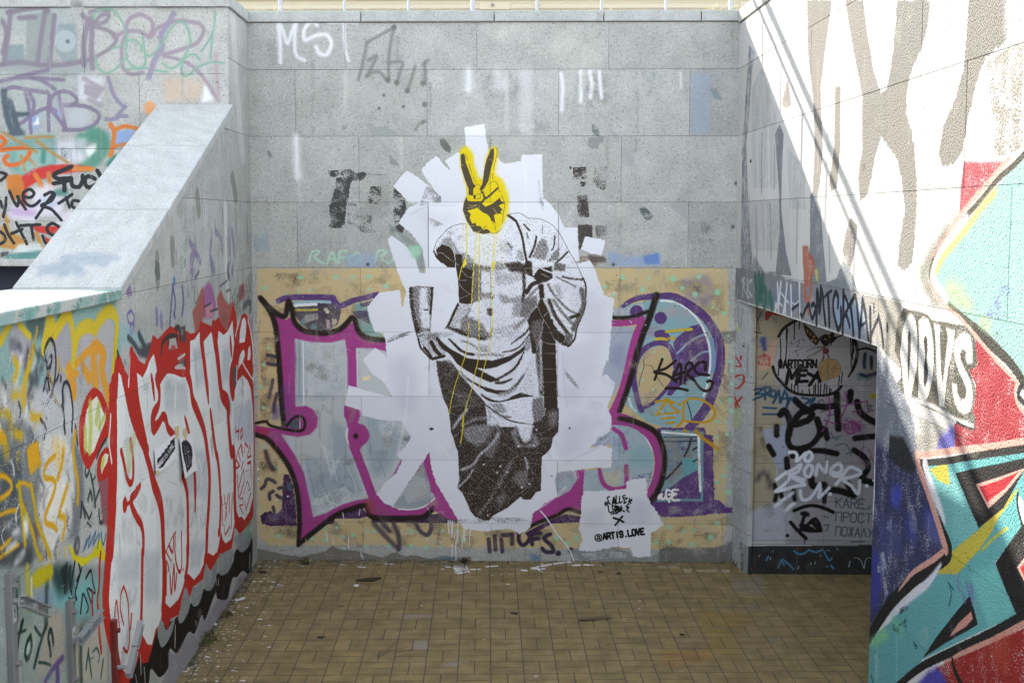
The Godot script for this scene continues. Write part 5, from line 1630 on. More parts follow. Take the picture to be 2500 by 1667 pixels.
	stroke("2a2e30", 5.7, "1245,854 1273,871", 1, 0, 0.85)
	stroke("2a2e30", 6.3, "1302,859 1290,849 1283,863", 1, 0, 0.85)
	stroke("2a2e30", 7.2, "1330,857 1336,875", 1, 0, 0.85)
	stroke("2a2e30", 5.9, "1327,859 1317,881", 1, 0, 0.85)
	stroke("2a2e30", 4.3, "1319,868 1300,886 1287,881", 1, 0, 0.85)
	stroke("2a2e30", 6.4, "1253,886 1253,903 1235,906", 1, 0, 0.85)
	stroke("2a2e30", 3.0, "1309,890 1293,900", 1, 0, 0.85)
	stroke("55565a", 26.6, "1358,910", 3)
	stroke("8a8a90", 11.6, "1356,912", 3)
	fill("8d4a55", "1256,839 1184,822 1186,876 1210,921 1240,909 1245,863", 4, 0, 0.85)
	stroke("b02a22", 8.4, "1254,949 1261,969 1265,995 1275,1012 1272,1038 1272,1062 1265,1093")
	stroke("b02a22", 8.2, "1296,995 1300,1015 1297,1048")
	fill("16120f", "1135,1194 1088,1168 1053,1161 995,1183 943,1165 829,1183 710,1192 585,1198 467,1202 307,1224 261,1206 73,1220 92,1306 188,1274 256,1269 310,1258 366,1286 463,1257 490,1239 584,1263 616,1244 677,1260 731,1241 815,1251 869,1225 886,1254 945,1249 999,1215 1025,1235", 0, 0, 1, 0, 1)
	fill("8e8a94", "883,1224 829,1249 731,1244 669,1267 617,1247 575,1268 473,1256 346,1295 235,1277 83,1311 17,1298 -61,1320 147,1332 470,1319 771,1330 941,1266 883,1257", 4, 1, 0.8)
	fill("b8291f", "1196,808 1187,711 1163,701 1151,677 1133,668 1119,678 1107,695 1082,710 1077,692 1060,669 1039,679 1016,694 985,703 957,688 927,659 894,670 872,666 842,660 804,655 751,664 720,680 686,673 653,682 618,684 581,679 566,665 524,673 456,685 430,676 393,670 352,694 309,707 259,671 246,654 206,673 192,717 139,685 100,683 36,705 13,748 8,829 5,932 8,1026 33,1134 48,1179 100,1187 216,1181 268,1152 278,1155 290,1172 314,1188 405,1175 454,1172 525,1180 572,1153 596,1176 683,1167 713,1181 745,1155 800,1185 857,1174 885,1185 924,1153 969,1173 1014,1198 1056,1186 1060,1168 1089,1179 1135,1194 1196,1171 1219,1103 1251,1048 1252,1011 1220,927")
	fill("e4e8ea", "1036,710 1021,715 1000,723 973,713 955,701 924,692 912,711 904,732 899,752 869,743 835,736 790,743 728,757 695,759 675,771 661,744 656,696 619,696 577,685 559,718 537,707 467,695 440,725 421,745 396,699 343,713 298,708 247,689 234,741 265,785 295,814 288,838 255,854 204,830 141,824 78,846 40,871 21,929 22,1023 41,1132 92,1157 157,1162 189,1146 221,1141 255,1114 264,1128 276,1143 314,1167 373,1162 401,1147 419,1123 444,1147 462,1157 500,1155 544,1137 563,1136 589,1148 624,1156 674,1156 719,1131 738,1128 767,1145 801,1156 861,1153 890,1136 906,1124 929,1158 962,1159 987,1177 1012,1169 1040,1145 1041,1115 1021,977 987,847 1037,771")
	fill("e4e8ea", "1135,698 1122,705 1104,722 1089,747 1062,781 1023,820 987,847 996,840 950,915 895,995 893,1045 901,1041 916,1122 942,1159 962,1159 989,1177 1018,1165 1044,1140 1049,1126 1066,1143 1092,1149 1115,1159 1141,1172 1168,1152 1192,1087 1216,1057 1221,1029 1203,975 1189,935 1168,880 1150,787 1148,742")
	fill("e4e8ea", "171,747 165,722 134,695 104,693 83,707 92,730 107,751")
	fill("e4e8ea", "79,796 63,770 42,765 34,786 46,800")
	fill("e4e8ea", "189,803 174,781 148,769 122,767 111,783 138,794", 0, 1)
	fill("a9b5c0", "866,746 696,767 685,828 857,802", 12, 1, 0.5)
	fill("a9b5c0", "639,714 575,712 536,788 621,797", 12, 1, 0.5)
	fill("a9b5c0", "733,891 536,927 531,1024 712,985", 12, 1, 0.5)
	fill("a9b5c0", "1185,973 1043,1003 1053,1048 1175,1022", 12, 1, 0.5)
	fill("a9b5c0", "1020,1009 917,1036 938,1115 1022,1092", 12, 1, 0.5)
	fill("a9b5c0", "357,743 267,743 309,816 375,808", 12, 1, 0.5)
	fill("a9b5c0", "246,883 43,901 40,1003 254,953", 12, 1, 0.5)
	fill("a9b5c0", "705,1074 567,1109 631,1146 703,1126", 12, 1, 0.5)
	fill("59646e", "1031,716 934,724 924,756 1015,744", 6, 4, 0.25)
	fill("59646e", "713,999 546,1021 559,1082 687,1051", 6, 4, 0.25)
	fill("59646e", "1143,910 1026,946 1037,995 1148,958", 6, 4, 0.25)
	fill("59646e", "850,738 712,765 714,784 853,766", 6, 4, 0.25)
	fill("59646e", "1175,1022 1065,1054 1079,1081 1164,1061", 6, 4, 0.25)
	fill("59646e", "911,941 743,978 749,1036 874,1005", 6, 4, 0.25)
	stroke("8f9fb0", 2.4, "642,1000 583,966 537,943", 1, 0, 0.7)
	stroke("eef1f2", 5.5, "599,987 589,958 607,933", 1, 0, 0.7)
	stroke("8f9fb0", 2.5, "1157,943 1156,982", 1, 0, 0.7)
	stroke("eef1f2", 4.8, "1111,960 1125,990", 1, 0, 0.7)
	stroke("8f9fb0", 4.3, "621,716 610,778", 1, 0, 0.7)
	stroke("eef1f2", 4.0, "488,1034 431,1013", 1, 0, 0.7)
	stroke("8f9fb0", 5.2, "203,938 132,863", 1, 0, 0.7)
	stroke("eef1f2", 6.9, "777,766 789,803", 1, 0, 0.7)
	stroke("8f9fb0", 0.8, "855,925 782,949", 1, 0, 0.7)
	stroke("c3cc82", 18.8, "1276,726 1280,765 1292,793", 4, 0, 0.8)
	stroke("c3cc82", 19.5, "1242,733 1253,766", 4, 0, 0.8)
	stroke("c3cc82", 12.9, "1214,754 1246,770", 4, 0, 0.8)
	stroke("b8291f", 17.5, "908,737,1.4 895,760 902,781 927,790,1.3 943,801,1.6 937,817,1.4 902,813 876,806 855,815,1.1 842,832 802,852")
	stroke("b8291f", 24.7, "694,748,1.2 664,777 650,809 616,835,1.1 582,861 552,891 532,930,0.9 541,910 523,954 517,995 530,1041 549,1085 552,1093 562,1130 576,1146")
	stroke("b8291f", 25.3, "560,701,1.2 545,740,1.1 530,778 519,805 510,835,0.4")
	stroke("b8291f", 29.8, "445,690,1.3 417,748,1.2 396,805,1.1 378,837 320,865,1.3 313,908 291,974 264,982 257,1031 265,1083 261,1128")
	stroke("b8291f", 20.0, "494,855,0.8 478,892 453,944 434,967 419,1015 417,1066 430,1114 441,1121")
	stroke("b8291f", 26.4, "1115,697,0.8 1093,730 1072,761,1.2 1045,796 1011,827,0.9 984,847,0.9 1005,835,0.7 973,873,0.8 949,909 912,950,1.1 898,990 899,1044,0.8 896,1025,0.7 894,1077 903,1125 909,1137")
	stroke("b8291f", 36.4, "1061,677,0.7 1050,719 1041,754,0.9 1020,794,0.8 992,834,0.6")
	stroke("b8291f", 15.7, "944,727,0.7 936,744 930,768,0.5")
	stroke("b8291f", 21.5, "275,728,0.8 270,747 264,767,0.5")
	stroke("b8291f", 57.3, "248,791,0.7 269,817 260,848,0.7")
	stroke("b8291f", 12.2, "1081,813 1073,831")
	stroke("b8291f", 31.0, "1164,708,0.8 1168,739 1175,812 1168,784 1172,847 1183,893 1206,962 1206,953 1223,984 1235,1025 1231,1058 1201,1124,0.6")
	stroke("b8291f", 15.5, "1032,895,0.7 1059,902 1087,906 1082,920 1057,942 1031,962 1022,985 1026,1010,0.9 1030,1006 1037,1052 1045,1098 1058,1150")
	stroke("b8291f", 25.7, "1122,907")
	stroke("b8291f", 7.9, "1120,908 1078,910")
	stroke("b8291f", 11.8, "1133,820 1119,844 1109,864 1090,880 1073,875 1069,851 1074,815,0.7")
	stroke("b8291f", 13.3, "716,833,0.7 700,850 686,868")
	stroke("b8291f", 19.6, "742,939 717,970 711,999 717,1092 721,1079 723,1106 742,1130")
	stroke("b8291f", 15.5, "651,949 649,983 650,1023,0.6")
	stroke("b8291f", 15.7, "646,947 643,984 654,1025,0.5")
	stroke("c9c09a", 4.9, "1075,813 1052,805 1060,822", 2, 0, 0.7)
	fill("ccd4a0", "1111,823 1067,805 1051,820 1086,864 1103,864", 6, 0, 0.6)
	stroke("b8291f", 5.9, "236,929 232,942 198,943 210,964", 0, 0, 1, 1)
	stroke("b8291f", 5.6, "182,949 161,944 155,962 182,967 182,950", 0, 0, 1, 1)
	stroke("b8291f", 4.5, "245,1023 200,1025 239,1003 245,1023", 0, 0, 1, 1)
	stroke("b8291f", 5.2, "234,1000 214,986 190,1017", 0, 0, 1, 1)
	stroke("b8291f", 5.6, "205,986 176,979 173,999", 0, 0, 1, 1)
	stroke("b8291f", 6.9, "160,1010 167,986", 0, 0, 1, 1)
	stroke("b8291f", 5.7, "140,1005 128,985 98,1000", 0, 0, 1, 1)
	stroke("b8291f", 5.3, "103,1021 72,1002 58,1029 103,1025", 0, 0, 1, 1)
	stroke("b8291f", 4.5, "182,1036 154,1024", 0, 0, 1, 1)
	stroke("b8291f", 6.8, "105,1038 63,1043 63,1080", 0, 0, 1, 1)
	stroke("b8291f", 6.7, "231,1040 218,1095", 0, 0, 1, 1)
	stroke("b8291f", 5.3, "214,1072 154,1041 147,1072 207,1096", 0, 0, 1, 1)
	stroke("b8291f", 1.6, "131,1052 91,1057", 0, 0, 1, 1)
	stroke("b8291f", 4.0, "165,1099 109,1080 79,1105 100,1104", 0, 0, 1, 1)
	stroke("b8291f", 3.9, "203,1103 170,1105 167,1123 211,1115 167,1145", 0, 0, 1, 1)
	stroke("b8291f", 5.2, "148,1120 136,1143 70,1116", 0, 0, 1, 1)
	stroke("b8291f", 6.2, "403,1054 400,1113", 0, 0, 1, 1)
	stroke("b8291f", 1.4, "397,1071 348,1079", 0, 0, 1, 1)
	stroke("b8291f", 5.3, "380,1053 353,1109", 0, 0, 1, 1)
	stroke("b8291f", 6.1, "376,1110 336,1062", 0, 0, 1, 1)
	stroke("b8291f", 6.9, "321,1064 329,1102", 0, 0, 1, 1)
	stroke("b8291f", 7.0, "291,1070 312,1143", 0, 0, 1, 1)
	stroke("b8291f", 4.3, "387,1116 378,1142 328,1135", 0, 0, 1, 1)
	stroke("b8291f", 4.0, "881,1045 824,1029 806,1028")
	stroke("b8291f", 3.3, "881,1044 845,1072")
	stroke("b8291f", 6.2, "860,1039 831,1059 824,1033")
	stroke("b8291f", 7.1, "813,1030 815,1063 808,1086 787,1108 768,1099 765,1042")
	stroke("b8291f", 7.4, "878,1064 885,1120")
	stroke("b8291f", 5.8, "870,1068 861,1086")
	stroke("b8291f", 7.5, "855,1094 848,1130 825,1084 824,1131 807,1107")
	stroke("b8291f", 5.1, "1195,1064 1182,1042 1170,1093")
	stroke("b8291f", 4.8, "1142,1031 1159,1039 1163,1062 1148,1090")
	stroke("b8291f", 4.9, "1142,1031 1126,1050 1118,1069 1117,1099 1117,1125 1132,1139 1154,1125")
	stroke("b8291f", 6.1, "1102,1088 1110,1109")
	stroke("b8291f", 6.6, "759,1111")
	fill("b8291f", "1333,768 1330,745 1316,726 1294,712 1264,705 1230,715 1206,733 1188,753 1188,783 1207,790 1247,801 1273,811 1297,817 1319,801 1329,786", 0, 0, 1, 0, 1)
	fill("e3e4d6", "1313,783 1308,760 1297,732 1276,723 1248,719 1230,735 1206,758 1215,765 1247,783 1268,796 1288,798 1302,789")
	stroke("b9c25c", 16.1, "1281,724 1279,757 1287,791", 3, 0, 0.75)
	stroke("b9c25c", 15.8, "1240,733 1252,754", 3, 0, 0.75)
	stroke("b9c25c", 9.7, "1208,753 1243,766", 3, 0, 0.75)
	stroke("b9c25c", 15.6, "1305,758 1306,784", 3, 0, 0.75)
	fill("b8291f", "1258,833 1251,812 1229,803 1203,802 1188,817 1187,834 1207,846 1236,846 1251,842", 0, 0, 1, 0, 1)
	fill("e3e4d6", "1239,826 1230,812 1214,809 1198,814 1206,824 1224,830 1235,836")
	fill("c9cc60", "1239,824 1227,812 1214,813 1230,834", 2)
	stroke("e9e9ea", 5.0, "1181,756 1187,777 1194,795 1183,829")
	stroke("2d2a2c", 4.3, "1207,788 1233,796 1257,808", 1)
	stroke("3a3634", 8.0, "872,697 866,680 813,671 752,677,0.8", 2)
	stroke("3a3634", 8.6, "1138,666 1133,673", 2)
	stroke("3a3634", 12.0, "766,661 739,665 733,685", 2)
	fill("4b4644", "738,663 693,663 688,697 721,690", 3, 2)
	fill("3f3a38", "830,683 814,673 760,677 753,698 816,698", 1)
	fill("b9b3b0", "822,695 814,677 768,679 756,700")
	fill("b85046", "813,698 800,690 777,692 766,701", 2)
	fill("d2d4d6", "760,717 699,714 699,719 753,722")
	fill("3f3a38", "781,730 700,725 697,739 741,730", 1)
	fill("cfd0d2", "783,731 757,729 725,731 698,745 774,736", 0, 1)
	fill("5d5452", "261,795 201,797 229,838 259,837", 6)
	stroke("e3e5e8", 10.2, "62,701 28,734 3,784 6,809", 1)
	stroke("e3e5e8", 6.0, "189,803 174,781 129,769,0.8 113,780 138,794 63,830 10,852", 1)
	stroke("d9dce0", 25.1, "-6,770 -49,805 -35,829 3,850", 4)
	stroke("e3e5e8", 5.3, "1081,715 1083,726 1068,678,0.3")
	stroke("dfe2e4", 6.6, "218,726 178,697")
	stroke("dfe2e4", 9.6, "216,828 207,796")
	fill("8e9596", "926,1153 892,1183 864,1183 829,1181 837,1191 867,1205 921,1205 942,1186 949,1169", 0, 1, 1, 0, 1)
	fill("a8adb0", "926,1153 892,1183 864,1183 829,1181 837,1191 867,1205 921,1205 942,1186 949,1169", 0, 4, 0.6, 0, 1)
	fill("8e9596", "748,1150 713,1181 718,1198 750,1207 788,1205 805,1191 797,1183", 0, 1, 1, 0, 1)
	fill("a8adb0", "748,1150 713,1181 718,1198 750,1207 788,1205 805,1191 797,1183", 0, 4, 0.6, 0, 1)
	fill("8e9596", "679,1169 651,1175 596,1176 587,1169 599,1198 630,1214 670,1210 700,1194 699,1180", 0, 1, 1, 0, 1)
	fill("a8adb0", "679,1169 651,1175 596,1176 587,1169 599,1198 630,1214 670,1210 700,1194 699,1180", 0, 4, 0.6, 0, 1)
	fill("8e9596", "570,1153 525,1180 462,1174 477,1210 516,1220 547,1215 584,1197", 0, 1, 1, 0, 1)
	fill("a8adb0", "570,1153 525,1180 462,1174 477,1210 516,1220 547,1215 584,1197", 0, 4, 0.6, 0, 1)
	fill("8e9596", "439,1170 405,1175 303,1193 306,1220 339,1230 405,1223 450,1203", 0, 1, 1, 0, 1)
	fill("a8adb0", "439,1170 405,1175 303,1193 306,1220 339,1230 405,1223 450,1203", 0, 4, 0.6, 0, 1)
	fill("8e9596", "268,1173 78,1211 93,1233 149,1235 201,1227 255,1201", 0, 1, 1, 0, 1)
	fill("a8adb0", "268,1173 78,1211 93,1233 149,1235 201,1227 255,1201", 0, 4, 0.6, 0, 1)
	fill("5fae8a", "169,1183 79,1177 93,1216 144,1218", 6, 0, 0.5)
	stroke("c9c6c0", 3.6, "827,1195 833,1235")
	stroke("c9c6c0", 2.7, "1060,1169 1058,1203")
	stroke("c9c6c0", 2.2, "1091,1191 1084,1208")
	stroke("c9c6c0", 2.7, "1039,1197 1036,1225")
	stroke("c9c6c0", 3.3, "666,1239 663,1248")
	stroke("c9c6c0", 4.2, "477,1210 474,1223")
	stroke("c9c6c0", 4.5, "454,1218 452,1230")
	stroke("c9c6c0", 4.1, "480,1237 477,1251")
	stroke("c9c6c0", 6.2, "96,1258 108,1292")
	fill("e6e8ea", "1092,1147 1080,1145 1058,1154 1086,1148")
	weather(Rect2i(0, 420, 1716, 880), 330, 0.3, ["6d7276", "a9adae", "8b8f90", "54575a", "c9cccd"])

func paint_upper() -> void:
	stains(20, 0.1, 0.25)
	fill("9fb0b4", "77,-7 238,-6 236,68 74,67", 20, 0, 0.4)
	fill("9fb0b4", "71,155 251,156 254,219 183,276 66,287", 20, 0, 0.4)
	fill("8f9898", "152,23 182,14 196,29 187,137 127,137 134,23", 0, 0, 0.75)
	fill("84969a", "87,90 124,88 127,137 81,133", 3, 0, 0.85)
	fill("98a0a2", "72,128 257,122 280,138 270,165 71,146", 5, 0, 0.7)
	fill("84969a", "202,45 241,45 243,120 215,133 193,101", 4, 0, 0.7)
	stroke("b2bcc0", 47.9, "217,81", 3, 0, 0.7)
	stroke("6f747c", 9.1, "222,82", 1)
	stroke("857f8c", 10.8, "92,20 134,12 173,9 180,18", 2, 0, 0.9)
	stroke("857f8c", 11.0, "98,18 92,61 79,128", 2, 0, 0.9)
	stroke("857f8c", 10.8, "117,31 152,30", 2, 0, 0.9)
	stroke("857f8c", 11.0, "175,18 166,61 153,131", 2, 0, 0.9)
	stroke("857f8c", 11.0, "195,26 187,83 179,137", 2, 0, 0.9)
	stroke("857f8c", 10.8, "72,132 118,127 164,133 220,131 276,120", 2, 0, 0.9)
	stroke("857f8c", 11.1, "80,38 88,65 78,106", 2, 0, 0.9)
	stroke("857f8c", 12.0, "257,25 267,39 258,84 257,133", 2, 0, 0.9)
	stroke("857f8c", 12.0, "275,20 276,61 274,102 275,140", 2, 0, 0.9)
	stroke("857f8c", 8.6, "278,48 297,27 315,25 306,40 280,49 308,57 332,71", 2, 0, 0.85)
	stroke("857f8c", 8.6, "323,72 330,77 318,95 283,116", 2, 0, 0.85)
	stroke("857f8c", 8.5, "274,21 297,14 316,16", 2, 0, 0.85)
	stroke("968b98", 8.7, "399,73 411,55 407,37 387,25 366,30 353,46 351,68 342,90 340,120 344,142 362,153 386,149", 2, 0, 0.9)
	stroke("968b98", 8.5, "330,70 351,61 381,61 404,73 420,55 444,44 467,38 496,41 517,47 522,62 509,84 484,96 433,111", 2, 0, 0.9)
	stroke("918aa0", 12.3, "457,23 444,46 429,68 430,95 414,120 399,160", 2, 0, 0.9)
	stroke("968b98", 7.8, "433,114 465,121 492,134 514,154 534,183 552,211", 2, 0, 0.9)
	stroke("a79aa0", 10.6, "548,111 549,152 552,208", 3, 0, 0.8)
	stroke("80a596", 4.6, "281,34 288,18 304,12 325,15 340,34 350,59 352,88 349,111 361,133 379,140 392,129 390,95 388,70", 1, 0, 0.9)
	stroke("80a596", 4.5, "319,98 336,93 354,81 371,80 383,91 384,104", 1, 0, 0.9)
	stroke("80a596", 4.6, "282,115 289,140 307,150 328,140 347,120", 1, 0, 0.9)
	stroke("80a596", 4.5, "391,107 400,114 414,106 429,88 448,59 471,39 487,53 492,84 481,111 464,134 446,140 430,129", 1, 0, 0.9)
	stroke("80a596", 4.5, "475,125 471,143 475,156 489,154 508,138 540,127 566,130", 1, 0, 0.9)
	stroke("80a596", 4.5, "475,125 488,113 502,111 512,123", 1, 0, 0.9)
	stroke("80a596", 4.5, "548,18 546,48 537,75 516,104", 1, 0, 0.9)
	stroke("80a596", 4.6, "542,62 536,120", 1, 0, 0.9)
	stroke("80a596", 4.5, "349,142 395,140", 1, 0, 0.9)
	stroke("80a596", 4.5, "413,145 441,148", 1, 0, 0.9)
	fill("c2ab94", "429,161 523,165 513,208 430,215", 14, 1, 0.6)
	fill("e0e2e6", "523,172 541,211 513,217", 6, 0, 0.8)
	fill("cfd3dc", "245,151 300,160 291,219 240,210", 8, 1, 0.8)
	fill("9c97a0", "256,174 297,185 294,194 282,210 255,196", 3, 0, 0.9)
	stroke("9c97a0", 11.5, "256,162 274,174 297,185", 3, 0, 0.8)
	stroke("9c97a0", 11.5, "266,208 291,221", 3, 0, 0.8)
	fill("90a6d0", "126,237 156,233 150,276 127,278", 10, 0, 0.7)
	fill("90a6d0", "189,221 208,224 204,253 186,246", 10, 0, 0.7)
	fill("b9c2cc", "212,224 265,228 266,269 215,271", 14, 0, 0.6)
	fill("e4e8ec", "151,242 153,262 137,264 146,255", 2)
	stroke("80788f", 8.3, "74,196 84,185 100,181 135,187 167,192 177,196 174,230 174,276", 1, 0, 0.92)
	stroke("80788f", 8.4, "124,192 131,221 134,280", 1, 0, 0.92)
	stroke("80788f", 8.2, "109,262 145,237 173,226 191,233", 1, 0, 0.92)
	stroke("80788f", 8.2, "179,233 180,210 192,194 218,191 238,206 231,218 205,220", 1, 0, 0.92)
	stroke("80788f", 8.2, "205,219 245,221 272,228 287,242 276,262 248,273 206,274", 1, 0, 0.92)
	stroke("80788f", 8.4, "198,196 205,233 212,274", 1, 0, 0.92)
	stroke("80788f", 8.4, "184,233 197,251 211,271", 1, 0, 0.92)
	stroke("80788f", 8.4, "134,194 143,214 140,233", 1, 0, 0.92)
	stroke("80788f", 9.0, "71,168 101,161 141,151 178,143", 2, 0, 0.85)
	stroke("80788f", 9.2, "106,160 154,163 190,185", 2, 0, 0.85)
	stroke("80788f", 9.1, "140,160 210,165", 2, 0, 0.85)
	stroke("8c86a0", 8.8, "309,161 320,197 335,217 345,224", 1, 0, 0.9)
	stroke("8c86a0", 8.6, "345,224 332,237 325,249 302,251", 1, 0, 0.9)
	stroke("8c86a0", 8.6, "325,244 348,244", 1, 0, 0.9)
	stroke("55626c", 14.0, "77,189 79,221 86,260 96,280", 3)
	stroke("55626c", 14.0, "89,212 96,239 106,278", 3)
	stroke("55626c", 13.6, "98,241 128,239,0.6", 3)
	fill("566470", "88,271 118,274 122,287 80,287", 6)
	fill("6d9c98", "66,296 186,283 193,338 164,385 90,369", 8, 1, 0.8)
	fill("8fb3ae", "100,317 177,317 181,348 106,369", 6, 0, 0.8)
	stroke("57917f", 27.5, "271,281 289,287 295,310 273,340 250,354", 8, 0, 0.85)
	stroke("57917f", 27.6, "247,294 242,315", 8, 0, 0.85)
	fill("57917f", "231,298 269,275 306,283 300,325 267,341 274,306", 8, 0, 0.8)
	fill("dfe6ea", "252,314 279,304 276,322 259,335", 5)
	stroke("4f8a80", 10.7, "161,319 158,343", 4)
	stroke("4f8a80", 10.5, "318,333 304,349", 4)
	fill("cdd2dc", "191,301 258,291 251,346 192,343", 10, 0, 0.8)
	fill("6d7580", "199,312 225,317 219,338 198,333", 6, 4)
	stroke("cf8046", 10.6, "311,262 319,278 316,306 309,329")
	stroke("cf8046", 8.7, "320,274 345,266 380,274")
	stroke("cf8046", 8.6, "317,311 332,306 353,304")
	fill("8fa9d6", "326,278 364,274 351,299 321,306", 3)
	stroke("d59a6c", 25.2, "400,224", 4, 0, 0.8)
	stroke("d59a6c", 25.2, "401,233", 4, 0, 0.8)
	stroke("cf6d3a", 9.5, "65,318 97,314 129,315 123,335 104,348 80,350 72,338 80,330", 1)
	stroke("cf6d3a", 9.6, "66,288 76,298 68,309", 1)
	stroke("a8895a", 7.0, "72,280 108,301 145,322", 2, 0, 0.85)
	stroke("a8895a", 7.0, "146,298 177,322 214,346", 2, 0, 0.85)
	stroke("a8895a", 6.8, "119,290 181,289", 2, 0, 0.85)
	stroke("a8895a", 7.0, "110,330 117,362", 2, 0, 0.85)
	stroke("a8895a", 7.0, "126,335 141,352", 2, 0, 0.85)
	fill("c2403c", "108,377 138,359 176,351 214,350 267,355 251,364 191,372 153,383 121,401 117,428 124,460 108,454 99,407", 3)
	fill("c47a3a", "73,372 108,372 115,396 112,412 77,406", 3, 1)
	fill("b5773e", "78,401 115,407 109,428 85,428", 4)
	stroke("cf8046", 10.8, "140,372 151,391 155,407", 2)
	stroke("cf8046", 10.8, "170,370 175,407", 2)
	stroke("cf8046", 10.5, "224,359 267,359", 2)
	fill("d9d6e2", "128,407 175,391 200,428 199,460 140,465", 8, 0, 0.9)
	fill("d9d6e2", "76,444 141,438 139,478 80,470", 8, 0, 0.9)
	fill("d9d6e2", "171,491 194,460 226,444 220,478", 8, 0, 0.9)
	fill("b49ac8", "81,444 140,449 134,465 83,462", 8, 0, 0.7)
	fill("b5c2dc", "149,422 189,428 178,449 148,449", 8, 0, 0.7)
	fill("5f8a88", "177,407 212,401 211,417 187,420", 4)
	fill("c2403c", "128,486 204,486 187,507 139,499", 2)
	fill("c2403c", "157,510 176,518 170,531 159,523", 2)
	fill("b98a4a", "58,486 75,481 79,497 122,523 105,539 56,534", 3, 1)
	stroke("b98a4a", 9.3, "138,502 148,529", 3)
	stroke("b98a4a", 9.3, "95,510 118,534", 3)
	stroke("b98a4a", 9.3, "65,460 75,476", 3)
	fill("d2dadc", "97,526 146,523 151,542 107,546 83,545", 4, 1)
	fill("5f8f8c", "72,548 161,539 144,564 55,564", 4, 1)
	fill("55595c", "56,544 75,542 72,550 56,556", 1)
	stroke("33353a", 9.2, "221,354 202,362 181,372 191,381 219,379")
	stroke("33353a", 9.2, "180,391 199,388 218,383")
	stroke("33353a", 9.4, "202,380 204,393 204,407")
	stroke("33353a", 9.3, "221,381 222,396 236,399 244,388 246,374")
	stroke("33353a", 9.3, "273,381 258,375 250,385 255,399 268,397 280,391")
	stroke("33353a", 9.5, "279,363 285,375 290,383")
	stroke("33353a", 6.8, "60,430 63,444")
	stroke("33353a", 6.7, "65,465 71,441 73,422,0.9")
	stroke("33353a", 6.8, "81,408 90,430 98,441 101,420")
	stroke("33353a", 6.8, "98,420 106,433 116,448")
	stroke("33353a", 6.7, "111,420 128,422 136,412 126,404 112,412 112,428 125,441 138,438 148,429")
	stroke("33353a", 6.7, "159,417 174,410 182,416 173,430 151,440 173,448 195,472")
	stroke("33353a", 6.6, "176,417 160,438 138,468")
	stroke("33353a", 6.5, "190,435 206,425 221,415")
	stroke("33353a", 6.8, "207,422 214,444")
	stroke("33353a", 6.6, "235,430 223,429 219,438 226,446 240,444 246,428 248,428")
	stroke("33353a", 6.7, "55,497 66,505 67,518 54,526")
	stroke("33353a", 6.8, "67,482 74,502 87,523")
	stroke("33353a", 6.8, "94,478 104,499 116,525")
	stroke("33353a", 6.6, "82,502 107,492")
	stroke("33353a", 6.6, "103,484 147,482")
	stroke("33353a", 6.8, "127,483 131,515")
	stroke("33353a", 6.7, "188,486 174,479 162,489 168,502 187,508")
	stroke("33353a", 6.8, "152,507 157,521 166,531")
	stroke("33353a", 6.6, "63,367 76,372 62,385")
	fill("43484c", "55,565 139,566 125,576 55,577", 0, 4)
	weather(Rect2i(0, 0, 598, 630), 150, 0.3, ["8d9396", "b9bcbd", "a39aa8", "6d7276"])

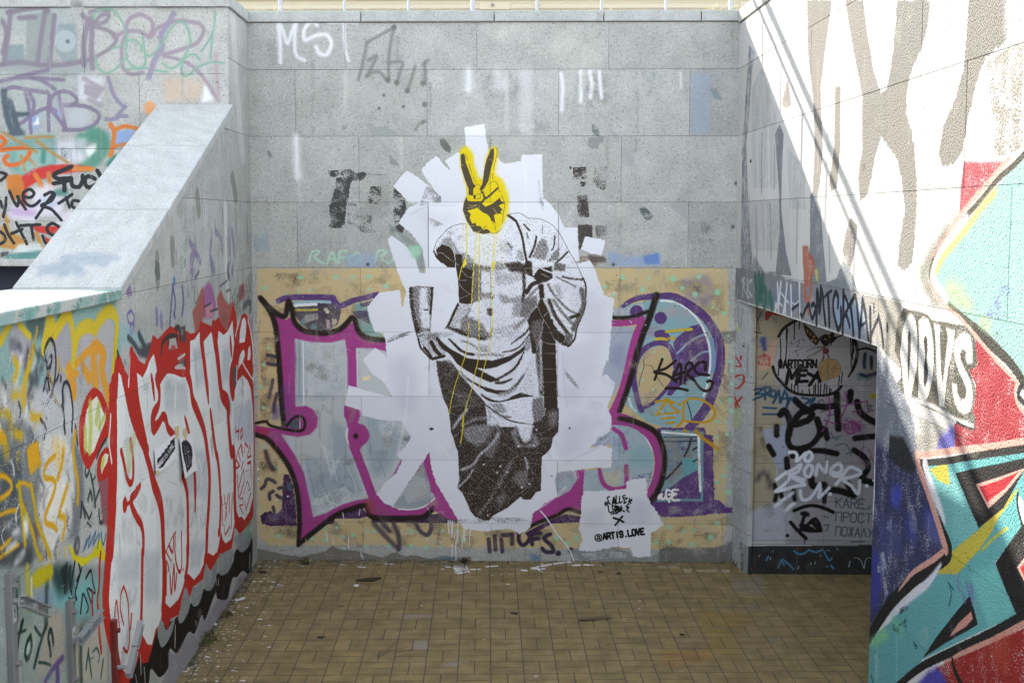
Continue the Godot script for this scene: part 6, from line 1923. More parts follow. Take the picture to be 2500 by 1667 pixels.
func paint_right() -> void:
	fill("efeee9", "1367,208 1612,248 1624,387 1457,400", 30, 0, 0.5)
	fill("efeee9", "1293,448 1441,452 1394,504 1302,548", 30, 0, 0.5)
	fill("918e86", "636,86 811,115 800,142 771,199 748,258 760,310 774,363 763,421 743,450 709,450 716,359 699,275 653,187", 0, 0, 1, 5)
	fill("918e86", "894,129 998,146 1016,188 1044,230 1063,264 1103,300 1132,296 1151,262 1164,210 1168,175 1307,198 1302,230 1274,262 1243,282 1223,308 1224,341 1246,366 1262,390 1275,436 1280,477 1274,529 1266,552 1233,565 1204,557 1214,512 1229,476 1212,434 1186,403 1135,379 1107,367 1080,399 1062,430 1042,455 1009,461 992,428 1013,376 1006,329 1005,293 973,251 939,203", 0, 0, 1, 5)
	fill("918e86", "1447,218 1564,238 1572,265 1568,286 1508,299 1484,321 1472,345 1455,375 1443,405 1416,419 1375,422 1360,403 1374,369 1412,340 1438,304 1444,261", 0, 0, 1, 5)
	fill("a8a49a", "1511,305 1563,297 1615,290 1626,410 1586,417 1534,417 1536,371 1524,340", 0, 5)
	fill("8f8c84", "1538,351 1620,345 1625,396 1549,410", 0, 4, 0.6)
	fill("f2f2ee", "1558,239 1612,248 1616,294 1568,288", 12, 0, 0.6)
	fill("918e86", "845,268 860,265 880,271 879,334 886,369 870,438 834,443 819,430 847,367", 0, 0, 1, 4)
	fill("918e86", "471,230 499,217 533,269 487,273 450,261", 0, 1)
	fill("918e86", "930,515 958,488 1001,501 982,549 960,577 914,544", 0, 1)
	fill("8b9196", "56,614 59,448 55,323 91,183 114,99 170,122 141,197 103,325 139,468 181,562 315,603 470,597 508,614 779,610 874,594 889,622 752,634 72,662", 0, 3, 1, 2)
	fill("8b9196", "393,316 435,298 471,321 462,404 463,471 511,554 563,601 424,603 453,513 437,428", 0, 1, 1, 2)
	fill("8b9196", "694,446 728,442 770,473 789,528 821,601 886,590 921,554 985,586 1023,617 751,619 682,604 699,534", 0, 1, 1, 2)
	fill("a9aeb4", "150,198 256,164 405,283 418,428 169,422", 2, 3, 0.4)
	fill("a9aeb4", "502,348 640,394 662,472 531,471", 2, 3, 0.4)
	fill("a9aeb4", "54,448 439,454 448,555 159,563", 2, 3, 0.4)
	stroke("f0f0ee", 12.8, "214,295 236,423", 1, 0, 0.6)
	stroke("9a9fa5", 10.5, "268,308 275,433", 1, 0, 0.6)
	stroke("f0f0ee", 11.9, "329,303 351,444", 1, 0, 0.6)
	stroke("9a9fa5", 9.6, "391,341 395,427", 1, 0, 0.6)
	stroke("f0f0ee", 10.2, "546,455 558,552", 1, 0, 0.6)
	stroke("9a9fa5", 8.3, "597,460 599,572", 1, 0, 0.6)
	stroke("f0f0ee", 9.6, "630,464 642,566", 1, 0, 0.6)
	stroke("9a9fa5", 6.7, "825,491 839,582", 1, 0, 0.6)
	stroke("f0f0ee", 7.9, "866,509 871,591", 1, 0, 0.6)
	stroke("9a9fa5", 10.8, "218,469 239,584", 1, 0, 0.6)
	stroke("f0f0ee", 12.3, "324,470 329,576", 1, 0, 0.6)
	stroke("9a9fa5", 9.8, "363,461 380,570", 1, 0, 0.6)
	fill("8a8578", "1012,369 1056,362 1058,391 1014,389", 0, 4, 0.7)
	fill("7d786c", "1015,402 1032,401 1033,413 1014,414", 0, 1)
	fill("7f7a6e", "995,309 1114,319 1108,362 1010,349", 0, 4, 0.5)
	fill("d8d6cf", "1311,465 1421,478 1394,499 1298,505", 0, 4, 0.7)
	fill("8f9297", "-33,608 236,607 656,610 967,610 1222,610 1231,704 1120,681 -27,680", 0, 1, 1, 3)
	fill("b1aca0", "958,610 1222,610 1231,705 1120,681 1060,678", 5, 1)
	fill("a6bcd6", "868,619 1033,619 1075,666 1034,676 878,671", 14, 0, 0.75)
	fill("7d8aa6", "407,627 657,623 660,664 425,668", 12, 0, 0.5)
	fill("aeb4bc", "715,625 773,657 720,677 649,674", 8, 0, 0.6)
	fill("c06a4e", "643,541 685,540 694,553 726,561 739,571 734,587 718,599 717,614 716,631 708,646 705,669 693,667 682,648 655,635 645,621 658,607 657,589 647,570", 2, 1, 0.88)
	fill("9099a0", "674,616 700,612 698,632 684,636", 3)
	fill("cfca70", "739,581 755,579 765,600 747,602", 3, 1)
	stroke("2f6a5e", 30.9, "225,623 240,646 246,670", 4, 0, 0.75)
	stroke("2f6a5e", 28.4, "261,616 279,637 273,660", 4, 0, 0.75)
	stroke("2f6a5e", 30.4, "301,619 299,639 293,657", 4, 0, 0.75)
	stroke("2f6a5e", 25.8, "326,641 336,657 322,675", 4, 0, 0.75)
	stroke("2f6a5e", 23.5, "373,649 388,661 397,675", 4, 0, 0.75)
	stroke("2f6a5e", 7.1, "240,646 296,646", 4, 0, 0.75)
	fill("4f7f78", "215,647 409,650 412,676 226,675", 12, 0, 0.6)
	stroke("d5dadd", 7.1, "109,626 78,633 110,639 89,647 86,667", 1, 0, 0.9)
	stroke("d5dadd", 5.3, "93,647 126,660", 1, 0, 0.9)
	stroke("d5dadd", 2.8, "139,615 133,616", 1, 0, 0.9)
	stroke("d5dadd", 11.4, "140,628 139,662", 1, 0, 0.9)
	stroke("d5dadd", 6.7, "192,626 158,635 155,651 169,657 195,663", 1, 0, 0.9)
	stroke("d5dadd", 6.7, "147,651 135,666 166,666", 1, 0, 0.9)
	stroke("e9edf2", 13.2, "443,624 451,650 456,679", 1)
	stroke("e9edf2", 12.3, "472,620 465,640 460,656", 1)
	stroke("e9edf2", 10.2, "456,650 440,670", 1)
	stroke("e9edf2", 4.8, "460,659 487,665", 1)
	stroke("e9edf2", 11.4, "523,619 513,650 496,680", 1)
	stroke("e9edf2", 4.6, "476,639 507,647 542,655", 1)
	stroke("e9edf2", 12.2, "556,622 561,650 565,676", 1)
	stroke("e9edf2", 11.5, "624,611 629,645 636,678", 1)
	stroke("e9edf2", 3.4, "563,653 598,653 627,644", 1)
	stroke("e9edf2", 12.7, "513,656 513,678", 1)
	stroke("e9edf2", 13.4, "431,666 430,678", 1)
	stroke("1c212c", 9.1, "638,670 655,672 677,657 699,647 709,659 725,671 746,658 760,645", 1)
	stroke("1c212c", 9.0, "717,648 734,644 747,652 735,664", 1)
	stroke("1c212c", 5.1, "568,666 623,652", 1)
	stroke("1c212c", 14.0, "756,678 756,649 756,620 769,636 774,655 782,636 780,613", 1)
	stroke("1c212c", 12.5, "779,613 794,624 803,645 818,673", 1)
	stroke("1c212c", 5.1, "795,632 823,621 855,613", 1)
	stroke("1c212c", 13.6, "831,624 838,648 844,673", 1)
	stroke("1c212c", 10.9, "895,638 895,623 878,615 865,630 867,646 882,664 900,676 914,667 915,651 913,640", 1)
	stroke("1c212c", 12.6, "927,681 928,647 926,612", 1)
	stroke("1c212c", 8.0, "928,616 945,622 955,635 943,646 925,657", 1)
	stroke("1c212c", 8.9, "942,645 955,654 967,665", 1)
	stroke("1c212c", 11.3, "990,676 979,648 968,629", 1)
	stroke("1c212c", 9.7, "960,633 981,621 995,614 1009,634 1015,653 1026,676", 1)
	stroke("1c212c", 10.9, "1022,675 1031,645 1035,618", 1)
	stroke("1c212c", 10.2, "1037,618 1052,636 1062,657 1072,676", 1)
	stroke("1c212c", 4.2, "1024,662 1057,651", 1)
	stroke("1c212c", 11.0, "1077,629 1080,653 1084,678", 1)
	stroke("1c212c", 7.1, "1087,669 1102,654 1121,638", 1)
	stroke("1c212c", 9.3, "1121,638 1138,658 1148,680", 1)
	stroke("1c212c", 9.3, "1035,618 1056,643", 1)
	stroke("1c212c", 9.2, "1163,646,0.7 1165,651 1164,656,0.6")
	fill("3a3836", "1091,618 1101,618 1101,637 1093,637", 0, 4)
	fill("5f5c50", "1201,682 1206,655 1211,634 1236,617 1262,618 1295,617 1335,619 1351,625 1396,624 1438,624 1479,622 1498,624 1512,647 1516,665 1511,671 1490,675 1504,686 1515,698 1513,715 1505,728 1516,729 1516,748 1483,748 1457,748 1421,747 1392,745 1331,745 1282,743 1234,742 1212,742 1219,726 1234,717 1230,699", 0, 1)
	fill("e3e2dc", "1233,655 1240,639 1254,625 1271,622 1286,628 1294,642 1299,661 1300,677 1298,699 1286,723 1278,741 1265,743 1252,740 1241,719 1232,696 1226,681", 1)
	fill("45433d", "1257,656 1262,646 1270,652 1272,674 1269,692 1268,709 1266,720 1261,701", 1)
	fill("e3e2dc", "1300,630 1320,622 1339,624 1352,637 1362,657 1365,683 1362,705 1352,722 1342,735 1326,738 1308,735 1308,709 1304,682 1305,656", 1)
	fill("3d3b37", "1323,655 1328,648 1337,651 1340,667 1337,678 1344,694 1343,707 1334,719 1328,712 1328,690 1332,676", 1)
	fill("e3e2dc", "1359,627 1370,628 1385,629 1384,644 1388,662 1392,683 1400,706 1405,687 1410,660 1414,642 1405,630 1439,631 1435,650 1430,663 1419,682 1414,704 1410,725 1410,735 1391,735 1384,718 1377,690 1372,664 1367,643", 1)
	fill("e3e2dc", "1435,657 1436,647 1453,635 1471,630 1488,632 1497,641 1501,656 1501,667 1483,669 1477,663 1479,654 1467,652 1459,659 1463,667 1475,675 1487,682 1501,692 1506,705 1505,718 1497,728 1479,733 1459,732 1444,723 1436,709 1434,699 1452,699 1455,710 1467,716 1482,712 1485,702 1472,691 1454,681 1443,669", 1)
	stroke("e3e2dc", 6.4, "1209,741 1264,742 1330,739 1369,739 1407,741 1453,744 1476,743 1509,743", 2)
	stroke("2b2926", 4.1, "1455,747 1483,748 1511,747")
	stroke("8a867a", 3.3, "1217,647 1262,621 1303,620 1351,625 1403,626 1445,626", 4, 0, 0.6)
	fill("8a8678", "1290,563 1337,528 1391,500 1443,483 1452,487 1393,520 1353,544 1341,568 1357,589 1410,607 1359,607 1318,589", 12, 1, 0.7)
	fill("b8505a", "1450,419 1503,422 1574,424 1513,452 1475,471 1441,487 1442,453", 2, 1)
	fill("d98a88", "1443,451 1513,452 1483,468 1443,484", 0, 4, 0.7)
	stroke("e6b2a2", 8.1, "1588,421 1528,447 1451,481 1392,513 1348,539", 2)
	stroke("8a8275", 14.7, "1392,510 1366,527 1353,539 1344,551", 8, 0, 0.5)
	fill("9fcdc3", "1632,421 1579,442 1508,475 1428,511 1358,545 1347,561 1354,576 1381,589 1436,603 1521,620 1583,640 1573,643 1625,657 1659,672 1652,637")
	stroke("5a564a", 8.1, "1632,417 1599,430 1554,445 1507,468 1464,486 1419,510 1385,528 1353,542,0.7 1340,556,0.5 1340,571,0.5 1357,586,0.8 1400,595,0.9 1436,605 1480,616,1.3 1529,627,1.5 1580,642,1.6")
	stroke("e6b2a2", 5.2, "1337,570,0.7 1347,581 1377,596 1419,606 1454,613 1481,622 1522,635 1554,646")
	stroke("f3f4f2", 16.2, "1464,491 1415,515 1367,542 1355,561 1363,577 1404,593", 5, 0, 0.95)
	stroke("ded07a", 11.4, "1552,458 1508,478 1469,500 1420,523 1386,540 1364,559", 5, 0, 0.9)
	fill("c2dca0", "1402,568 1442,570 1503,596 1495,605 1445,601 1399,590", 14, 0, 0.8)
	fill("c2dca0", "1511,604 1558,611 1552,624 1521,619", 10, 0, 0.8)
	fill("7d74b4", "1577,569 1591,565 1607,566 1600,585 1594,605 1565,606 1537,605 1547,594 1567,584", 0, 4)
	fill("9d94c4", "1598,529 1609,534 1581,538 1588,534", 0, 4, 0.7)
	fill("8fa8b0", "1551,533 1563,536 1560,553 1553,552", 0, 4, 0.5)
	fill("3f5a50", "1537,459 1555,457 1545,462", 0, 4)
	fill("3f5a50", "1567,622 1578,623 1574,625", 0, 1)
	fill("b03a42", "1506,633 1538,643 1575,658 1604,665 1635,673 1629,682 1638,696 1662,702 1665,737 1449,781 1447,749 1516,748 1516,729 1505,728 1515,703 1514,691 1490,675 1512,671 1517,665", 0, 1)
	fill("a82430", "1520,654 1575,665 1565,708 1527,701", 0, 4, 0.5)
	fill("dd6a6a", "1520,654 1575,665 1565,708 1527,701", 0, 4, 0.35)
	fill("a82430", "1579,706 1646,707 1638,731 1567,737", 0, 4, 0.5)
	fill("dd6a6a", "1579,706 1646,707 1638,731 1567,737", 0, 4, 0.35)
	stroke("e6b2a2", 4.8, "1499,629 1528,639 1575,655 1610,665 1636,673")
	stroke("e6b2a2", 5.7, "1636,673 1629,681 1634,693 1651,702 1662,702")
	stroke("45433a", 13.6, "1496,619,0.4 1518,627,0.6 1558,638 1603,649 1631,660 1656,672")
	stroke("2a2926", 7.5, "1648,673 1640,680 1639,688 1658,693", 1)
	fill("e6e6e4", "1645,683 1659,678 1660,689 1650,689", 2)
	fill("6a68c0", "1396,790 1409,772 1433,757 1450,755 1449,781", 10)
	fill("aaa59a", "1308,759 1422,758 1396,790 1336,801", 8, 1, 0.7)
	fill("33375f", "1122,819 1177,809 1289,795 1311,820 1353,851 1399,891 1436,916 1380,947 1300,987 1248,1028 1178,1083 1116,1150 1111,1046 1125,922", 0, 1)
	fill("7c838e", "1119,679 1145,695 1281,758 1316,809 1289,845 1121,830 1121,767", 8, 1)
	fill("4149b4", "1199,884 1248,873 1247,902 1209,913", 14, 0, 0.9)
	fill("4b50a8", "1343,882 1392,884 1424,910 1365,916", 14, 0, 0.9)
	fill("3c3f96", "1115,994 1194,998 1155,1083 1116,1095", 14, 0, 0.9)
	fill("434a80", "1142,943 1232,931 1271,968 1163,996", 14, 0, 0.9)
	fill("3a3f8a", "1272,903 1326,908 1316,942 1268,936", 14, 0, 0.9)
	fill("26262c", "1188,810 1249,802 1285,818 1307,840 1287,847 1225,848 1187,843", 4)
	fill("5a5f8c", "1332,907 1374,888 1417,895 1430,912 1390,927", 10, 0, 0.5)
	fill("b9c2cc", "1155,996 1178,988 1219,1034 1191,1057", 0, 4)
	fill("b9c2cc", "1148,1005 1167,995 1165,1025 1150,1027", 0, 4)
	fill("b9c2cc", "1188,937 1210,931 1212,950 1190,951", 0, 4)
	fill("b9c2cc", "1225,928 1236,935 1231,938", 0, 4)
	fill("b9c2cc", "1177,1066 1192,1066 1185,1076", 0, 4)
	fill("6f6ab8", "1388,774 1448,763 1449,783 1384,798", 8, 0, 0.9)
	fill("b3aea2", "1295,789 1394,773 1384,796 1317,811", 4, 1)
	fill("6ab2b2", "1337,822 1437,799 1531,777 1661,747 1664,784 1538,863 1664,784 1668,826 1590,892 1656,934 1550,989 1361,1089 1267,1160 1094,1230 1096,1162 1202,1092 1290,1031 1410,950 1453,915 1397,872")
	fill("84c4c0", "1460,810 1538,863 1510,892 1435,899 1384,860 1369,826", 4, 0, 0.6)
	fill("7fcfc8", "1514,927 1590,896 1652,933 1578,974", 8, 0, 0.7)
	fill("cdbd45", "1373,974 1399,953 1469,905 1539,865 1606,818 1652,788 1628,811 1598,835 1577,859 1541,890 1512,911 1472,939 1399,959", 1)
	fill("cdbd45", "1361,826 1392,815 1426,806 1433,820 1438,832 1394,834")
	stroke("cdbd45", 3.5, "1551,887 1582,865 1622,842", 1)
	stroke("181615", 15.7, "1321,820 1336,837 1362,856 1392,877 1417,895 1445,917,1.1 1398,947,1.2 1320,987,1.4 1242,1037,1.4 1179,1085,1.4 1104,1152,1.2")
	stroke("e0a898", 16.4, "1308,817 1326,837 1350,852 1379,874 1405,895 1431,917")
	stroke("e0a898", 8.7, "1431,917 1380,946 1313,980,0.9 1281,1002,0.7 1251,1026,0.3")
	stroke("e6b2a2", 8.2, "1308,818 1379,800 1479,777 1577,755 1660,735")
	stroke("2b2926", 8.6, "1328,823 1415,804 1530,775 1660,743")
	fill("181615", "1457,812 1532,790 1602,771 1661,754 1662,767 1611,821 1539,863 1506,843")
	fill("e6b2a2", "1524,812 1594,789 1662,765 1662,767 1614,803 1566,833")
	fill("c02430", "1536,813 1594,793 1648,772 1613,798 1561,826")
	fill("181615", "1668,825 1632,856 1592,892 1624,914 1657,934 1606,965 1677,927")
	fill("e6b2a2", "1652,880 1671,864 1674,891")
	fill("c02430", "1661,878 1672,870 1673,885")
	fill("181615", "1516,954 1530,964 1545,981 1510,1001 1436,1042 1358,1089 1407,1043 1466,994")
	fill("d99a8a", "1522,972 1529,979 1509,995 1452,1028 1483,999")
	stroke("e6e8f0", 12.3, "1202,1087,0.8 1257,1048 1322,1008 1370,978 1415,942,0.5", 3)
	stroke("eceef4", 19.7, "1344,823,1.1 1354,834 1371,848 1397,865 1422,881,0.5", 5)
	fill("8fd89a", "1120,1142 1188,1102 1219,1106 1129,1154", 8, 0, 0.8)
	fill("7fd0a0", "1223,1073 1286,1065 1261,1092 1224,1090", 10, 0, 0.6)
	fill("26343a", "1257,1051 1316,1019 1304,1034 1258,1060", 0, 4)
	fill("26343a", "1224,1085 1259,1074 1260,1087 1232,1092", 0, 4)
	fill("26343a", "1315,1078 1341,1079 1329,1087", 0, 4)
	fill("26343a", "1252,1076 1286,1056 1287,1069", 0, 4)
	stroke("7a74b0", 11.2, "1451,928 1447,945", 0, 4)
	stroke("7a74b0", 12.3, "1478,941 1481,954", 0, 4)
	stroke("7a74b0", 9.4, "1505,943 1516,950", 0, 4)
	stroke("7a74b0", 11.6, "1520,941 1530,962", 0, 4)
	stroke("7a74b0", 10.2, "1495,958 1501,963", 0, 4)
	stroke("7a74b0", 10.6, "1543,966 1548,972", 0, 4)
	stroke("2f6f74", 3.5, "1446,959 1455,968 1449,987")
	stroke("2f6f74", 2.1, "1440,958 1463,961")
	stroke("2f6f74", 5.2, "1133,1195 1142,1202")
	stroke("181615", 11.8, "1247,1173 1332,1116 1392,1081 1501,1023 1597,972 1677,927")
	stroke("dca090", 7.8, "1438,1067,0.6 1512,1026 1598,981 1678,936")
	fill("a3251f", "1410,1083 1502,1035 1598,985 1678,942 1685,1012 1396,1121", 0, 1)
	fill("b8432a", "1589,992 1642,966 1637,1007 1601,1016", 14, 0, 0.7)
	fill("5148b0", "1327,1143 1381,1100 1416,1081 1452,1087 1464,1095 1321,1149", 6)
	stroke("181615", 9.6, "1464,1048,0.5 1475,1062 1506,1075")
	fill("f0f0f0", "1646,802 1653,798 1666,805 1668,827 1660,828 1651,814", 1)
	stroke("181615", 4.1, "1648,796 1647,809 1662,829")
	stroke("e0ded2", 3.8, "1277,744 1284,770", 1, 0, 0.6)
	stroke("c9d0d6", 3.7, "1296,744 1300,760", 1, 0, 0.6)
	stroke("8fd0d2", 6.8, "1160,1141 1157,1197", 1, 0, 0.6)
	stroke("8fd0d2", 6.5, "1247,1097 1253,1163", 1, 0, 0.6)
	fill("e08080", "1508,629 1559,651 1560,685 1522,677", 0, 4, 0.25)
	weather(Rect2i(0, 0, 1716, 1326), 420, 0.26, ["b5b1a6", "d2cfc8", "8f8c84", "c6c2b8", "efeeea"])

func paint_passage() -> void:
	stains(40, 0.15, 0.35)
	fill("a89f88", "32,11 147,51 103,105 89,181 101,236 122,365 37,365", 0, 1, 0.9)
	fill("a39a80", "33,343 102,343 104,561 34,575", 0, 1, 0.9)
	fill("8f866e", "36,378 76,378 83,441 37,441", 0, 4)
	fill("4f4a40", "44,343 65,343 77,419 86,441 61,392", 0, 4, 0.8)
	fill("a6a5aa", "103,105 147,51 369,118 376,364 122,365 101,236 89,181", 2)
	fill("9a9aa2", "100,343 369,342 378,667 136,668 115,561", 2)
	fill("aeb3c0", "37,575 80,561 115,550 150,588 141,657 39,663", 10, 1)
	fill("a0a9c0", "65,354 108,343 134,343 136,397 126,457 105,457 77,397", 4)
	fill("b4a488", "72,80 87,76 103,85 99,105 76,100", 3)
	fill("51548c", "52,105 68,100 70,123 59,127", 5)
	fill("51548c", "59,123 72,127 71,143 64,141", 5)
	fill("a83a34", "66,35 77,28 120,42 122,46 84,42 71,58 66,55")
	fill("c9a890", "90,105 103,105 91,168 87,181 67,191 43,200 60,154", 0, 2)
	fill("b05050", "42,157 66,145 82,154 82,181 51,177", 0, 5)
	fill("8a7f86", "84,46 125,51 111,64 87,62", 0, 4)
	stroke("4f4f52", 2.4, "44,46 48,64 52,85")
	stroke("4f4f52", 2.5, "47,55 55,33")
	stroke("4f4f52", 2.5, "61,215 76,197")
	stroke("4f4f52", 2.5, "36,85 40,89 56,89")
	fill("b3b2b6", "103,105 125,75 156,53 213,37 270,66 304,104 314,145 306,186 285,220 252,249 214,258 169,254 128,236 101,204 91,177 100,145", 0, 0, 1, 0, 1)
	stroke("1b1714", 7.7, "89,181 96,202 112,222 133,243 160,255 196,258 232,258 259,249 274,233", 0, 1)
	stroke("1b1714", 9.0, "292,208,0.5 306,181 314,149 311,122 302,100", 0, 1)
	stroke("1b1714", 7.7, "103,99 116,78 138,62 156,54,0.7", 0, 1)
	stroke("1b1714", 2.5, "107,105 109,136 109,168")
	stroke("1b1714", 2.5, "123,78 124,114")
	stroke("1b1714", 2.5, "126,78 125,118 123,161")
	stroke("1b1714", 2.5, "144,60 144,107")
	stroke("1b1714", 2.5, "158,55 157,78")
	stroke("1b1714", 2.5, "295,100 297,145")
	stroke("1b1714", 2.5, "300,100 302,161")
	stroke("1b1714", 2.5, "303,100 304,143")
	stroke("1b1714", 2.5, "105,181 104,204")
	stroke("1b1714", 2.5, "298,145 298,181")
	stroke("1b1714", 2.7, "140,227 141,247")
	stroke("1b1714", 2.7, "148,231 149,249")
	stroke("1b1714", 2.7, "157,233 158,249")
	stroke("1b1714", 2.7, "200,231 200,256")
	stroke("1b1714", 2.7, "204,226 205,256")
	stroke("1b1714", 2.7, "211,224 213,254")
	stroke("1b1714", 2.7, "218,226 218,256")
	stroke("1b1714", 2.7, "229,226 227,254")
	stroke("1b1714", 2.7, "234,231 234,256")
	stroke("1b1714", 2.7, "242,238 242,256")
	stroke("1b1714", 2.7, "268,206 266,233")
	stroke("1b1714", 2.7, "276,195 273,226")
	stroke("1b1714", 2.7, "169,245 169,256")
	stroke("1b1714", 2.7, "187,240 189,254")
	stroke("1b1714", 2.7, "247,242 245,254")
	letters("1b1714", 4.9, "#ARTGORN", Vector2(103, 184), Vector2(207, 183), 20.8, 0, 0)
	stroke("1b1714", 9.0, "126,227 129,206 133,188", 0, 0, 1, 1)
	stroke("1b1714", 8.9, "133,188 140,213", 0, 0, 1, 1)
	stroke("1b1714", 9.1, "140,213 156,187", 0, 0, 1, 1)
	stroke("1b1714", 9.0, "156,187 153,228", 0, 0, 1, 1)
	stroke("1b1714", 9.0, "159,190 159,221", 0, 0, 1, 1)
	stroke("1b1714", 9.0, "159,190 179,191", 0, 0, 1, 1)
	stroke("1b1714", 9.1, "159,204 176,204", 0, 0, 1, 1)
	stroke("1b1714", 9.1, "159,221 182,220", 0, 0, 1, 1)
	stroke("1b1714", 9.1, "188,231 200,213 211,194", 0, 0, 1, 1)
	stroke("1b1714", 9.0, "184,199 208,211", 0, 0, 1, 1)
	stroke("1b1714", 8.9, "211,197 215,220", 0, 0, 1, 1)
	fill("3c3420", "167,63 176,70 192,84 206,100 213,109 209,120 203,124 188,111 177,96 171,80")
	fill("a8935a", "176,78 181,82 179,87")
	stroke("a8935a", 6.7, "188,93", 0, 1)
	stroke("a8935a", 6.7, "197,100", 0, 1)
	stroke("a8935a", 6.7, "193,109", 0, 1)
	stroke("a8935a", 6.7, "181,87", 0, 1)
	stroke("a8935a", 6.7, "202,111", 0, 1)
	fill("2b2418", "215,109 217,98 228,93 237,96 248,84 253,100 260,104 251,114 240,118 233,127 227,123 220,116", 0, 1)
	stroke("8f7f4a", 6.3, "228,107", 0, 1)
	stroke("8f7f4a", 6.3, "239,100", 0, 1)
	stroke("1b1714", 3.2, "255,102 268,98 279,93")
	stroke("1b1714", 3.1, "215,109 227,125")
	stroke("1b1714", 3.2, "248,109 242,123")
	stroke("1b1714", 3.1, "211,111 215,100")
	stroke("5a5540", 1.6, "229,125 207,129 184,136 178,141")
	stroke("5a5540", 1.6, "229,126 200,143 180,154 189,155 216,136 229,127")
	stroke("5a5540", 1.6, "193,132 227,127")
	stroke("7a3034", 17.1, "230,138", 0, 1)
	stroke("6a3a38", 3.1, "225,143 223,163")
	stroke("6a3a38", 3.1, "234,145 239,159 232,177")
	stroke("6a3a38", 3.1, "236,163 241,172 237,190")
	fill("b39468", "210,181 214,170 225,163 230,159 241,161 254,161 264,170 272,188 266,204 251,213 235,217 222,224 214,204")
	stroke("3f3a33", 1.3, "229,154 219,165 211,181 214,202 222,224")
	stroke("3f3a33", 1.3, "241,161 256,161 267,174 272,190 262,208 238,215")
	stroke("3f3a33", 1.3, "241,168 235,188 240,202 251,206")
	stroke("3f3a33", 1.4, "244,190 259,177")
	stroke("3f3a33", 1.4, "248,197 261,183")
	stroke("3f3a33", 1.8, "219,190 217,199 226,206")
	stroke("3f3a33", 2.7, "221,183")
	stroke("5f6064", 1.6, "130,118 146,118")
	stroke("5f6064", 1.6, "137,111 139,123")
	stroke("5f6064", 1.6, "148,116 157,109 168,107")
	stroke("5f6064", 1.6, "157,109 158,120")
	stroke("5f6064", 1.6, "168,105 171,114")
	stroke("5f6064", 1.6, "152,126 157,125")
	stroke("5f6064", 1.6, "155,123 155,129")
	stroke("5f6064", 1.6, "140,143 149,138 158,136")
	stroke("5f6064", 1.6, "149,136 156,154")
	stroke("5f6064", 1.6, "162,132 171,134")
	stroke("2d5070", 5.9, "39,243 63,240 52,250 42,255 68,256 57,263 37,270", 1)
	stroke("2d5070", 5.8, "68,236 70,254 70,270", 1)
	stroke("2d5070", 5.9, "69,238 84,238 77,252 70,252 84,261", 1)
	stroke("2d5070", 5.9, "88,245 84,256 91,263 100,254 93,245", 1)
	stroke("2d5070", 5.9, "91,280 100,263 106,245 109,263 111,279 118,258 123,245", 1)
	stroke("2d5070", 5.8, "126,252 131,270 127,293", 1)
	stroke("2d5070", 5.9, "116,268 138,265", 1)
	stroke("2d5070", 5.9, "151,263 138,270 129,286", 1)
	stroke("2d5070", 5.9, "66,292 85,293 100,294", 1)
	stroke("2d5070", 5.9, "65,310 85,310 107,310", 1)
	stroke("2d5070", 5.9, "169,265 196,272 179,281 203,265 192,286", 1)
	stroke("3f5068", 3.2, "220,304 233,299 239,281 247,310", 1, 0, 0.8)
	stroke("3f5068", 3.2, "238,313 258,310", 1, 0, 0.8)
	stroke("3f5068", 3.2, "212,276 223,270 230,279", 1, 0, 0.8)
	stroke("3f5068", 3.2, "342,287 358,285 349,294 361,299 345,303", 1, 0, 0.8)
	stroke("3f5f68", 2.7, "247,359 263,380 271,369", 0, 0, 0.8)
	stroke("3f5f68", 2.7, "261,396 290,391 305,423", 0, 0, 0.8)
	stroke("3f5f68", 2.7, "250,375 277,369", 0, 0, 0.8)
	stroke("3f5f68", 2.7, "291,418 307,413", 0, 0, 0.8)
	stroke("28304a", 7.6, "335,145 333,167 334,183", 2)
	stroke("28304a", 7.6, "352,154 353,185", 2)
	stroke("28304a", 9.1, "324,201 342,206 369,197", 4)
	stroke("1b1714", 4.5, "314,135 340,131 363,140")
	stroke("5f8a84", 6.7, "316,201 320,215 329,210", 3, 0, 0.7)
	stroke("5f8a84", 6.8, "343,213 356,208", 3, 0, 0.7)
	stroke("d5d9de", 2.2, "314,233 316,238 320,233", 0, 4)
	stroke("d5d9de", 2.3, "323,235 339,235", 0, 4)
	stroke("d5d9de", 2.3, "323,242 343,242", 0, 4)
	stroke("d5d9de", 2.3, "348,234 370,234", 0, 4)
	fill("b5a21c", "350,256 373,253 373,265 353,266", 2)
	stroke("151213", 17.5, "152,273 168,288 188,301", 2)
	stroke("151213", 17.6, "112,311 121,300 132,313 139,336 136,365", 2)
	stroke("151213", 17.8, "150,327 166,306 190,299 208,288 233,290 262,284", 2)
	stroke("151213", 17.5, "262,254 264,292 269,349", 2)
	stroke("151213", 17.5, "299,249 297,272", 2)
	stroke("151213", 17.4, "317,276 325,301 341,317 373,335", 2)
	stroke("151213", 17.5, "211,324 218,345 221,365", 2)
	stroke("151213", 17.8, "153,338 186,326 197,311", 2)
	stroke("151213", 15.1, "141,337 134,364 136,391 154,404 189,397 210,378 225,348", 2)
	stroke("151213", 15.0, "102,343 103,367", 2)
	stroke("151213", 15.2, "147,424 179,414 219,409 266,417", 2)
	stroke("151213", 14.9, "82,397 95,420", 2)
	stroke("151213", 15.0, "312,407 342,429 351,456 335,483", 2)
	stroke("151213", 14.9, "233,350 239,375", 2)
	stroke("151213", 15.2, "314,375 367,369", 2)
	stroke("151213", 15.0, "131,432 134,459", 2)
	stroke("151213", 17.9, "198,484 205,506 234,503", 3)
	stroke("151213", 17.8, "248,516 280,520 315,530 298,500", 3)
	stroke("151213", 17.9, "338,489 371,499", 3)
	stroke("151213", 10.7, "100,503 105,528 102,547", 3)
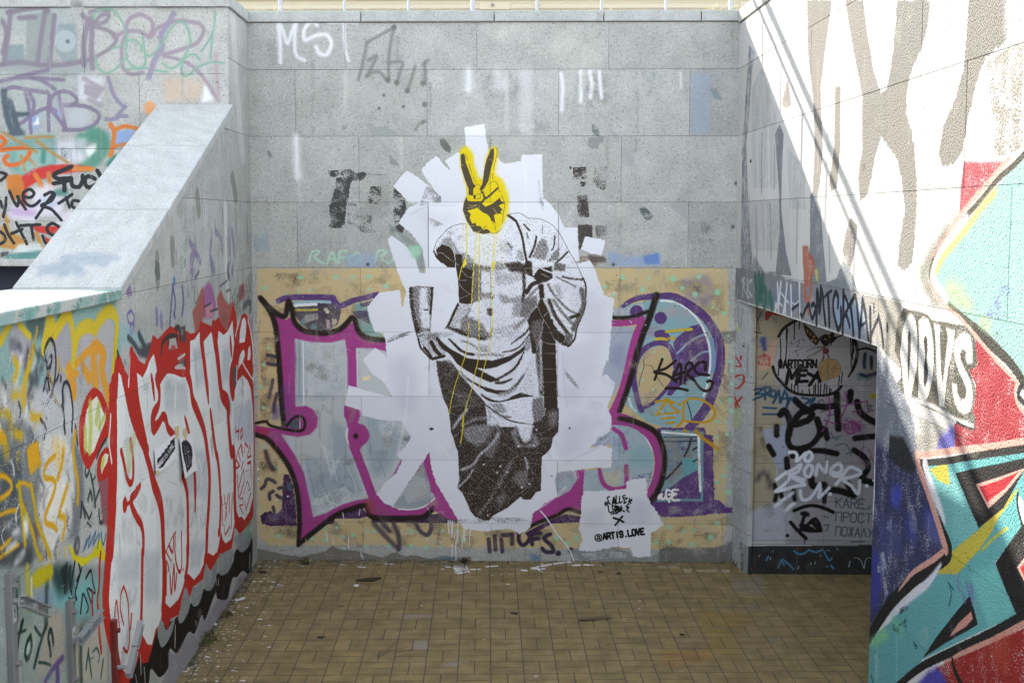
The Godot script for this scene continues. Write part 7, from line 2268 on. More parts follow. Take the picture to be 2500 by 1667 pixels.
	stroke("151213", 10.7, "114,517 120,536", 3)
	stroke("151213", 10.7, "237,516 235,549", 3)
	stroke("151213", 10.7, "151,517 155,544", 3)
	stroke("151213", 9.3, "154,574 182,563 206,560 233,566 260,578", 1)
	stroke("151213", 9.2, "145,606 165,629 188,651", 1)
	stroke("151213", 9.2, "185,580 178,604 174,624", 1)
	stroke("151213", 9.3, "173,626 200,630 228,629", 1)
	stroke("151213", 9.2, "228,629 221,607 210,597 194,611 186,618", 1)
	stroke("151213", 12.0, "177,582 191,585", 2)
	stroke("151213", 11.8, "204,604 221,623", 2)
	stroke("151213", 12.0, "175,615 205,626", 2)
	stroke("151213", 9.3, "138,643", 1)
	stroke("151213", 1.9, "185,651 184,668")
	stroke("2a2a34", 10.7, "73,468 87,495 87,511", 8, 0, 0.6)
	stroke("2a2a34", 10.9, "62,473 52,490", 8, 0, 0.6)
	stroke("14121a", 2.2, "235,549 234,557")
	stroke("14121a", 2.1, "239,549 239,556")
	stroke("8d3f7d", 3.6, "241,265 244,290 241,326 225,357", 1, 0, 0.9)
	stroke("8d3f7d", 3.6, "229,325 245,331 263,335", 1, 0, 0.9)
	stroke("8d3f7d", 3.6, "283,249 291,276 282,303 274,326 288,349", 1, 0, 0.9)
	stroke("8d3f7d", 3.6, "269,290 304,281 344,274", 1, 0, 0.9)
	stroke("8d3f7d", 3.6, "344,274 347,303", 1, 0, 0.9)
	stroke("8d3f7d", 3.6, "305,303 327,299 325,310", 1, 0, 0.9)
	stroke("8d3f7d", 3.6, "287,326 328,344 302,363 283,344 314,331 329,358", 1, 0, 0.9)
	fill("8d3f7d", "283,322 332,326 333,364 279,365", 8, 5, 0.8)
	stroke("8d3f5d", 2.4, "329,423 333,402 347,400 358,421 351,445 334,442 329,423", 1, 0, 0.8)
	stroke("8d3f5d", 2.4, "358,423 369,445", 1, 0, 0.8)
	stroke("e2ebfa", 9.2, "136,414 151,413 159,421 158,438 168,429 181,416", 1)
	stroke("e2ebfa", 9.2, "190,412 180,424 182,436 190,439 200,427 197,416 190,412", 1)
	stroke("e2ebfa", 9.3, "105,489 116,480 132,468", 1)
	stroke("e2ebfa", 9.2, "132,468 143,478 180,489", 1)
	stroke("e2ebfa", 9.3, "132,469 156,457 170,446 164,465 148,473", 1)
	stroke("e2ebfa", 9.3, "139,473 138,489 122,506 103,522 133,514 159,506 182,502 159,489 139,479", 1)
	stroke("e2ebfa", 9.2, "190,448 180,462 183,478 194,480 201,465 200,451 190,448", 1)
	stroke("e2ebfa", 9.1, "211,476 216,447 227,459 237,468 240,441", 1)
	stroke("e2ebfa", 9.2, "251,467 271,470 281,459 273,444 256,454 251,470 263,479 282,475 295,459", 1)
	stroke("e2ebfa", 9.2, "266,501 282,481 300,455 324,461 332,471 314,479 285,488 307,505 326,527 330,491", 1)
	stroke("e2ebfa", 9.2, "170,519 173,539 182,545 198,538 213,516 222,499 223,519 220,537 235,525 248,511", 1)
	stroke("e2ebfa", 10.3, "349,505")
	stroke("e2ebfa", 10.3, "251,528")
	stroke("e2ebfa", 7.2, "367,490")
	stroke("e2ebfa", 9.9, "103,562 125,544 151,524", 4, 0, 0.85)
	stroke("e2ebfa", 9.9, "131,574 142,563 154,554", 4, 0, 0.85)
	letters("4c5764", 3.0, "КАRE", Vector2(264, 564), Vector2(346, 568), 25.2, 0, 0)
	stroke("4c5764", 3.3, "340,568 354,569 360,560")
	letters("4c5764", 3.0, "ПРОСТИ", Vector2(265, 603), Vector2(387, 608), 25.2, 0, 0)
	letters("4c5764", 3.0, "ПОЖАЛУЙ", Vector2(266, 642), Vector2(388, 649), 24.8, 0, 0)
	stroke("4c5764", 3.3, "237,615 249,612 243,630")
	stroke("4c5764", 3.3, "235,590 247,592")
	stroke("4c5764", 2.2, "308,659 348,659")
	stroke("c2c8d0", 1.7, "36,667 136,666", 1, 0, 0.7)
	stroke("c2c8d0", 1.7, "241,667 353,650", 1, 0, 0.7)
	fill("2b2b2c", "17,672 391,669 394,763 19,765")
	fill("4a4a4a", "17,672 391,669 394,763 19,765", 0, 4, 0.5)
	stroke("4a86ac", 4.7, "155,684 169,693 185,690 195,681", 1, 1)
	stroke("4a86ac", 4.7, "195,681 206,685 217,687 233,680", 1, 1)
	stroke("4a86ac", 4.6, "236,684 244,700 253,711 258,703", 1, 1)
	stroke("4a86ac", 4.6, "256,724 264,733", 1, 1)
	stroke("4a86ac", 4.6, "113,731 123,709 137,717 155,735", 1, 1)
	stroke("4a86ac", 4.6, "121,711 129,723", 1, 1)
	stroke("4a86ac", 4.6, "80,711 86,700", 1, 1)
	stroke("a9b3bd", 1.6, "317,703 328,703 339,714 346,732 349,710 357,702 367,705")
	stroke("a9b3bd", 1.6, "167,734 169,726")
	stroke("a9b3bd", 1.6, "200,723 203,716")
	stroke("a9b3bd", 1.6, "212,720 214,714")
	stroke("a9b3bd", 1.6, "304,729 308,711")
	stroke("a9b3bd", 1.7, "244,682 252,683")
	stroke("a9b3bd", 1.7, "96,687 99,686")
	stroke("a9b3bd", 1.6, "271,680 273,677")
	stroke("a9b3bd", 1.6, "227,700 227,695")
	stroke("a9b3bd", 1.6, "244,729 247,725")
	stroke("a9b3bd", 1.6, "91,709 93,701")
	stroke("a9b3bd", 1.6, "61,701 62,696")
	fill("9a9fa3", "-24,-3 32,-3 37,373 -17,373", 0, 3, 0.85)
	fill("93979b", "-26,338 36,337 19,765 -30,765", 0, 3, 0.8)
	fill("a7acb2", "18,343 36,343 30,754 21,754", 2, 0, 0.7)
	stroke("70757a", 1.8, "0,33 0,96", 0, 0, 0.6)
	stroke("70757a", 1.8, "8,24 10,85", 0, 0, 0.6)
	stroke("70757a", 1.8, "15,28 13,78", 0, 0, 0.6)
	stroke("70757a", 1.8, "-5,37 -4,78", 0, 0, 0.6)
	stroke("70757a", 1.8, "23,123 23,213", 0, 0, 0.6)
	stroke("a0361f", 2.5, "1,143 3,161 14,186 2,195 -2,211 -1,182 1,146")
	stroke("a0361f", 2.5, "14,159 13,169")
	stroke("a0361f", 2.5, "-4,245 7,220 17,209 18,227 8,254 -2,247 3,268 7,286 12,302")
	stroke("a0361f", 2.5, "16,270 8,293 2,309")
	stroke("a0361f", 2.5, "7,309 8,291")
	stroke("33384f", 4.3, "17,130")
	stroke("33384f", 2.7, "31,209")
	stroke("33384f", 3.2, "18,123")
	fill("a5a86a", "-5,304 13,304 14,365 -4,365", 10, 0, 0.5)
	fill("a5a86a", "-9,76 18,85 5,94 -9,87", 6, 1, 0.6)
	weather(Rect2i(0, 0, 840, 740), 160, 0.3, ["6d6f74", "a0a2a8", "8d8672", "4a4a4e"])

# ------------------------------------------------------------------ the place
func _ready() -> void:
	rng.seed = 4
	# camera
	var cam := Camera3D.new()
	cam.name = "camera"
	cam.position = Vector3(0, 3.21808, 0)
	cam.rotation = Vector3(-0.0959247, 0.0177382, 0)
	cam.fov = rad_to_deg(2.0 * atan(833.5 / 3125.0))
	cam.far = 400.0
	add_child(cam)
	# sky, sun, exposure
	var sky_mat := ProceduralSkyMaterial.new()
	sky_mat.sky_top_color = Color(0.60, 0.63, 0.675)
	sky_mat.sky_horizon_color = Color(0.97, 0.985, 1.0)
	sky_mat.sky_curve = 0.4
	sky_mat.ground_bottom_color = Color(0.5, 0.48, 0.45)
	sky_mat.ground_horizon_color = Color(0.7, 0.7, 0.68)
	sky_mat.sky_energy_multiplier = 1.14
	var sky := Sky.new()
	sky.sky_material = sky_mat
	var env := Environment.new()
	env.background_mode = Environment.BG_SKY
	env.sky = sky
	env.background_energy_multiplier = 1.0
	env.tonemap_mode = Environment.TONE_MAPPER_LINEAR
	env.tonemap_exposure = 2.85
	env.sdfgi_enabled = true
	env.ssao_enabled = true
	env.ssil_enabled = true
	var we := WorldEnvironment.new()
	we.name = "world"
	we.environment = env
	add_child(we)
	var sun := DirectionalLight3D.new()
	sun.name = "sun"
	sun.light_energy = 1.3
	sun.light_color = Color(1.0, 0.965, 0.91)
	sun.light_angular_distance = 0.5
	sun.shadow_enabled = true
	sun.basis = Basis.looking_at((ns - Vector3.UP * 0.726 + tv * 1.2).normalized())
	add_child(sun)
	make_masks()
	make_granite()
	stucco = relief(0.42, 31)
	grain = relief(0.3, 47)
	build_floor()
	build_back()
	build_left()
	build_upper()
	build_right()
	build_passage()
	build_street()
	build_small()

func build_back() -> void:
	var at := Transform3D(Basis(), Vector3(0, 0, -D))
	var rows := [0.0, 0.365, 0.965, 1.565, 2.165, 2.765, 3.365, 3.965, 4.565, 4.985]
	var a := [-2.7, -2.192, -0.984, 0.216, 1.408, 1.86]
	var b := [-2.7, -1.614, -0.408, 0.79, 1.86]
	var c := [-2.7, -1.732, -0.529, 0.669, 1.86]
	var vs := [b, a, b, a, b, a, b, a, c]
	stone_canvas(1235, 1300, cells_of(rows, vs, -2.75, 5.0, 260))
	paint_back()
	var mat := surface(img, 0.85, grain, 0.25)
	var w := thing("back_wall", "tall granite slab wall facing the viewer, painted with a headless statue mural", "wall", at)
	var uv := func(v: Vector3) -> Vector2: return Vector2((v.x + 2.75) / 4.75, (5.0 - v.y) / 5.0)
	slab_grid(w, 1.0, rows, vs, [rect(-2.7, 0, 1.86, 4.985)], mat, uv)
	var mortar := plain(Color(0.46, 0.45, 0.43), 0.95)
	part("core", box(Vector3(-6.5, -0.4, -0.6), Vector3(2.4, 4.99, -0.005), 0.0), mortar, w)
	var stone := granite_plain()
	var x := [-6.5, -5.1, -3.9, -2.8, -1.581, -0.37, 0.61, 1.165, 2.4]
	x = [-6.5, -5.1, -3.9, -2.8, -1.58, -0.37, 0.62, 1.5, 2.4]
	for i in x.size() - 1:
		part("coping_stone", block(rect(x[i] + 0.004, 4.99, x[i + 1] - 0.004, 5.088), -0.62, 0.022 + rng.randf_range(-0.003, 0.003), 0.006, tri_uv(), Color(0.93, 0.94, 0.95)), stone, w)

func granite_plain() -> StandardMaterial3D:
	if stone_mat == null: stone_mat = surface(granite, 0.85, null)
	return stone_mat
var stone_mat: StandardMaterial3D

func tri_uv() -> Callable:
	var o := Vector2(rng.randf(), rng.randf())
	return func(v: Vector3) -> Vector2: return Vector2(v.x + v.z * 0.35, v.y * 0.9 + v.z) / 1.9 + o

func side_frame(left: bool) -> Transform3D:
	if left: return Transform3D(Basis(-tv, Vector3.UP, ns), left_corner)
	return Transform3D(Basis(tv, Vector3.UP, -ns), right_corner)

const SLOPE0 := Vector2(0.89, 4.108)
const SLOPE1 := Vector2(4.375, 2.742)

func build_left() -> void:
	var rows := [0.0, 0.365, 0.965, 1.565, 2.165, 2.765, 3.365, 3.965, 4.565, 4.985]
	var a := [0.0, 1.25, 2.45, 3.65, 4.85, 6.05, 6.6]
	var b := [0.0, 0.65, 1.85, 3.05, 4.25, 5.45, 6.6]
	var vs := [a, b, a, b, a, b, a, b, a]
	stone_canvas(1716, 1300, cells_of(rows, vs, 0.0, 5.0, 260))
	paint_left()
	var mat := surface(img, 0.82, grain, 0.3)
	var w := thing("left_wall", "left stair wall covered in red and white lettering, with a sloping top", "wall", side_frame(true))
	var uv := func(v: Vector3) -> Vector2: return Vector2(-v.x / 6.6, (5.0 - v.y) / 5.0)
	var strip := rect(0, 0, SLOPE0.x, 4.985)
	var ramp := PackedVector2Array([Vector2(SLOPE0.x, 0), Vector2(SLOPE1.x, 0), SLOPE1, SLOPE0])
	var low := rect(SLOPE1.x, 0, 6.6, SLOPE1.y)
	slab_grid(w, -1.0, rows, vs, [strip, ramp, low], mat, uv)
	for r in 5:
		for x in [6.6, 7.8]: slab(w, rect(-x - 1.2, rows[r], -x, minf(rows[r + 1], SLOPE1.y)), granite_plain(), tri_uv())
	var mortar := plain(Color(0.46, 0.45, 0.43), 0.95)
	part("core", block(PackedVector2Array([Vector2(0.1, -0.4), Vector2(-0.84, -0.4), Vector2(-0.84, 4.98), Vector2(0.1, 4.98)]), -0.58, -0.005, 0.0), mortar, w)
	part("core", block(PackedVector2Array([Vector2(-0.84, -0.4), Vector2(-SLOPE1.x, -0.4), Vector2(-SLOPE1.x, SLOPE1.y - 0.002), Vector2(-0.84, SLOPE0.y + 0.01)]), -0.58, -0.005, 0.0), mortar, w)
	part("core", block(PackedVector2Array([Vector2(-SLOPE1.x, -0.4), Vector2(-9.0, -0.4), Vector2(-9.0, SLOPE1.y - 0.002), Vector2(-SLOPE1.x, SLOPE1.y - 0.002)]), -0.58, -0.005, 0.0), mortar, w)
	var stone := granite_plain()
	# sloping coping, one stone after another
	var us := [SLOPE0.x + 0.004, 1.92, 3.19, SLOPE1.x - 0.002]
	var k := (SLOPE1.y - SLOPE0.y) / (SLOPE1.x - SLOPE0.x)
	for i in 3:
		var u0: float = us[i] + 0.006
		var u1: float = us[i + 1] - 0.006
		var y0 := SLOPE0.y + (u0 - SLOPE0.x) * k
		var y1 := SLOPE0.y + (u1 - SLOPE0.x) * k
		var p := PackedVector2Array([Vector2(-u0, y0), Vector2(-u1, y1), Vector2(-u1, y1 + 0.072), Vector2(-u0, y0 + 0.072)])
		if i == 2:
			img = Image.create_empty(400, 400, false, Image.FORMAT_RGBA8)
			img.blit_rect(granite, Rect2i(100, 150, 400, 400), Vector2i.ZERO)
			for s in [[0.12, 0.5, 0.66], [0.25, 0.78, 0.58], [0.3, 0.7, 0.62], [0.15, 0.4, 0.7], [0.35, 0.55, 0.7]]:
				var line: Array[Vector3] = [Vector3(s[0] * 400, s[2] * 400, 1), Vector3((s[0] + s[1]) * 200, s[2] * 400 - 8, 1.2), Vector3(s[1] * 400, s[2] * 400 + 4, 0.8)]
				brush(Color(0.53, 0.58, 0.62), 22, line, 7.0, 1, 0.5)
			# faded blue spray on the lowest stone, laid out over its top face
			var mm := surface(img, 0.85)
			var top := func(v: Vector3) -> Vector2: return Vector2((v.z + 0.6) / 0.65, 0.15 + 0.85 * (1.0 - (v.x + 4.4) / 1.2) * 0.8)
			part("coping_stone", block(p, -0.6, 0.03, 0.005, top, Color(0.97, 0.97, 0.98)), mm, w)
		else:
			part("coping_stone", block(p, -0.6, 0.03, 0.005, tri_uv(), Color(0.97, 0.97, 0.98)), stone, w)
	var flat := [4.378, 5.42, 6.6, 7.8, 9.0]
	var tint_mat := coping_paint()
	for i in 4:
		var p := rect(-flat[i] - 0.003, 2.745, -flat[i + 1] + 0.003, 2.808)
		if i < 2:
			part("coping_stone", block(p, -0.6, 0.045, 0.006, func(v: Vector3) -> Vector2: return Vector2((-v.x - 4.378) / 2.222, 0.5 - v.z * 0.7 + (2.8 - v.y)), Color(1, 1, 1)), tint_mat, w)
		else:
			part("coping_stone", block(p, -0.6, 0.045, 0.006, tri_uv(), Color(0.95, 0.95, 0.95)), stone, w)
	part("coping_stone", block(rect(0.12, 4.985, -SLOPE0.x - 0.02, 5.088), -0.6, 0.022, 0.006, tri_uv(), Color(0.93, 0.94, 0.95)), stone, w)
	# wheel-rail brackets bolted to the foot of the wall
	wall_bracket(6.210, 1.627, "grey steel bracket with level folding arm, leftmost on the left wall", 0, Color(0.50, 0.50, 0.50))
	wall_bracket(5.411, 1.257, "grey steel bracket with its arm tilted up to the right, middle of three", 1, Color(0.50, 0.50, 0.50))
	wall_bracket(4.663, 0.912, "steel bracket half covered in red paint, below the number 10", 2, Color(0.42, 0.12, 0.09))

func coping_paint() -> StandardMaterial3D:
	img = Image.create_empty(580, 260, false, Image.FORMAT_RGBA8)
	img.blit_rect(granite, Rect2i(20, 300, 580, 260), Vector2i.ZERO)
	for i in 26:
		var x := rng.randf_range(0, 580)
		var p: Array[Vector3] = [Vector3(x - rng.randf_range(8, 30), 124, 1), Vector3(x, 130, 1), Vector3(x + rng.randf_range(8, 30), 132, 1)]
		brush([Color(0.45, 0.62, 0.60), Color(0.32, 0.50, 0.46), Color(0.5, 0.62, 0.66)][i % 3], rng.randf_range(8, 18), p, 2.0, [1, 5, 4][i % 3], 0.55)
	return surface(img, 0.85)

func wall_bracket(u: float, v: float, label: String, kind: int, paint: Color) -> void:
	var steel := plain(Color(0.62, 0.63, 0.64), 0.45, 0.5)
	var coat := plain(paint, 0.6, 0.0 if kind == 2 else 0.35)
	var frame := side_frame(true)
	var o := thing("wall_bracket", label, "bracket", frame * Transform3D(Basis(), Vector3(-u, v, 0)), "steel brackets on the left wall")
	part("back_plate", box(Vector3(-0.026, -1.0, 0.0), Vector3(0.026, 0.0, 0.03), 0.003), coat, o)
	for y in [-0.06, -0.42]:
		part("bolt", rod(Vector3(0.0, y, 0.03), Vector3(0.0, y, 0.05), 0.014, 6), coat, o)
	part("pivot_pin", rod(Vector3(0.0, [-0.13, -0.2, -0.28][kind], 0.02), Vector3(0.0, [-0.13, -0.2, -0.28][kind], 0.075), 0.013, 10), steel, o)
	# folded channel arm in two lengths, open towards the viewer
	var st := begin()
	var lens := 0.18
	for k in 2:
		var x0 := k * (lens + 0.012)
		prism(st, rect(x0, -0.024, x0 + lens, -0.019), 0.06, 0.095, 0.0, no_uv, true)
		prism(st, rect(x0, 0.019, x0 + lens, 0.024), 0.06, 0.095, 0.0, no_uv, true)
		prism(st, rect(x0, -0.0188, x0 + lens, 0.0188), 0.06, 0.065, 0.0, no_uv, true)
	prism(st, rect(0.16, -0.015, 0.212, 0.015), 0.0652, 0.082, 0.002, no_uv, true)
	var ang: float = [-0.44, 0.08, 0.65][kind]
	part("folding_arm", st.commit(), steel, o, Transform3D(Basis(Vector3(0, 1, 0), 0.0) * Basis(Vector3(0, 0, 1), ang), Vector3([-0.03, -0.05, 0.05][kind], [-0.12, -0.2, -0.35][kind], 0)))
	if kind < 2:
		img = Image.create_empty(64, 96, false, Image.FORMAT_RGBA8)
		img.fill(Color(0.62, 0.62, 0.63))
		stroke("eeeeee", 4, "20,14 42,12 54,40 48,76 34,88 16,70 12,40 20,14", 0, 0, 1, 1)
		stroke("30302e", 5, "22,40 34,28 44,46 30,60 40,72", 0, 1, 1, 1)
		stroke("30302e", 4, "24,66 42,36", 0, 1, 1, 1)
		var dm := surface(img, 0.6)
		part("paint_mark", block(rect(-0.024, -0.23, 0.024, -0.14), 0.03, 0.0312, 0.0, func(w: Vector3) -> Vector2: return Vector2((w.x + 0.024) / 0.048, (-0.14 - w.y) / 0.09)), dm, o)

func build_upper() -> void:
	var z := -10.918
	var rows := [2.81, 3.193, 3.806, 4.43, 4.985]
	var vs := [[-4.8, -3.35, -2.59], [-4.8, -3.95, -2.59], [-4.8, -3.35, -2.59], [-4.8, -3.81, -2.59]]
	stone_canvas(598, 630, cells_of(rows, vs, -4.8, 5.02, 260))
	paint_upper()
	var mat := surface(img, 0.85, grain, 0.25)
	var w := thing("upper_wall", "graffiti covered granite wall above the sloping coping, at upper left", "wall", Transform3D(Basis(), Vector3(0, 0, z)))
	var uv := func(v: Vector3) -> Vector2: return Vector2((v.x + 4.8) / 2.3, (5.02 - v.y) / 2.423)
	slab_grid(w, 1.0, rows, vs, [rect(-4.8, 2.81, -2.59, 4.985)], mat, uv)
	var mortar := plain(Color(0.46, 0.45, 0.43), 0.95)
	part("core", box(Vector3(-6.5, 2.81, -0.5), Vector3(-2.62, 4.98, -0.005), 0.0), mortar, w)
	part("core", box(Vector3(-6.5, 0.5, -0.5), Vector3(-2.62, 2.809, -0.16), 0.0), plain(Color(0.17, 0.19, 0.24), 0.9), w)
	part("ledge", box(Vector3(-6.5, 2.81, -0.1), Vector3(-2.65, 2.872, 0.05), 0.005, tri_uv()), granite_plain(), w)
	for x in [-6.5, -5.1, -3.8]:
		part("coping_stone", block(rect(x + 0.003, 4.985, x + (1.3 if x < -5.2 else 1.2) - 0.003, 5.088), -0.5, 0.022, 0.006, tri_uv(), Color(0.93, 0.94, 0.95)), granite_plain(), w)
	for b in [[-4.22, 2.66, 0.07, Color(0.10, 0.17, 0.36)], [-4.02, 2.7, 0.06, Color(0.22, 0.14, 0.32)], [-4.4, 2.62, 0.08, Color(0.12, 0.22, 0.42)]]:
		var st := begin()
		var poly := PackedVector2Array()
		for k in 18: poly.append(Vector2(b[0] + cos(TAU * k / 18) * b[2] * 1.3, b[1] + sin(TAU * k / 18) * b[2] * (1.0 + 0.15 * sin(k * 2.3))))
		prism(st, poly, -0.16, -0.156, 0.0, no_uv, true)
		part("paint_blot", st.commit(), plain(b[3], 0.85), w)

func build_right() -> void:
	var rows := [0.0, 0.365, 0.965, 1.565, 2.165, 2.765, 3.365, 3.965, 4.565, 4.962]
	var a := [0.0, 1.15, 2.35, 3.7, 4.95, 6.15, 6.6]
	var b := [0.0, 1.18, 3.08, 4.35, 5.58, 6.6]
	var c := [0.0, 0.6, 1.85, 3.1, 4.3, 5.59, 6.6]
	var e := [0.0, 1.3, 2.6, 3.8, 4.92, 6.16, 6.6]
	var vs := [a, c, a, c, c, a, b, e, e]
	img = Image.create_empty(1716, 1326, false, Image.FORMAT_RGBA8)
	img.fill(Color("e6e5e0"))
	stains(60, 0.08, 0.2)
	paint_right()
	var mat := surface(img, 0.8, stucco, 0.9)
	mat.albedo_color = Color(0.815, 0.82, 0.83)
	var w := thing("right_wall", "sunlit right wall with whitewash streaks and a turquoise painted arrow letter", "wall", side_frame(false))
	var uv := func(v: Vector3) -> Vector2: return Vector2(v.x / 6.6, (5.1 - v.y) / 5.1)
	slab_grid(w, 1.0, rows, vs, [rect(0.0, 2.468, 4.302, 4.962), rect(4.302, 0.0, 6.6, 4.962)], mat, uv)
	var mortar := plain(Color(0.42, 0.41, 0.38), 0.95)
	for r in rows.size() - 1:
		for x in [6.6, 7.8]: slab(w, rect(x, rows[r], x + 1.2, rows[r + 1]), plain(Color(0.70, 0.69, 0.66), 0.85), no_uv)
	part("core", box(Vector3(-0.5, 2.47, -0.35), Vector3(4.302, 4.96, -0.005), 0.0), mortar, w)
	part("core", box(Vector3(4.31, -0.4, -0.35), Vector3(9.0, 4.96, -0.005), 0.0), mortar, w)
	var stone := granite_plain()
	var u := 0.03
	while u < 8.9:
		part("coping_stone", block(rect(u + 0.003, 4.972, u + 1.097, 5.088), -0.5, 0.015, 0.006, tri_uv(), Color(0.97, 0.96, 0.94)), stone, w)
		u += 1.1
	part("bolt", rod(Vector3(0.62, 3.71, 0.0), Vector3(0.62, 3.71, 0.012), 0.014, 8), plain(Color(0.3, 0.3, 0.3), 0.6), w)

func build_passage() -> void:
	var z := -11.43
	var rows := [0.2705, 0.3105, 0.6631, 1.0178, 1.3727, 1.7245, 2.0762, 2.468]
	var row := [1.976]
	for i in 8: row.append(2.286 + 0.341 * i)
	var vs := []
	for r in 7: vs.append(row)
	stone_canvas(840, 750, cells_of(rows, vs, 1.84, 2.5, 300))
	paint_passage()
	var mat := surface(img, 0.75, grain, 0.2)
	var w := thing("underpass_wall", "dim tiled wall inside the opening, with a round insect picture and black scrawl", "wall", Transform3D(Basis(), Vector3(0, 0, z)))
	var uv := func(v: Vector3) -> Vector2: return Vector2((v.x - 1.84) / 2.8, (2.5 - v.y) / 2.5)
	for r in 7:
		for k in row.size() - 1:
			slab(w, rect(row[k], rows[r], row[k + 1], rows[r + 1]), mat, uv, 0.03, "tile")
	var mortar := plain(Color(0.30, 0.30, 0.31), 0.95)
	part("core", box(Vector3(1.93, -0.3, -0.4), Vector3(10.5, 2.62, -0.005), 0.0), mortar, w)
	part("plinth", block(rect(1.978, 0.0, 4.67, 0.268), -0.01, 0.02, 0.004, uv), mat, w)
	# splayed corner pier beside the opening
	var pier := thing("corner_pier", "narrow whitewashed corner pier with a thin red tag, left of the dark opening", "pier")
	var ys := [0.0, 0.36, 0.93, 1.75, 2.466]
	for i in 4:
		var st := begin(Color.WHITE)
		var y0: float = ys[i] + 0.002
		var y1: float = ys[i + 1] - 0.002
		var p := [Vector2(1.858, -11.806), Vector2(1.93, -11.404), Vector2(1.974, -11.40), Vector2(1.974, -11.46)]
		var u2 := func(v: Vector3) -> Vector2: return Vector2((v.x - 1.84) / 2.8, (2.5 - v.y) / 2.5)
		for k in 3:
			var d: Vector2 = (p[k + 1] - p[k]).normalized()
			quad(st, Vector3(p[k].x, y0, p[k].y), Vector3(p[k + 1].x, y0, p[k + 1].y), Vector3(p[k + 1].x, y1, p[k + 1].y), Vector3(p[k].x, y1, p[k].y), Vector3(-d.y, 0, d.x), u2)
		part("pier_stone", st.commit(), mat, pier)
	part("core", box(Vector3(1.936, 0.0, -11.9), Vector3(1.97, 2.464, -11.41), 0.0), mortar, pier)
	# the underpass itself: ceiling, near wall and far end
	var tunnel := thing("underpass", "dark concrete underpass running off to the right behind the opening", "underpass")
	var conc := plain(Color(0.45, 0.44, 0.43), 0.9)
	part("ceiling", box(Vector3(2.28, 2.625, -12.0), Vector3(10.8, 2.9, -6.9), 0.0), conc, tunnel)
	var f := right_corner + tv * 4.31
	part("near_wall", box(Vector3(f.x + 0.36, -0.3, f.z), Vector3(10.8, 2.62, f.z + 0.3), 0.0), conc, tunnel)
	part("end_wall", box(Vector3(10.5, -0.3, -11.5), Vector3(10.8, 2.62, f.z), 0.0), conc, tunnel)
	tunnel.name = "underpass"

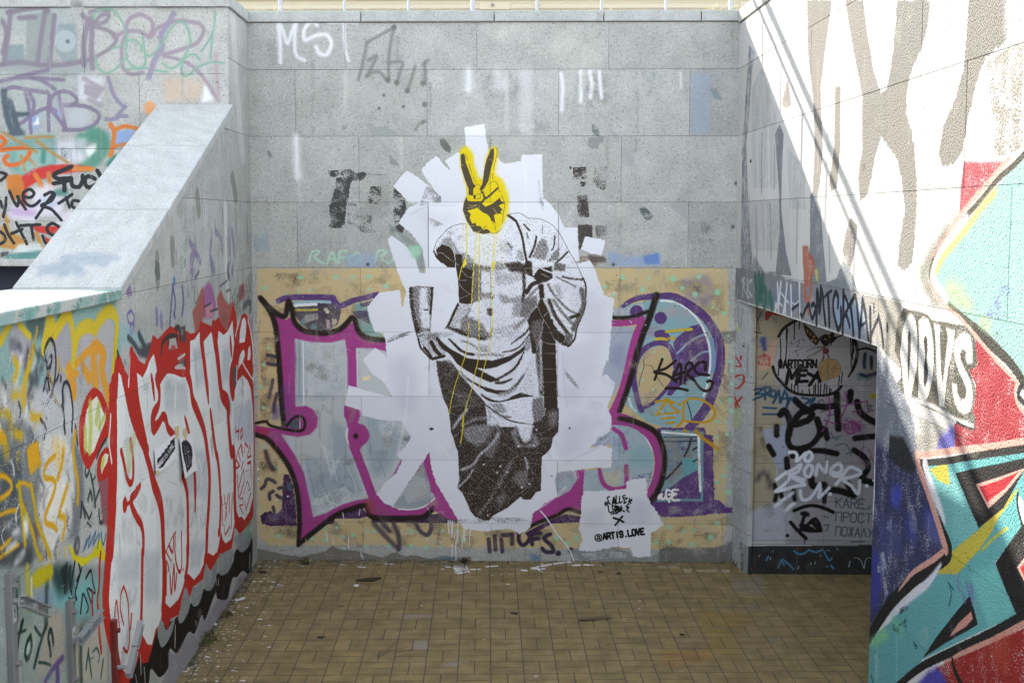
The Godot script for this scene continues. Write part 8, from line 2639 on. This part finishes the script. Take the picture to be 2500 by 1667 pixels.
func build_floor() -> void:
	# stains and paint spatter of the paving, 200 texels per metre
	img = Image.create_empty(1400, 860, false, Image.FORMAT_RGBA8)
	var nz := FastNoiseLite.new()
	nz.seed = 77
	nz.frequency = 0.02
	nz.fractal_octaves = 5
	var d := PackedByteArray()
	d.resize(1400 * 860 * 4)
	for y in 860:
		for x in 1400:
			var v := 1.0 + nz.get_noise_2d(x, y) * 0.17 + rng.randf_range(-0.09, 0.09)
			var i := (y * 1400 + x) * 4
			d[i] = int(clampf(0.515 * v, 0, 1) * 255)
			d[i + 1] = int(clampf(0.457 * v, 0, 1) * 255)
			d[i + 2] = int(clampf(0.322 * v, 0, 1) * 255)
			d[i + 3] = 255
	img = Image.create_from_data(1400, 860, false, Image.FORMAT_RGBA8, d)
	fill("c9c8cf", "429,48 447,38 457,81 448,109 434,100", 0, 4)
	fill("d8d8de", "429,62 445,57 460,95 441,109", 0, 5)
	stroke("dcdce2", 6.5, "464,76 479,73")
	stroke("dcdce2", 6.5, "492,56 510,51")
	stroke("dcdce2", 6.0, "417,58 427,62")
	stroke("dcdce2", 2.0, "453,52 462,99")
	stroke("dcdce2", 6.4, "218,47 226,49")
	stroke("dcdce2", 5.8, "254,61 265,65")
	stroke("dcdce2", 6.5, "303,41 317,43")
	stroke("dcdce2", 5.4, "141,53 150,58")
	stroke("dcdce2", 8.4, "577,63 591,52 615,35 647,21")
	stroke("dcdce2", 9.5, "579,68 597,70")
	stroke("dcdce2", 8.9, "559,79 565,81")
	stroke("dcdce2", 9.2, "655,43 663,41")
	stroke("dcdce2", 9.5, "676,39 686,42")
	stroke("dcdce2", 4.2, "582,59 594,89")
	fill("8a8789", "353,356 364,344 414,347 413,366 362,374", 2, 5, 0.6)
	fill("9a979a", "395,479 418,475 420,517 398,517", 3, 1, 0.6)
	fill("8f8d92", "442,576 456,564 488,564 477,587 450,594", 2, 5, 0.6)
	fill("8f8d92", "121,185 140,181 140,206 128,206", 2, 0, 0.5)
	stroke("4a4337", 1.4, "344,549 359,524 370,473")
	stroke("4a4337", 1.9, "348,554 365,524 389,505")
	stroke("4a4337", 2.4, "370,530 398,517")
	fill("a29a88", "810,45 845,40 846,58 808,60", 0, 1, 0.8)
	fill("aaa392", "854,65 872,63 865,90 854,89", 0, 1, 0.8)
	fill("aaa392", "877,69 917,66 915,83 878,84", 0, 1, 0.8)
	fill("aaa392", "923,70 940,68 937,89 923,89", 0, 1, 0.8)
	fill("85807c", "934,124 993,113 977,229 927,211", 5, 1, 0.5)
	fill("6f6a64", "879,284 966,265 962,317 888,293", 5, 5, 0.6)
	fill("85807a", "933,452 962,452 960,474 940,467", 3, 5, 0.7)
	fill("93702f", "856,319 928,334 917,399 843,400", 12, 1, 0.35)
	fill("9a6a35", "765,513 846,504 845,559 765,587", 12, 1, 0.35)
	fill("8f7a2f", "848,416 890,415 875,545 842,518", 12, 1, 0.35)
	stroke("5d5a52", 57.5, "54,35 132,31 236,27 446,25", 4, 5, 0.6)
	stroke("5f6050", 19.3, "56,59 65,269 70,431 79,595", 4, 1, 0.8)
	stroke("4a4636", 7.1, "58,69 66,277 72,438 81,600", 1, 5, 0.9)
	fill("3a3226", "76,101 98,96 96,115 81,113", 0, 4)
	fill("3a3226", "250,301 263,297 262,309 253,311", 0, 4)
	for i in 700:
		var x := 0.0
		var y := rng.randf_range(6, 800)
		var near := absf(rng.randfn(0.0, 1.0))
		if i < 500: x = (0.30 + y / 200.0 * 0.038) * 200 + near * 34 + maxf(0.0, rng.randfn(0, 1)) * 20
		else:
			x = 200 + rng.randf() * 560
			y = 8 + near * (26 if i < 620 else 190)
		var sz := rng.randf_range(0.5, 1.6) if rng.randf() < 0.9 else rng.randf_range(1.6, 3.2)
		var p: Array[Vector3] = [Vector3(x, y, 1), Vector3(x + rng.randf_range(-2, 2) * sz, y + rng.randf_range(-1, 1) * sz, 0.8)]
		brush(Color(0.86, 0.86, 0.88), sz * 1.6, p)
	for i in 70:
		var x := rng.randf_range(60, 1300)
		var y := rng.randf_range(6, 700)
		var p: Array[Vector3] = [Vector3(x, y, 1), Vector3(x + rng.randf_range(-6, 6), y + rng.randf_range(-3, 3), 0.5)]
		brush(Color(0.2, 0.17, 0.12), rng.randf_range(1.0, 2.6), p, 0.0, 0, 0.8)
	var mat := surface(img, 0.8, grain, 0.3)
	var fl := Node3D.new()
	fl.name = "paving"
	fl.transform = Transform3D(Basis(ns, -tv, Vector3.UP), Vector3.ZERO)
	add_child(fl)
	tag(fl, "yellow brown brick paving laid in basket weave, spattered with white paint", "", "", "structure")
	var uv := func(v: Vector3) -> Vector2:
		var p := ns * v.x - tv * v.y
		return Vector2((p.x + 2.9) / 7.0, (p.z + 11.9) / 4.3)
	part("bed", box(Vector3(-3.2, 7.6, -0.3), Vector3(11.0, 12.6, -0.0014), 0.0), plain(Color(0.285, 0.265, 0.225), 0.95), fl)
	var o := Vector3(-1.526195, 0, -9.795)
	var a0 := o.dot(ns)
	var b0 := Vector3(-1.5, 0, -9.5285).dot(-tv)
	var ca := 0.2362
	var cb := 0.2535
	var all := []
	for j in range(-6, 11):
		for i in range(-6, 26):
			var a := a0 + i * ca
			var b := b0 + j * cb
			if b > 11.9 or b < 8.0 or a > 4.4: continue
			if a < -2.95: continue
			if posmod(i + j, 2) == 0:
				all.append(rect(a, b, a + ca, b + cb / 2))
				all.append(rect(a, b + cb / 2, a + ca, b + cb))
			else:
				all.append(rect(a, b, a + ca / 2, b + cb))
				all.append(rect(a + ca / 2, b, a + ca, b + cb))
	var rest := begin()
	var count := 0
	for r: PackedVector2Array in all:
		var mid := (r[0] + r[2]) / 2
		var p := rect(r[0].x + 0.0036, r[0].y + 0.006, r[2].x - 0.0036, r[2].y - 0.006)
		var g := rng.randf_range(0.86, 1.0)
		var tint := Color(g, g * rng.randf_range(0.96, 1.0), g * rng.randf_range(0.90, 1.0))
		var z := rng.randf_range(-0.0006, 0.0014)
		var st := begin(tint)
		if count < 300 and mid.y > 8.62 and absf(mid.x + 0.1) < 0.42 * mid.y * 0.8 - 0.6:
			count += 1
			prism(st, p, -0.05, z, 0.0012, uv)
			part("brick", st.commit(), mat, fl)
		else:
			rest.set_color(tint)
			prism(rest, p, -0.05, z, 0.0012, uv)
	var m := part("more_bricks", rest.commit(), mat, fl)
	m.set_meta("kind", "stuff")
	# stairs up towards the viewer, below the frame
	var stairs := thing("stairs", "granite steps climbing from the paving towards the viewer", "stairs")
	for i in 10:
		var at := Transform3D(Basis(ns, Vector3.UP, tv), left_corner + tv * (5.3 + i * 0.33))
		part("step", box(Vector3(0.0, -0.3, 0.0), Vector3(4.46, 0.15 * (i + 1), 0.33), 0.006, tri_uv()), granite_plain(), stairs, at)

func build_street() -> void:
	# what stands behind the parapet: a corrugated metal fence with posts, and the hand railing that throws its shadow on the right wall
	var ground := part("street", box(Vector3(-14, 4.2, -40), Vector3(16, 4.92, -12.45), 0.0), plain(Color(0.52, 0.50, 0.46), 0.95), self)
	ground.set_meta("kind", "structure")
	var sl := part("street", box(Vector3(-14, 1.2, -12.4), Vector3(-3.35, 1.9, 2.0), 0.0), plain(Color(0.52, 0.50, 0.46), 0.95), self)
	sl.set_meta("kind", "structure")
	var sr := part("street", box(Vector3(2.6, 4.2, -12.4), Vector3(16, 4.92, 2.0), 0.0), plain(Color(0.52, 0.50, 0.46), 0.95), self)
	sr.set_meta("kind", "structure")
	var cream := plain(Color(0.80, 0.77, 0.68), 0.55)
	var fence := thing("guard_rail", "cream corrugated metal guard rail behind the back wall coping", "guard rail", Transform3D(Basis(), Vector3(0, 0, -D - 1.15)))
	var prof := [Vector2(5.02, 0.0), Vector2(5.17, 0.0), Vector2(5.2, 0.012), Vector2(5.235, 0.05), Vector2(5.27, 0.05), Vector2(5.30, 0.014), Vector2(5.325, 0.0), Vector2(5.345, 0.012), Vector2(5.385, 0.05), Vector2(5.42, 0.05), Vector2(5.46, 0.0), Vector2(5.6, 0.0)]
	prof = [Vector2(5.05, 0.03), Vector2(5.25, 0.03), Vector2(5.285, 0.06), Vector2(5.315, 0.06), Vector2(5.33, 0.03), Vector2(5.345, 0.0), Vector2(5.365, 0.0), Vector2(5.385, 0.04), Vector2(5.42, 0.06), Vector2(5.47, 0.03), Vector2(5.6, 0.03)]
	var xs := [-7.0, -4.1, -0.18, 3.9, 7.0]
	for i in xs.size() - 1:
		var st := begin()
		for k in prof.size() - 1:
			var a: Vector2 = prof[k]
			var b: Vector2 = prof[k + 1]
			var n := Vector3(0, -(b.y - a.y), b.x - a.x).normalized()
			quad(st, Vector3(xs[i], a.x, a.y), Vector3(xs[i + 1], a.x, a.y), Vector3(xs[i + 1], b.x, b.y), Vector3(xs[i], b.x, b.y), n, no_uv)
			quad(st, Vector3(xs[i], a.x, a.y - 0.004), Vector3(xs[i + 1], a.x, a.y - 0.004), Vector3(xs[i + 1], b.x, b.y - 0.004), Vector3(xs[i], b.x, b.y - 0.004), -n, no_uv)
		part("beam", st.commit(), cream, fence)
	for x in [-0.42, 0.02]:
		part("bolt", rod(Vector3(x, 5.315, 0.05), Vector3(x, 5.315, 0.085), 0.016, 8), plain(Color(0.55, 0.52, 0.46), 0.5, 0.4), fence)
	for x in [-0.55, 2.02]:
		part("joint_plate", box(Vector3(x, 5.27, 0.056), Vector3(x + 0.3, 5.335, 0.07), 0.003), cream, fence)
	var metal := plain(Color(0.66, 0.67, 0.72), 0.5, 0.2)
	var rail := thing("railing", "slim metal railing on the parapet, its two rails shadowed on the right wall", "railing", Transform3D(Basis(), Vector3(0, 0, -D - 0.42)))
	part("rail", rod(Vector3(-7, 5.745, 0), Vector3(2.3, 5.745, 0), 0.025), metal, rail)
	part("rail", rod(Vector3(-7, 5.915, 0), Vector3(2.3, 5.925, 0), 0.042), metal, rail)
	var i := -8
	while i < 8:
		var x := -0.585 + i * 0.603
		var main := i in [-9, -6, -3, 0, 4]
		var r := 0.021 if main else 0.013
		if x < 2.3: part("post" if main else "baluster", rod(Vector3(x, 5.0, 0), Vector3(x, 5.75, 0), r, 8), metal, rail)
		i += 1

func build_small() -> void:
	var frame := side_frame(true)
	# two stencil sheets taped to the left wall
	for k in 2:
		var q: Array = [[Vector2(3.637, 1.721), Vector2(3.030, 1.726), Vector2(3.041, 1.557), Vector2(3.650, 1.557)], [Vector2(2.982, 1.688), Vector2(2.564, 1.648), Vector2(2.467, 1.354), Vector2(2.967, 1.393)]][k]
		img = Image.create_empty(220, 260, false, Image.FORMAT_RGBA8)
		img.fill(Color("e8e7ee"))
		if k == 0:
			fill("17171a", "14,150 20,110 50,104 60,84 80,92 90,66 112,80 122,54 150,66 160,36 186,40 204,30 206,150 190,170 160,178 120,200 90,206 60,226 30,222 18,190", 3.0, 0, 1.0, 8.0)
			letters("d8d8dc", 5.0, "@ARTIS.LOVE", Vector2(26, 204), Vector2(204, 120), 48.0, 0, 0)
			fill("c9bd8a", "0,226 18,224 26,258 0,259")
		else:
			fill("17171a", "24,40 60,24 84,36 92,6 110,30 130,36 170,60 190,90 186,150 160,180 150,214 110,224 70,226 50,236 40,190 20,140 16,80", 3.0, 0, 1.0, 8.0)
			stroke("c9c9ce", 5, "60,60 56,110 84,116", 0, 2)
			stroke("c9c9ce", 5, "96,70 100,112 124,108", 0, 2)
			stroke("c9c9ce", 4, "130,74 128,116 156,112", 0, 2)
			stroke("c9c9ce", 5, "58,130 70,200 92,194", 0, 2)
			stroke("c9c9ce", 4, "104,128 108,196", 0, 2)
			stroke("c9c9ce", 4, "120,126 124,190 150,150 130,150", 0, 2)
			stroke("5a1412", 12, "40,190 46,226", 2, 1)
		var pm := surface(img, 0.7)
		var ps := begin()
		var n := 8
		for i in n:
			for j in n:
				var c: Array[Vector3] = []
				var t: Array[Vector2] = []
				for e in [[0, 0], [1, 0], [1, 1], [0, 1]]:
					var s: float = float(i + e[0]) / n
					var r: float = float(j + e[1]) / n
					var top: Vector2 = (q[0] as Vector2).lerp(q[1], s)
					var bot: Vector2 = (q[3] as Vector2).lerp(q[2], s)
					var w := top.lerp(bot, r)
					c.append(Vector3(-w.x, w.y, 0.006 + (0.03 if k == 1 else 0.012) * r * (1.0 - s * 0.6) + 0.006 * sin(s * 5.0 + k)))
					t.append(Vector2(s, r))
				for side in [1.0, -1.0]:
					for ids in [[0, 1, 2], [0, 2, 3]]:
						var nn := Vector3(0, 0, side)
						var flip: bool = (c[ids[1]] - c[ids[0]]).cross(c[ids[2]] - c[ids[0]]).dot(nn) > 0.0
						for z in ([ids[0], ids[2], ids[1]] if flip else ids):
							ps.set_normal(nn)
							ps.set_uv(t[z])
							ps.add_vertex(c[z] + nn * 0.0006)
		var sheet := thing("paper_sheet", ["white paper sheet with a sprayed black bar and a pale handle stencilled on it", "white paper sheet with a black sprayed block, taped right of the other sheet"][k], "paper sheet", frame, "stencil sheets on the left wall")
		part("sheet", ps.commit(), pm, sheet)
		for e in ([q[1]] if k == 0 else [q[0].lerp(q[1], 0.45)]):
			part("tape", block(rect(-e.x - 0.02, e.y - 0.03, -e.x + 0.035, e.y + 0.05), 0.004, 0.013, 0.0), plain(Color(0.78, 0.70, 0.50), 0.6), sheet)
	# things lying on the paving
	var wood := plain(Color(0.19, 0.15, 0.10), 0.9)
	var st := begin()
	prism(st, PackedVector2Array([Vector2(-0.10, -0.05), Vector2(0.06, -0.055), Vector2(0.115, 0.05), Vector2(0.02, 0.045), Vector2(-0.05, 0.01)]), 0.0, 0.014, 0.003, no_uv, true)
	var pl := part("wood_scrap", st.commit(), wood, self, Transform3D(Basis(Vector3.RIGHT, -PI / 2), Vector3(-1.489, 0.002, -11.153)))
	tag(pl, "dark splintered wood scrap lying flat on the paving, left of the mural", "wood scrap")
	var tw := begin()
	var rr := RandomNumberGenerator.new()
	rr.seed = 9
	for k in 5:
		var p: Array[Vector3] = []
		var w: Array[float] = []
		for s in 5:
			p.append(Vector3(-0.13 + 0.065 * s, 0.008 + 0.006 * rr.randf() + 0.004 * k, rr.randf_range(-0.022, 0.022)))
			w.append(0.007 - 0.001 * s)
		tube(tw, p, w, 5)
	tag(part("dry_leaf_stalk", tw.commit(), plain(Color(0.42, 0.38, 0.30), 0.9), self, Transform3D(Basis(Vector3.UP, 0.15), Vector3(0.490, 0.001, -10.042))), "grey dry plant stalk lying on the paving right of centre", "plant stalk")
	for k in 11:
		var c = [[0.606, -11.455, 0.03, Color(0.24, 0.15, 0.08), "brown leaf flake on the paving below the signature patch"], [0.770, -11.406, 0.03, Color(0.10, 0.09, 0.08), "small black clump on the paving near the wall foot"], [-0.158, -10.207, 0.035, Color(0.06, 0.06, 0.06), "black dropped lump on the paving in the middle"], [0.016, -8.760, 0.03, Color(0.62, 0.58, 0.52), "pale crumpled chip on the paving at the very front"], [1.148, -9.692, 0.03, Color(0.10, 0.08, 0.06), "black flake on the paving before the opening"], [-1.649, -9.574, 0.035, Color(0.13, 0.12, 0.10), "dark crumb in a paving joint at left"], [-1.564, -10.978, 0.03, Color(0.85, 0.85, 0.86), "white paint flake beside the wood scrap"], [-2.545, -9.882, 0.03, Color(0.82, 0.82, 0.83), "white scrap standing against the left wall foot"], [-2.495, -10.556, 0.05, Color(0.80, 0.80, 0.82), "white torn scrap along the left wall foot"], [-2.483, -11.394, 0.05, Color(0.16, 0.13, 0.10), "dark leaf litter at the left corner of the back wall"], [-2.139, -11.684, 0.045, Color(0.18, 0.16, 0.12), "dark leaf litter at the back wall foot, left part"]][k]
		var cs := begin()
		var poly := PackedVector2Array()
		for s in 7: poly.append(Vector2(cos(TAU * s / 7.0) * c[2] * rr.randf_range(0.6, 1.2), sin(TAU * s / 7.0) * c[2] * rr.randf_range(0.4, 0.9)))
		prism(cs, Geometry2D.convex_hull(poly).slice(1), 0.0, 0.006, 0.001, no_uv, true)
		tag(part("litter", cs.commit(), plain(c[3], 0.9), self, Transform3D(Basis(Vector3.UP, k * 1.3) * Basis(Vector3.RIGHT, -PI / 2), Vector3(c[0], 0.0, c[1]))), c[4], "litter", "litter on the paving")
	# weeds where wall and paving meet
	for wd in [[-2.495, 0.0, -9.445, 46, 1, Color(0.30, 0.33, 0.16), "small green weed tuft at the foot of the left wall"], [-2.503, 0.0, -10.097, 30, 0.7, Color(0.30, 0.28, 0.14), "dry weed tuft at the foot of the left wall, nearer the corner"], [-2.150, 0.0, -11.669, 26, 0.7, Color(0.26, 0.22, 0.12), "withered tuft at the foot of the back wall on the left"], [-0.656, 0.0, -11.759, 30, 0.7, Color(0.17, 0.14, 0.09), "withered tuft at the back wall below the mural drips"], [1.862, 0.0, -11.728, 26, 0.9, Color(0.42, 0.38, 0.28), "straw tuft in the corner beside the pier"]]:
		var ws := begin()
		for k in int(wd[3]):
			var a := rr.randf() * TAU
			var base := Vector3(rr.randfn(0, 0.035) * wd[4], 0, rr.randfn(0, 0.07) * wd[4])
			var hgt: float = rr.randf_range(0.02, 0.075) * wd[4]
			var side := Vector3(cos(a), 0, sin(a))
			var lean: Vector3 = Vector3(rr.randf_range(-1, 1), 0, rr.randf_range(-1, 1)) * hgt * 0.7
			var tip: Vector3 = base + Vector3.UP * hgt + lean
			var midp: Vector3 = base.lerp(tip, 0.55) + Vector3.UP * hgt * 0.15
			for tt in [[base, midp - side * 0.008, midp + side * 0.008], [midp - side * 0.008, tip, midp + side * 0.008]]:
				var nn: Vector3 = (tt[1] - tt[0]).cross(tt[2] - tt[0]).normalized()
				tri(ws, tt[0], tt[1], tt[2], nn, no_uv)
		var wm := plain(wd[5], 0.8)
		wm.cull_mode = BaseMaterial3D.CULL_DISABLED
		tag(part("weed_tuft", ws.commit(), wm, self, Transform3D(Basis(), Vector3(wd[0], wd[1], wd[2]))), wd[6], "weeds", "weeds at the foot of the walls", "stuff")
	# drift of dead leaves and grit along the foot of the walls
	var ls := begin()
	for k in 260:
		var c := Vector3(rr.randf_range(-2.6, 1.85), 0.003, -D + 0.015 + absf(rr.randfn(0, 0.045)))
		if k % 3 == 0: c = left_corner + tv * rr.randf_range(0.05, 3.3) + ns * (0.012 + absf(rr.randfn(0, 0.05))) + Vector3(0, 0.003, 0)
		var sz := rr.randf_range(0.004, 0.02)
		var a := rr.randf() * TAU
		ls.set_color([Color(0.12, 0.09, 0.05), Color(0.22, 0.17, 0.09), Color(0.07, 0.06, 0.05), Color(0.33, 0.29, 0.2)][k % 4])
		var p: Array[Vector3] = []
		for e in 4:
			var w := a + e * TAU / 4.0
			p.append(c + Vector3(cos(w) * sz * (1.6 if e % 2 else 0.7), rr.randf_range(0.0, sz * 0.7), sin(w) * sz))
		tri(ls, p[0], p[1], p[2], Vector3(0.05, 1, 0.1).normalized(), no_uv)
		tri(ls, p[0], p[2], p[3], Vector3(-0.05, 1, 0.1).normalized(), no_uv)
	var lm := plain(Color.WHITE, 0.9)
	lm.vertex_color_use_as_albedo = true
	lm.cull_mode = BaseMaterial3D.CULL_DISABLED
	var drift := part("leaf_litter", ls.commit(), lm, self)
	drift.set_meta("kind", "stuff")
	drift.set_meta("label", "brown leaf crumbs and grit along the foot of the walls")
	# dry straw and cobweb stalks caught on the coping
	var gs := begin()
	for k in 150:
		var corner := k < 60
		var x := (rr.randf_range(1.45, 1.9) if corner else rr.randf_range(-2.7, 1.8)) if k < 110 else rr.randf_range(-2.6, -2.2)
		var base := Vector3(x, 5.085, -D + rr.randf_range(-0.25, 0.02))
		var out := Vector3(rr.randfn(0, 0.09), rr.randf_range(-0.05, 0.11), rr.randf_range(-0.03, 0.12)) * rr.randf_range(0.5, 1.5)
		var p: Array[Vector3] = [base, base + out * 0.5 + Vector3(0, 0.02, 0), base + out]
		var w: Array[float] = [0.0016, 0.0014, 0.0008]
		tube(gs, p, w, 4)
	var straw := part("dry_grass", gs.commit(), plain(Color(0.80, 0.76, 0.62), 0.7), self)
	straw.set_meta("kind", "stuff")
	straw.set_meta("label", "pale dry grass stalks caught along the coping of the back wall")
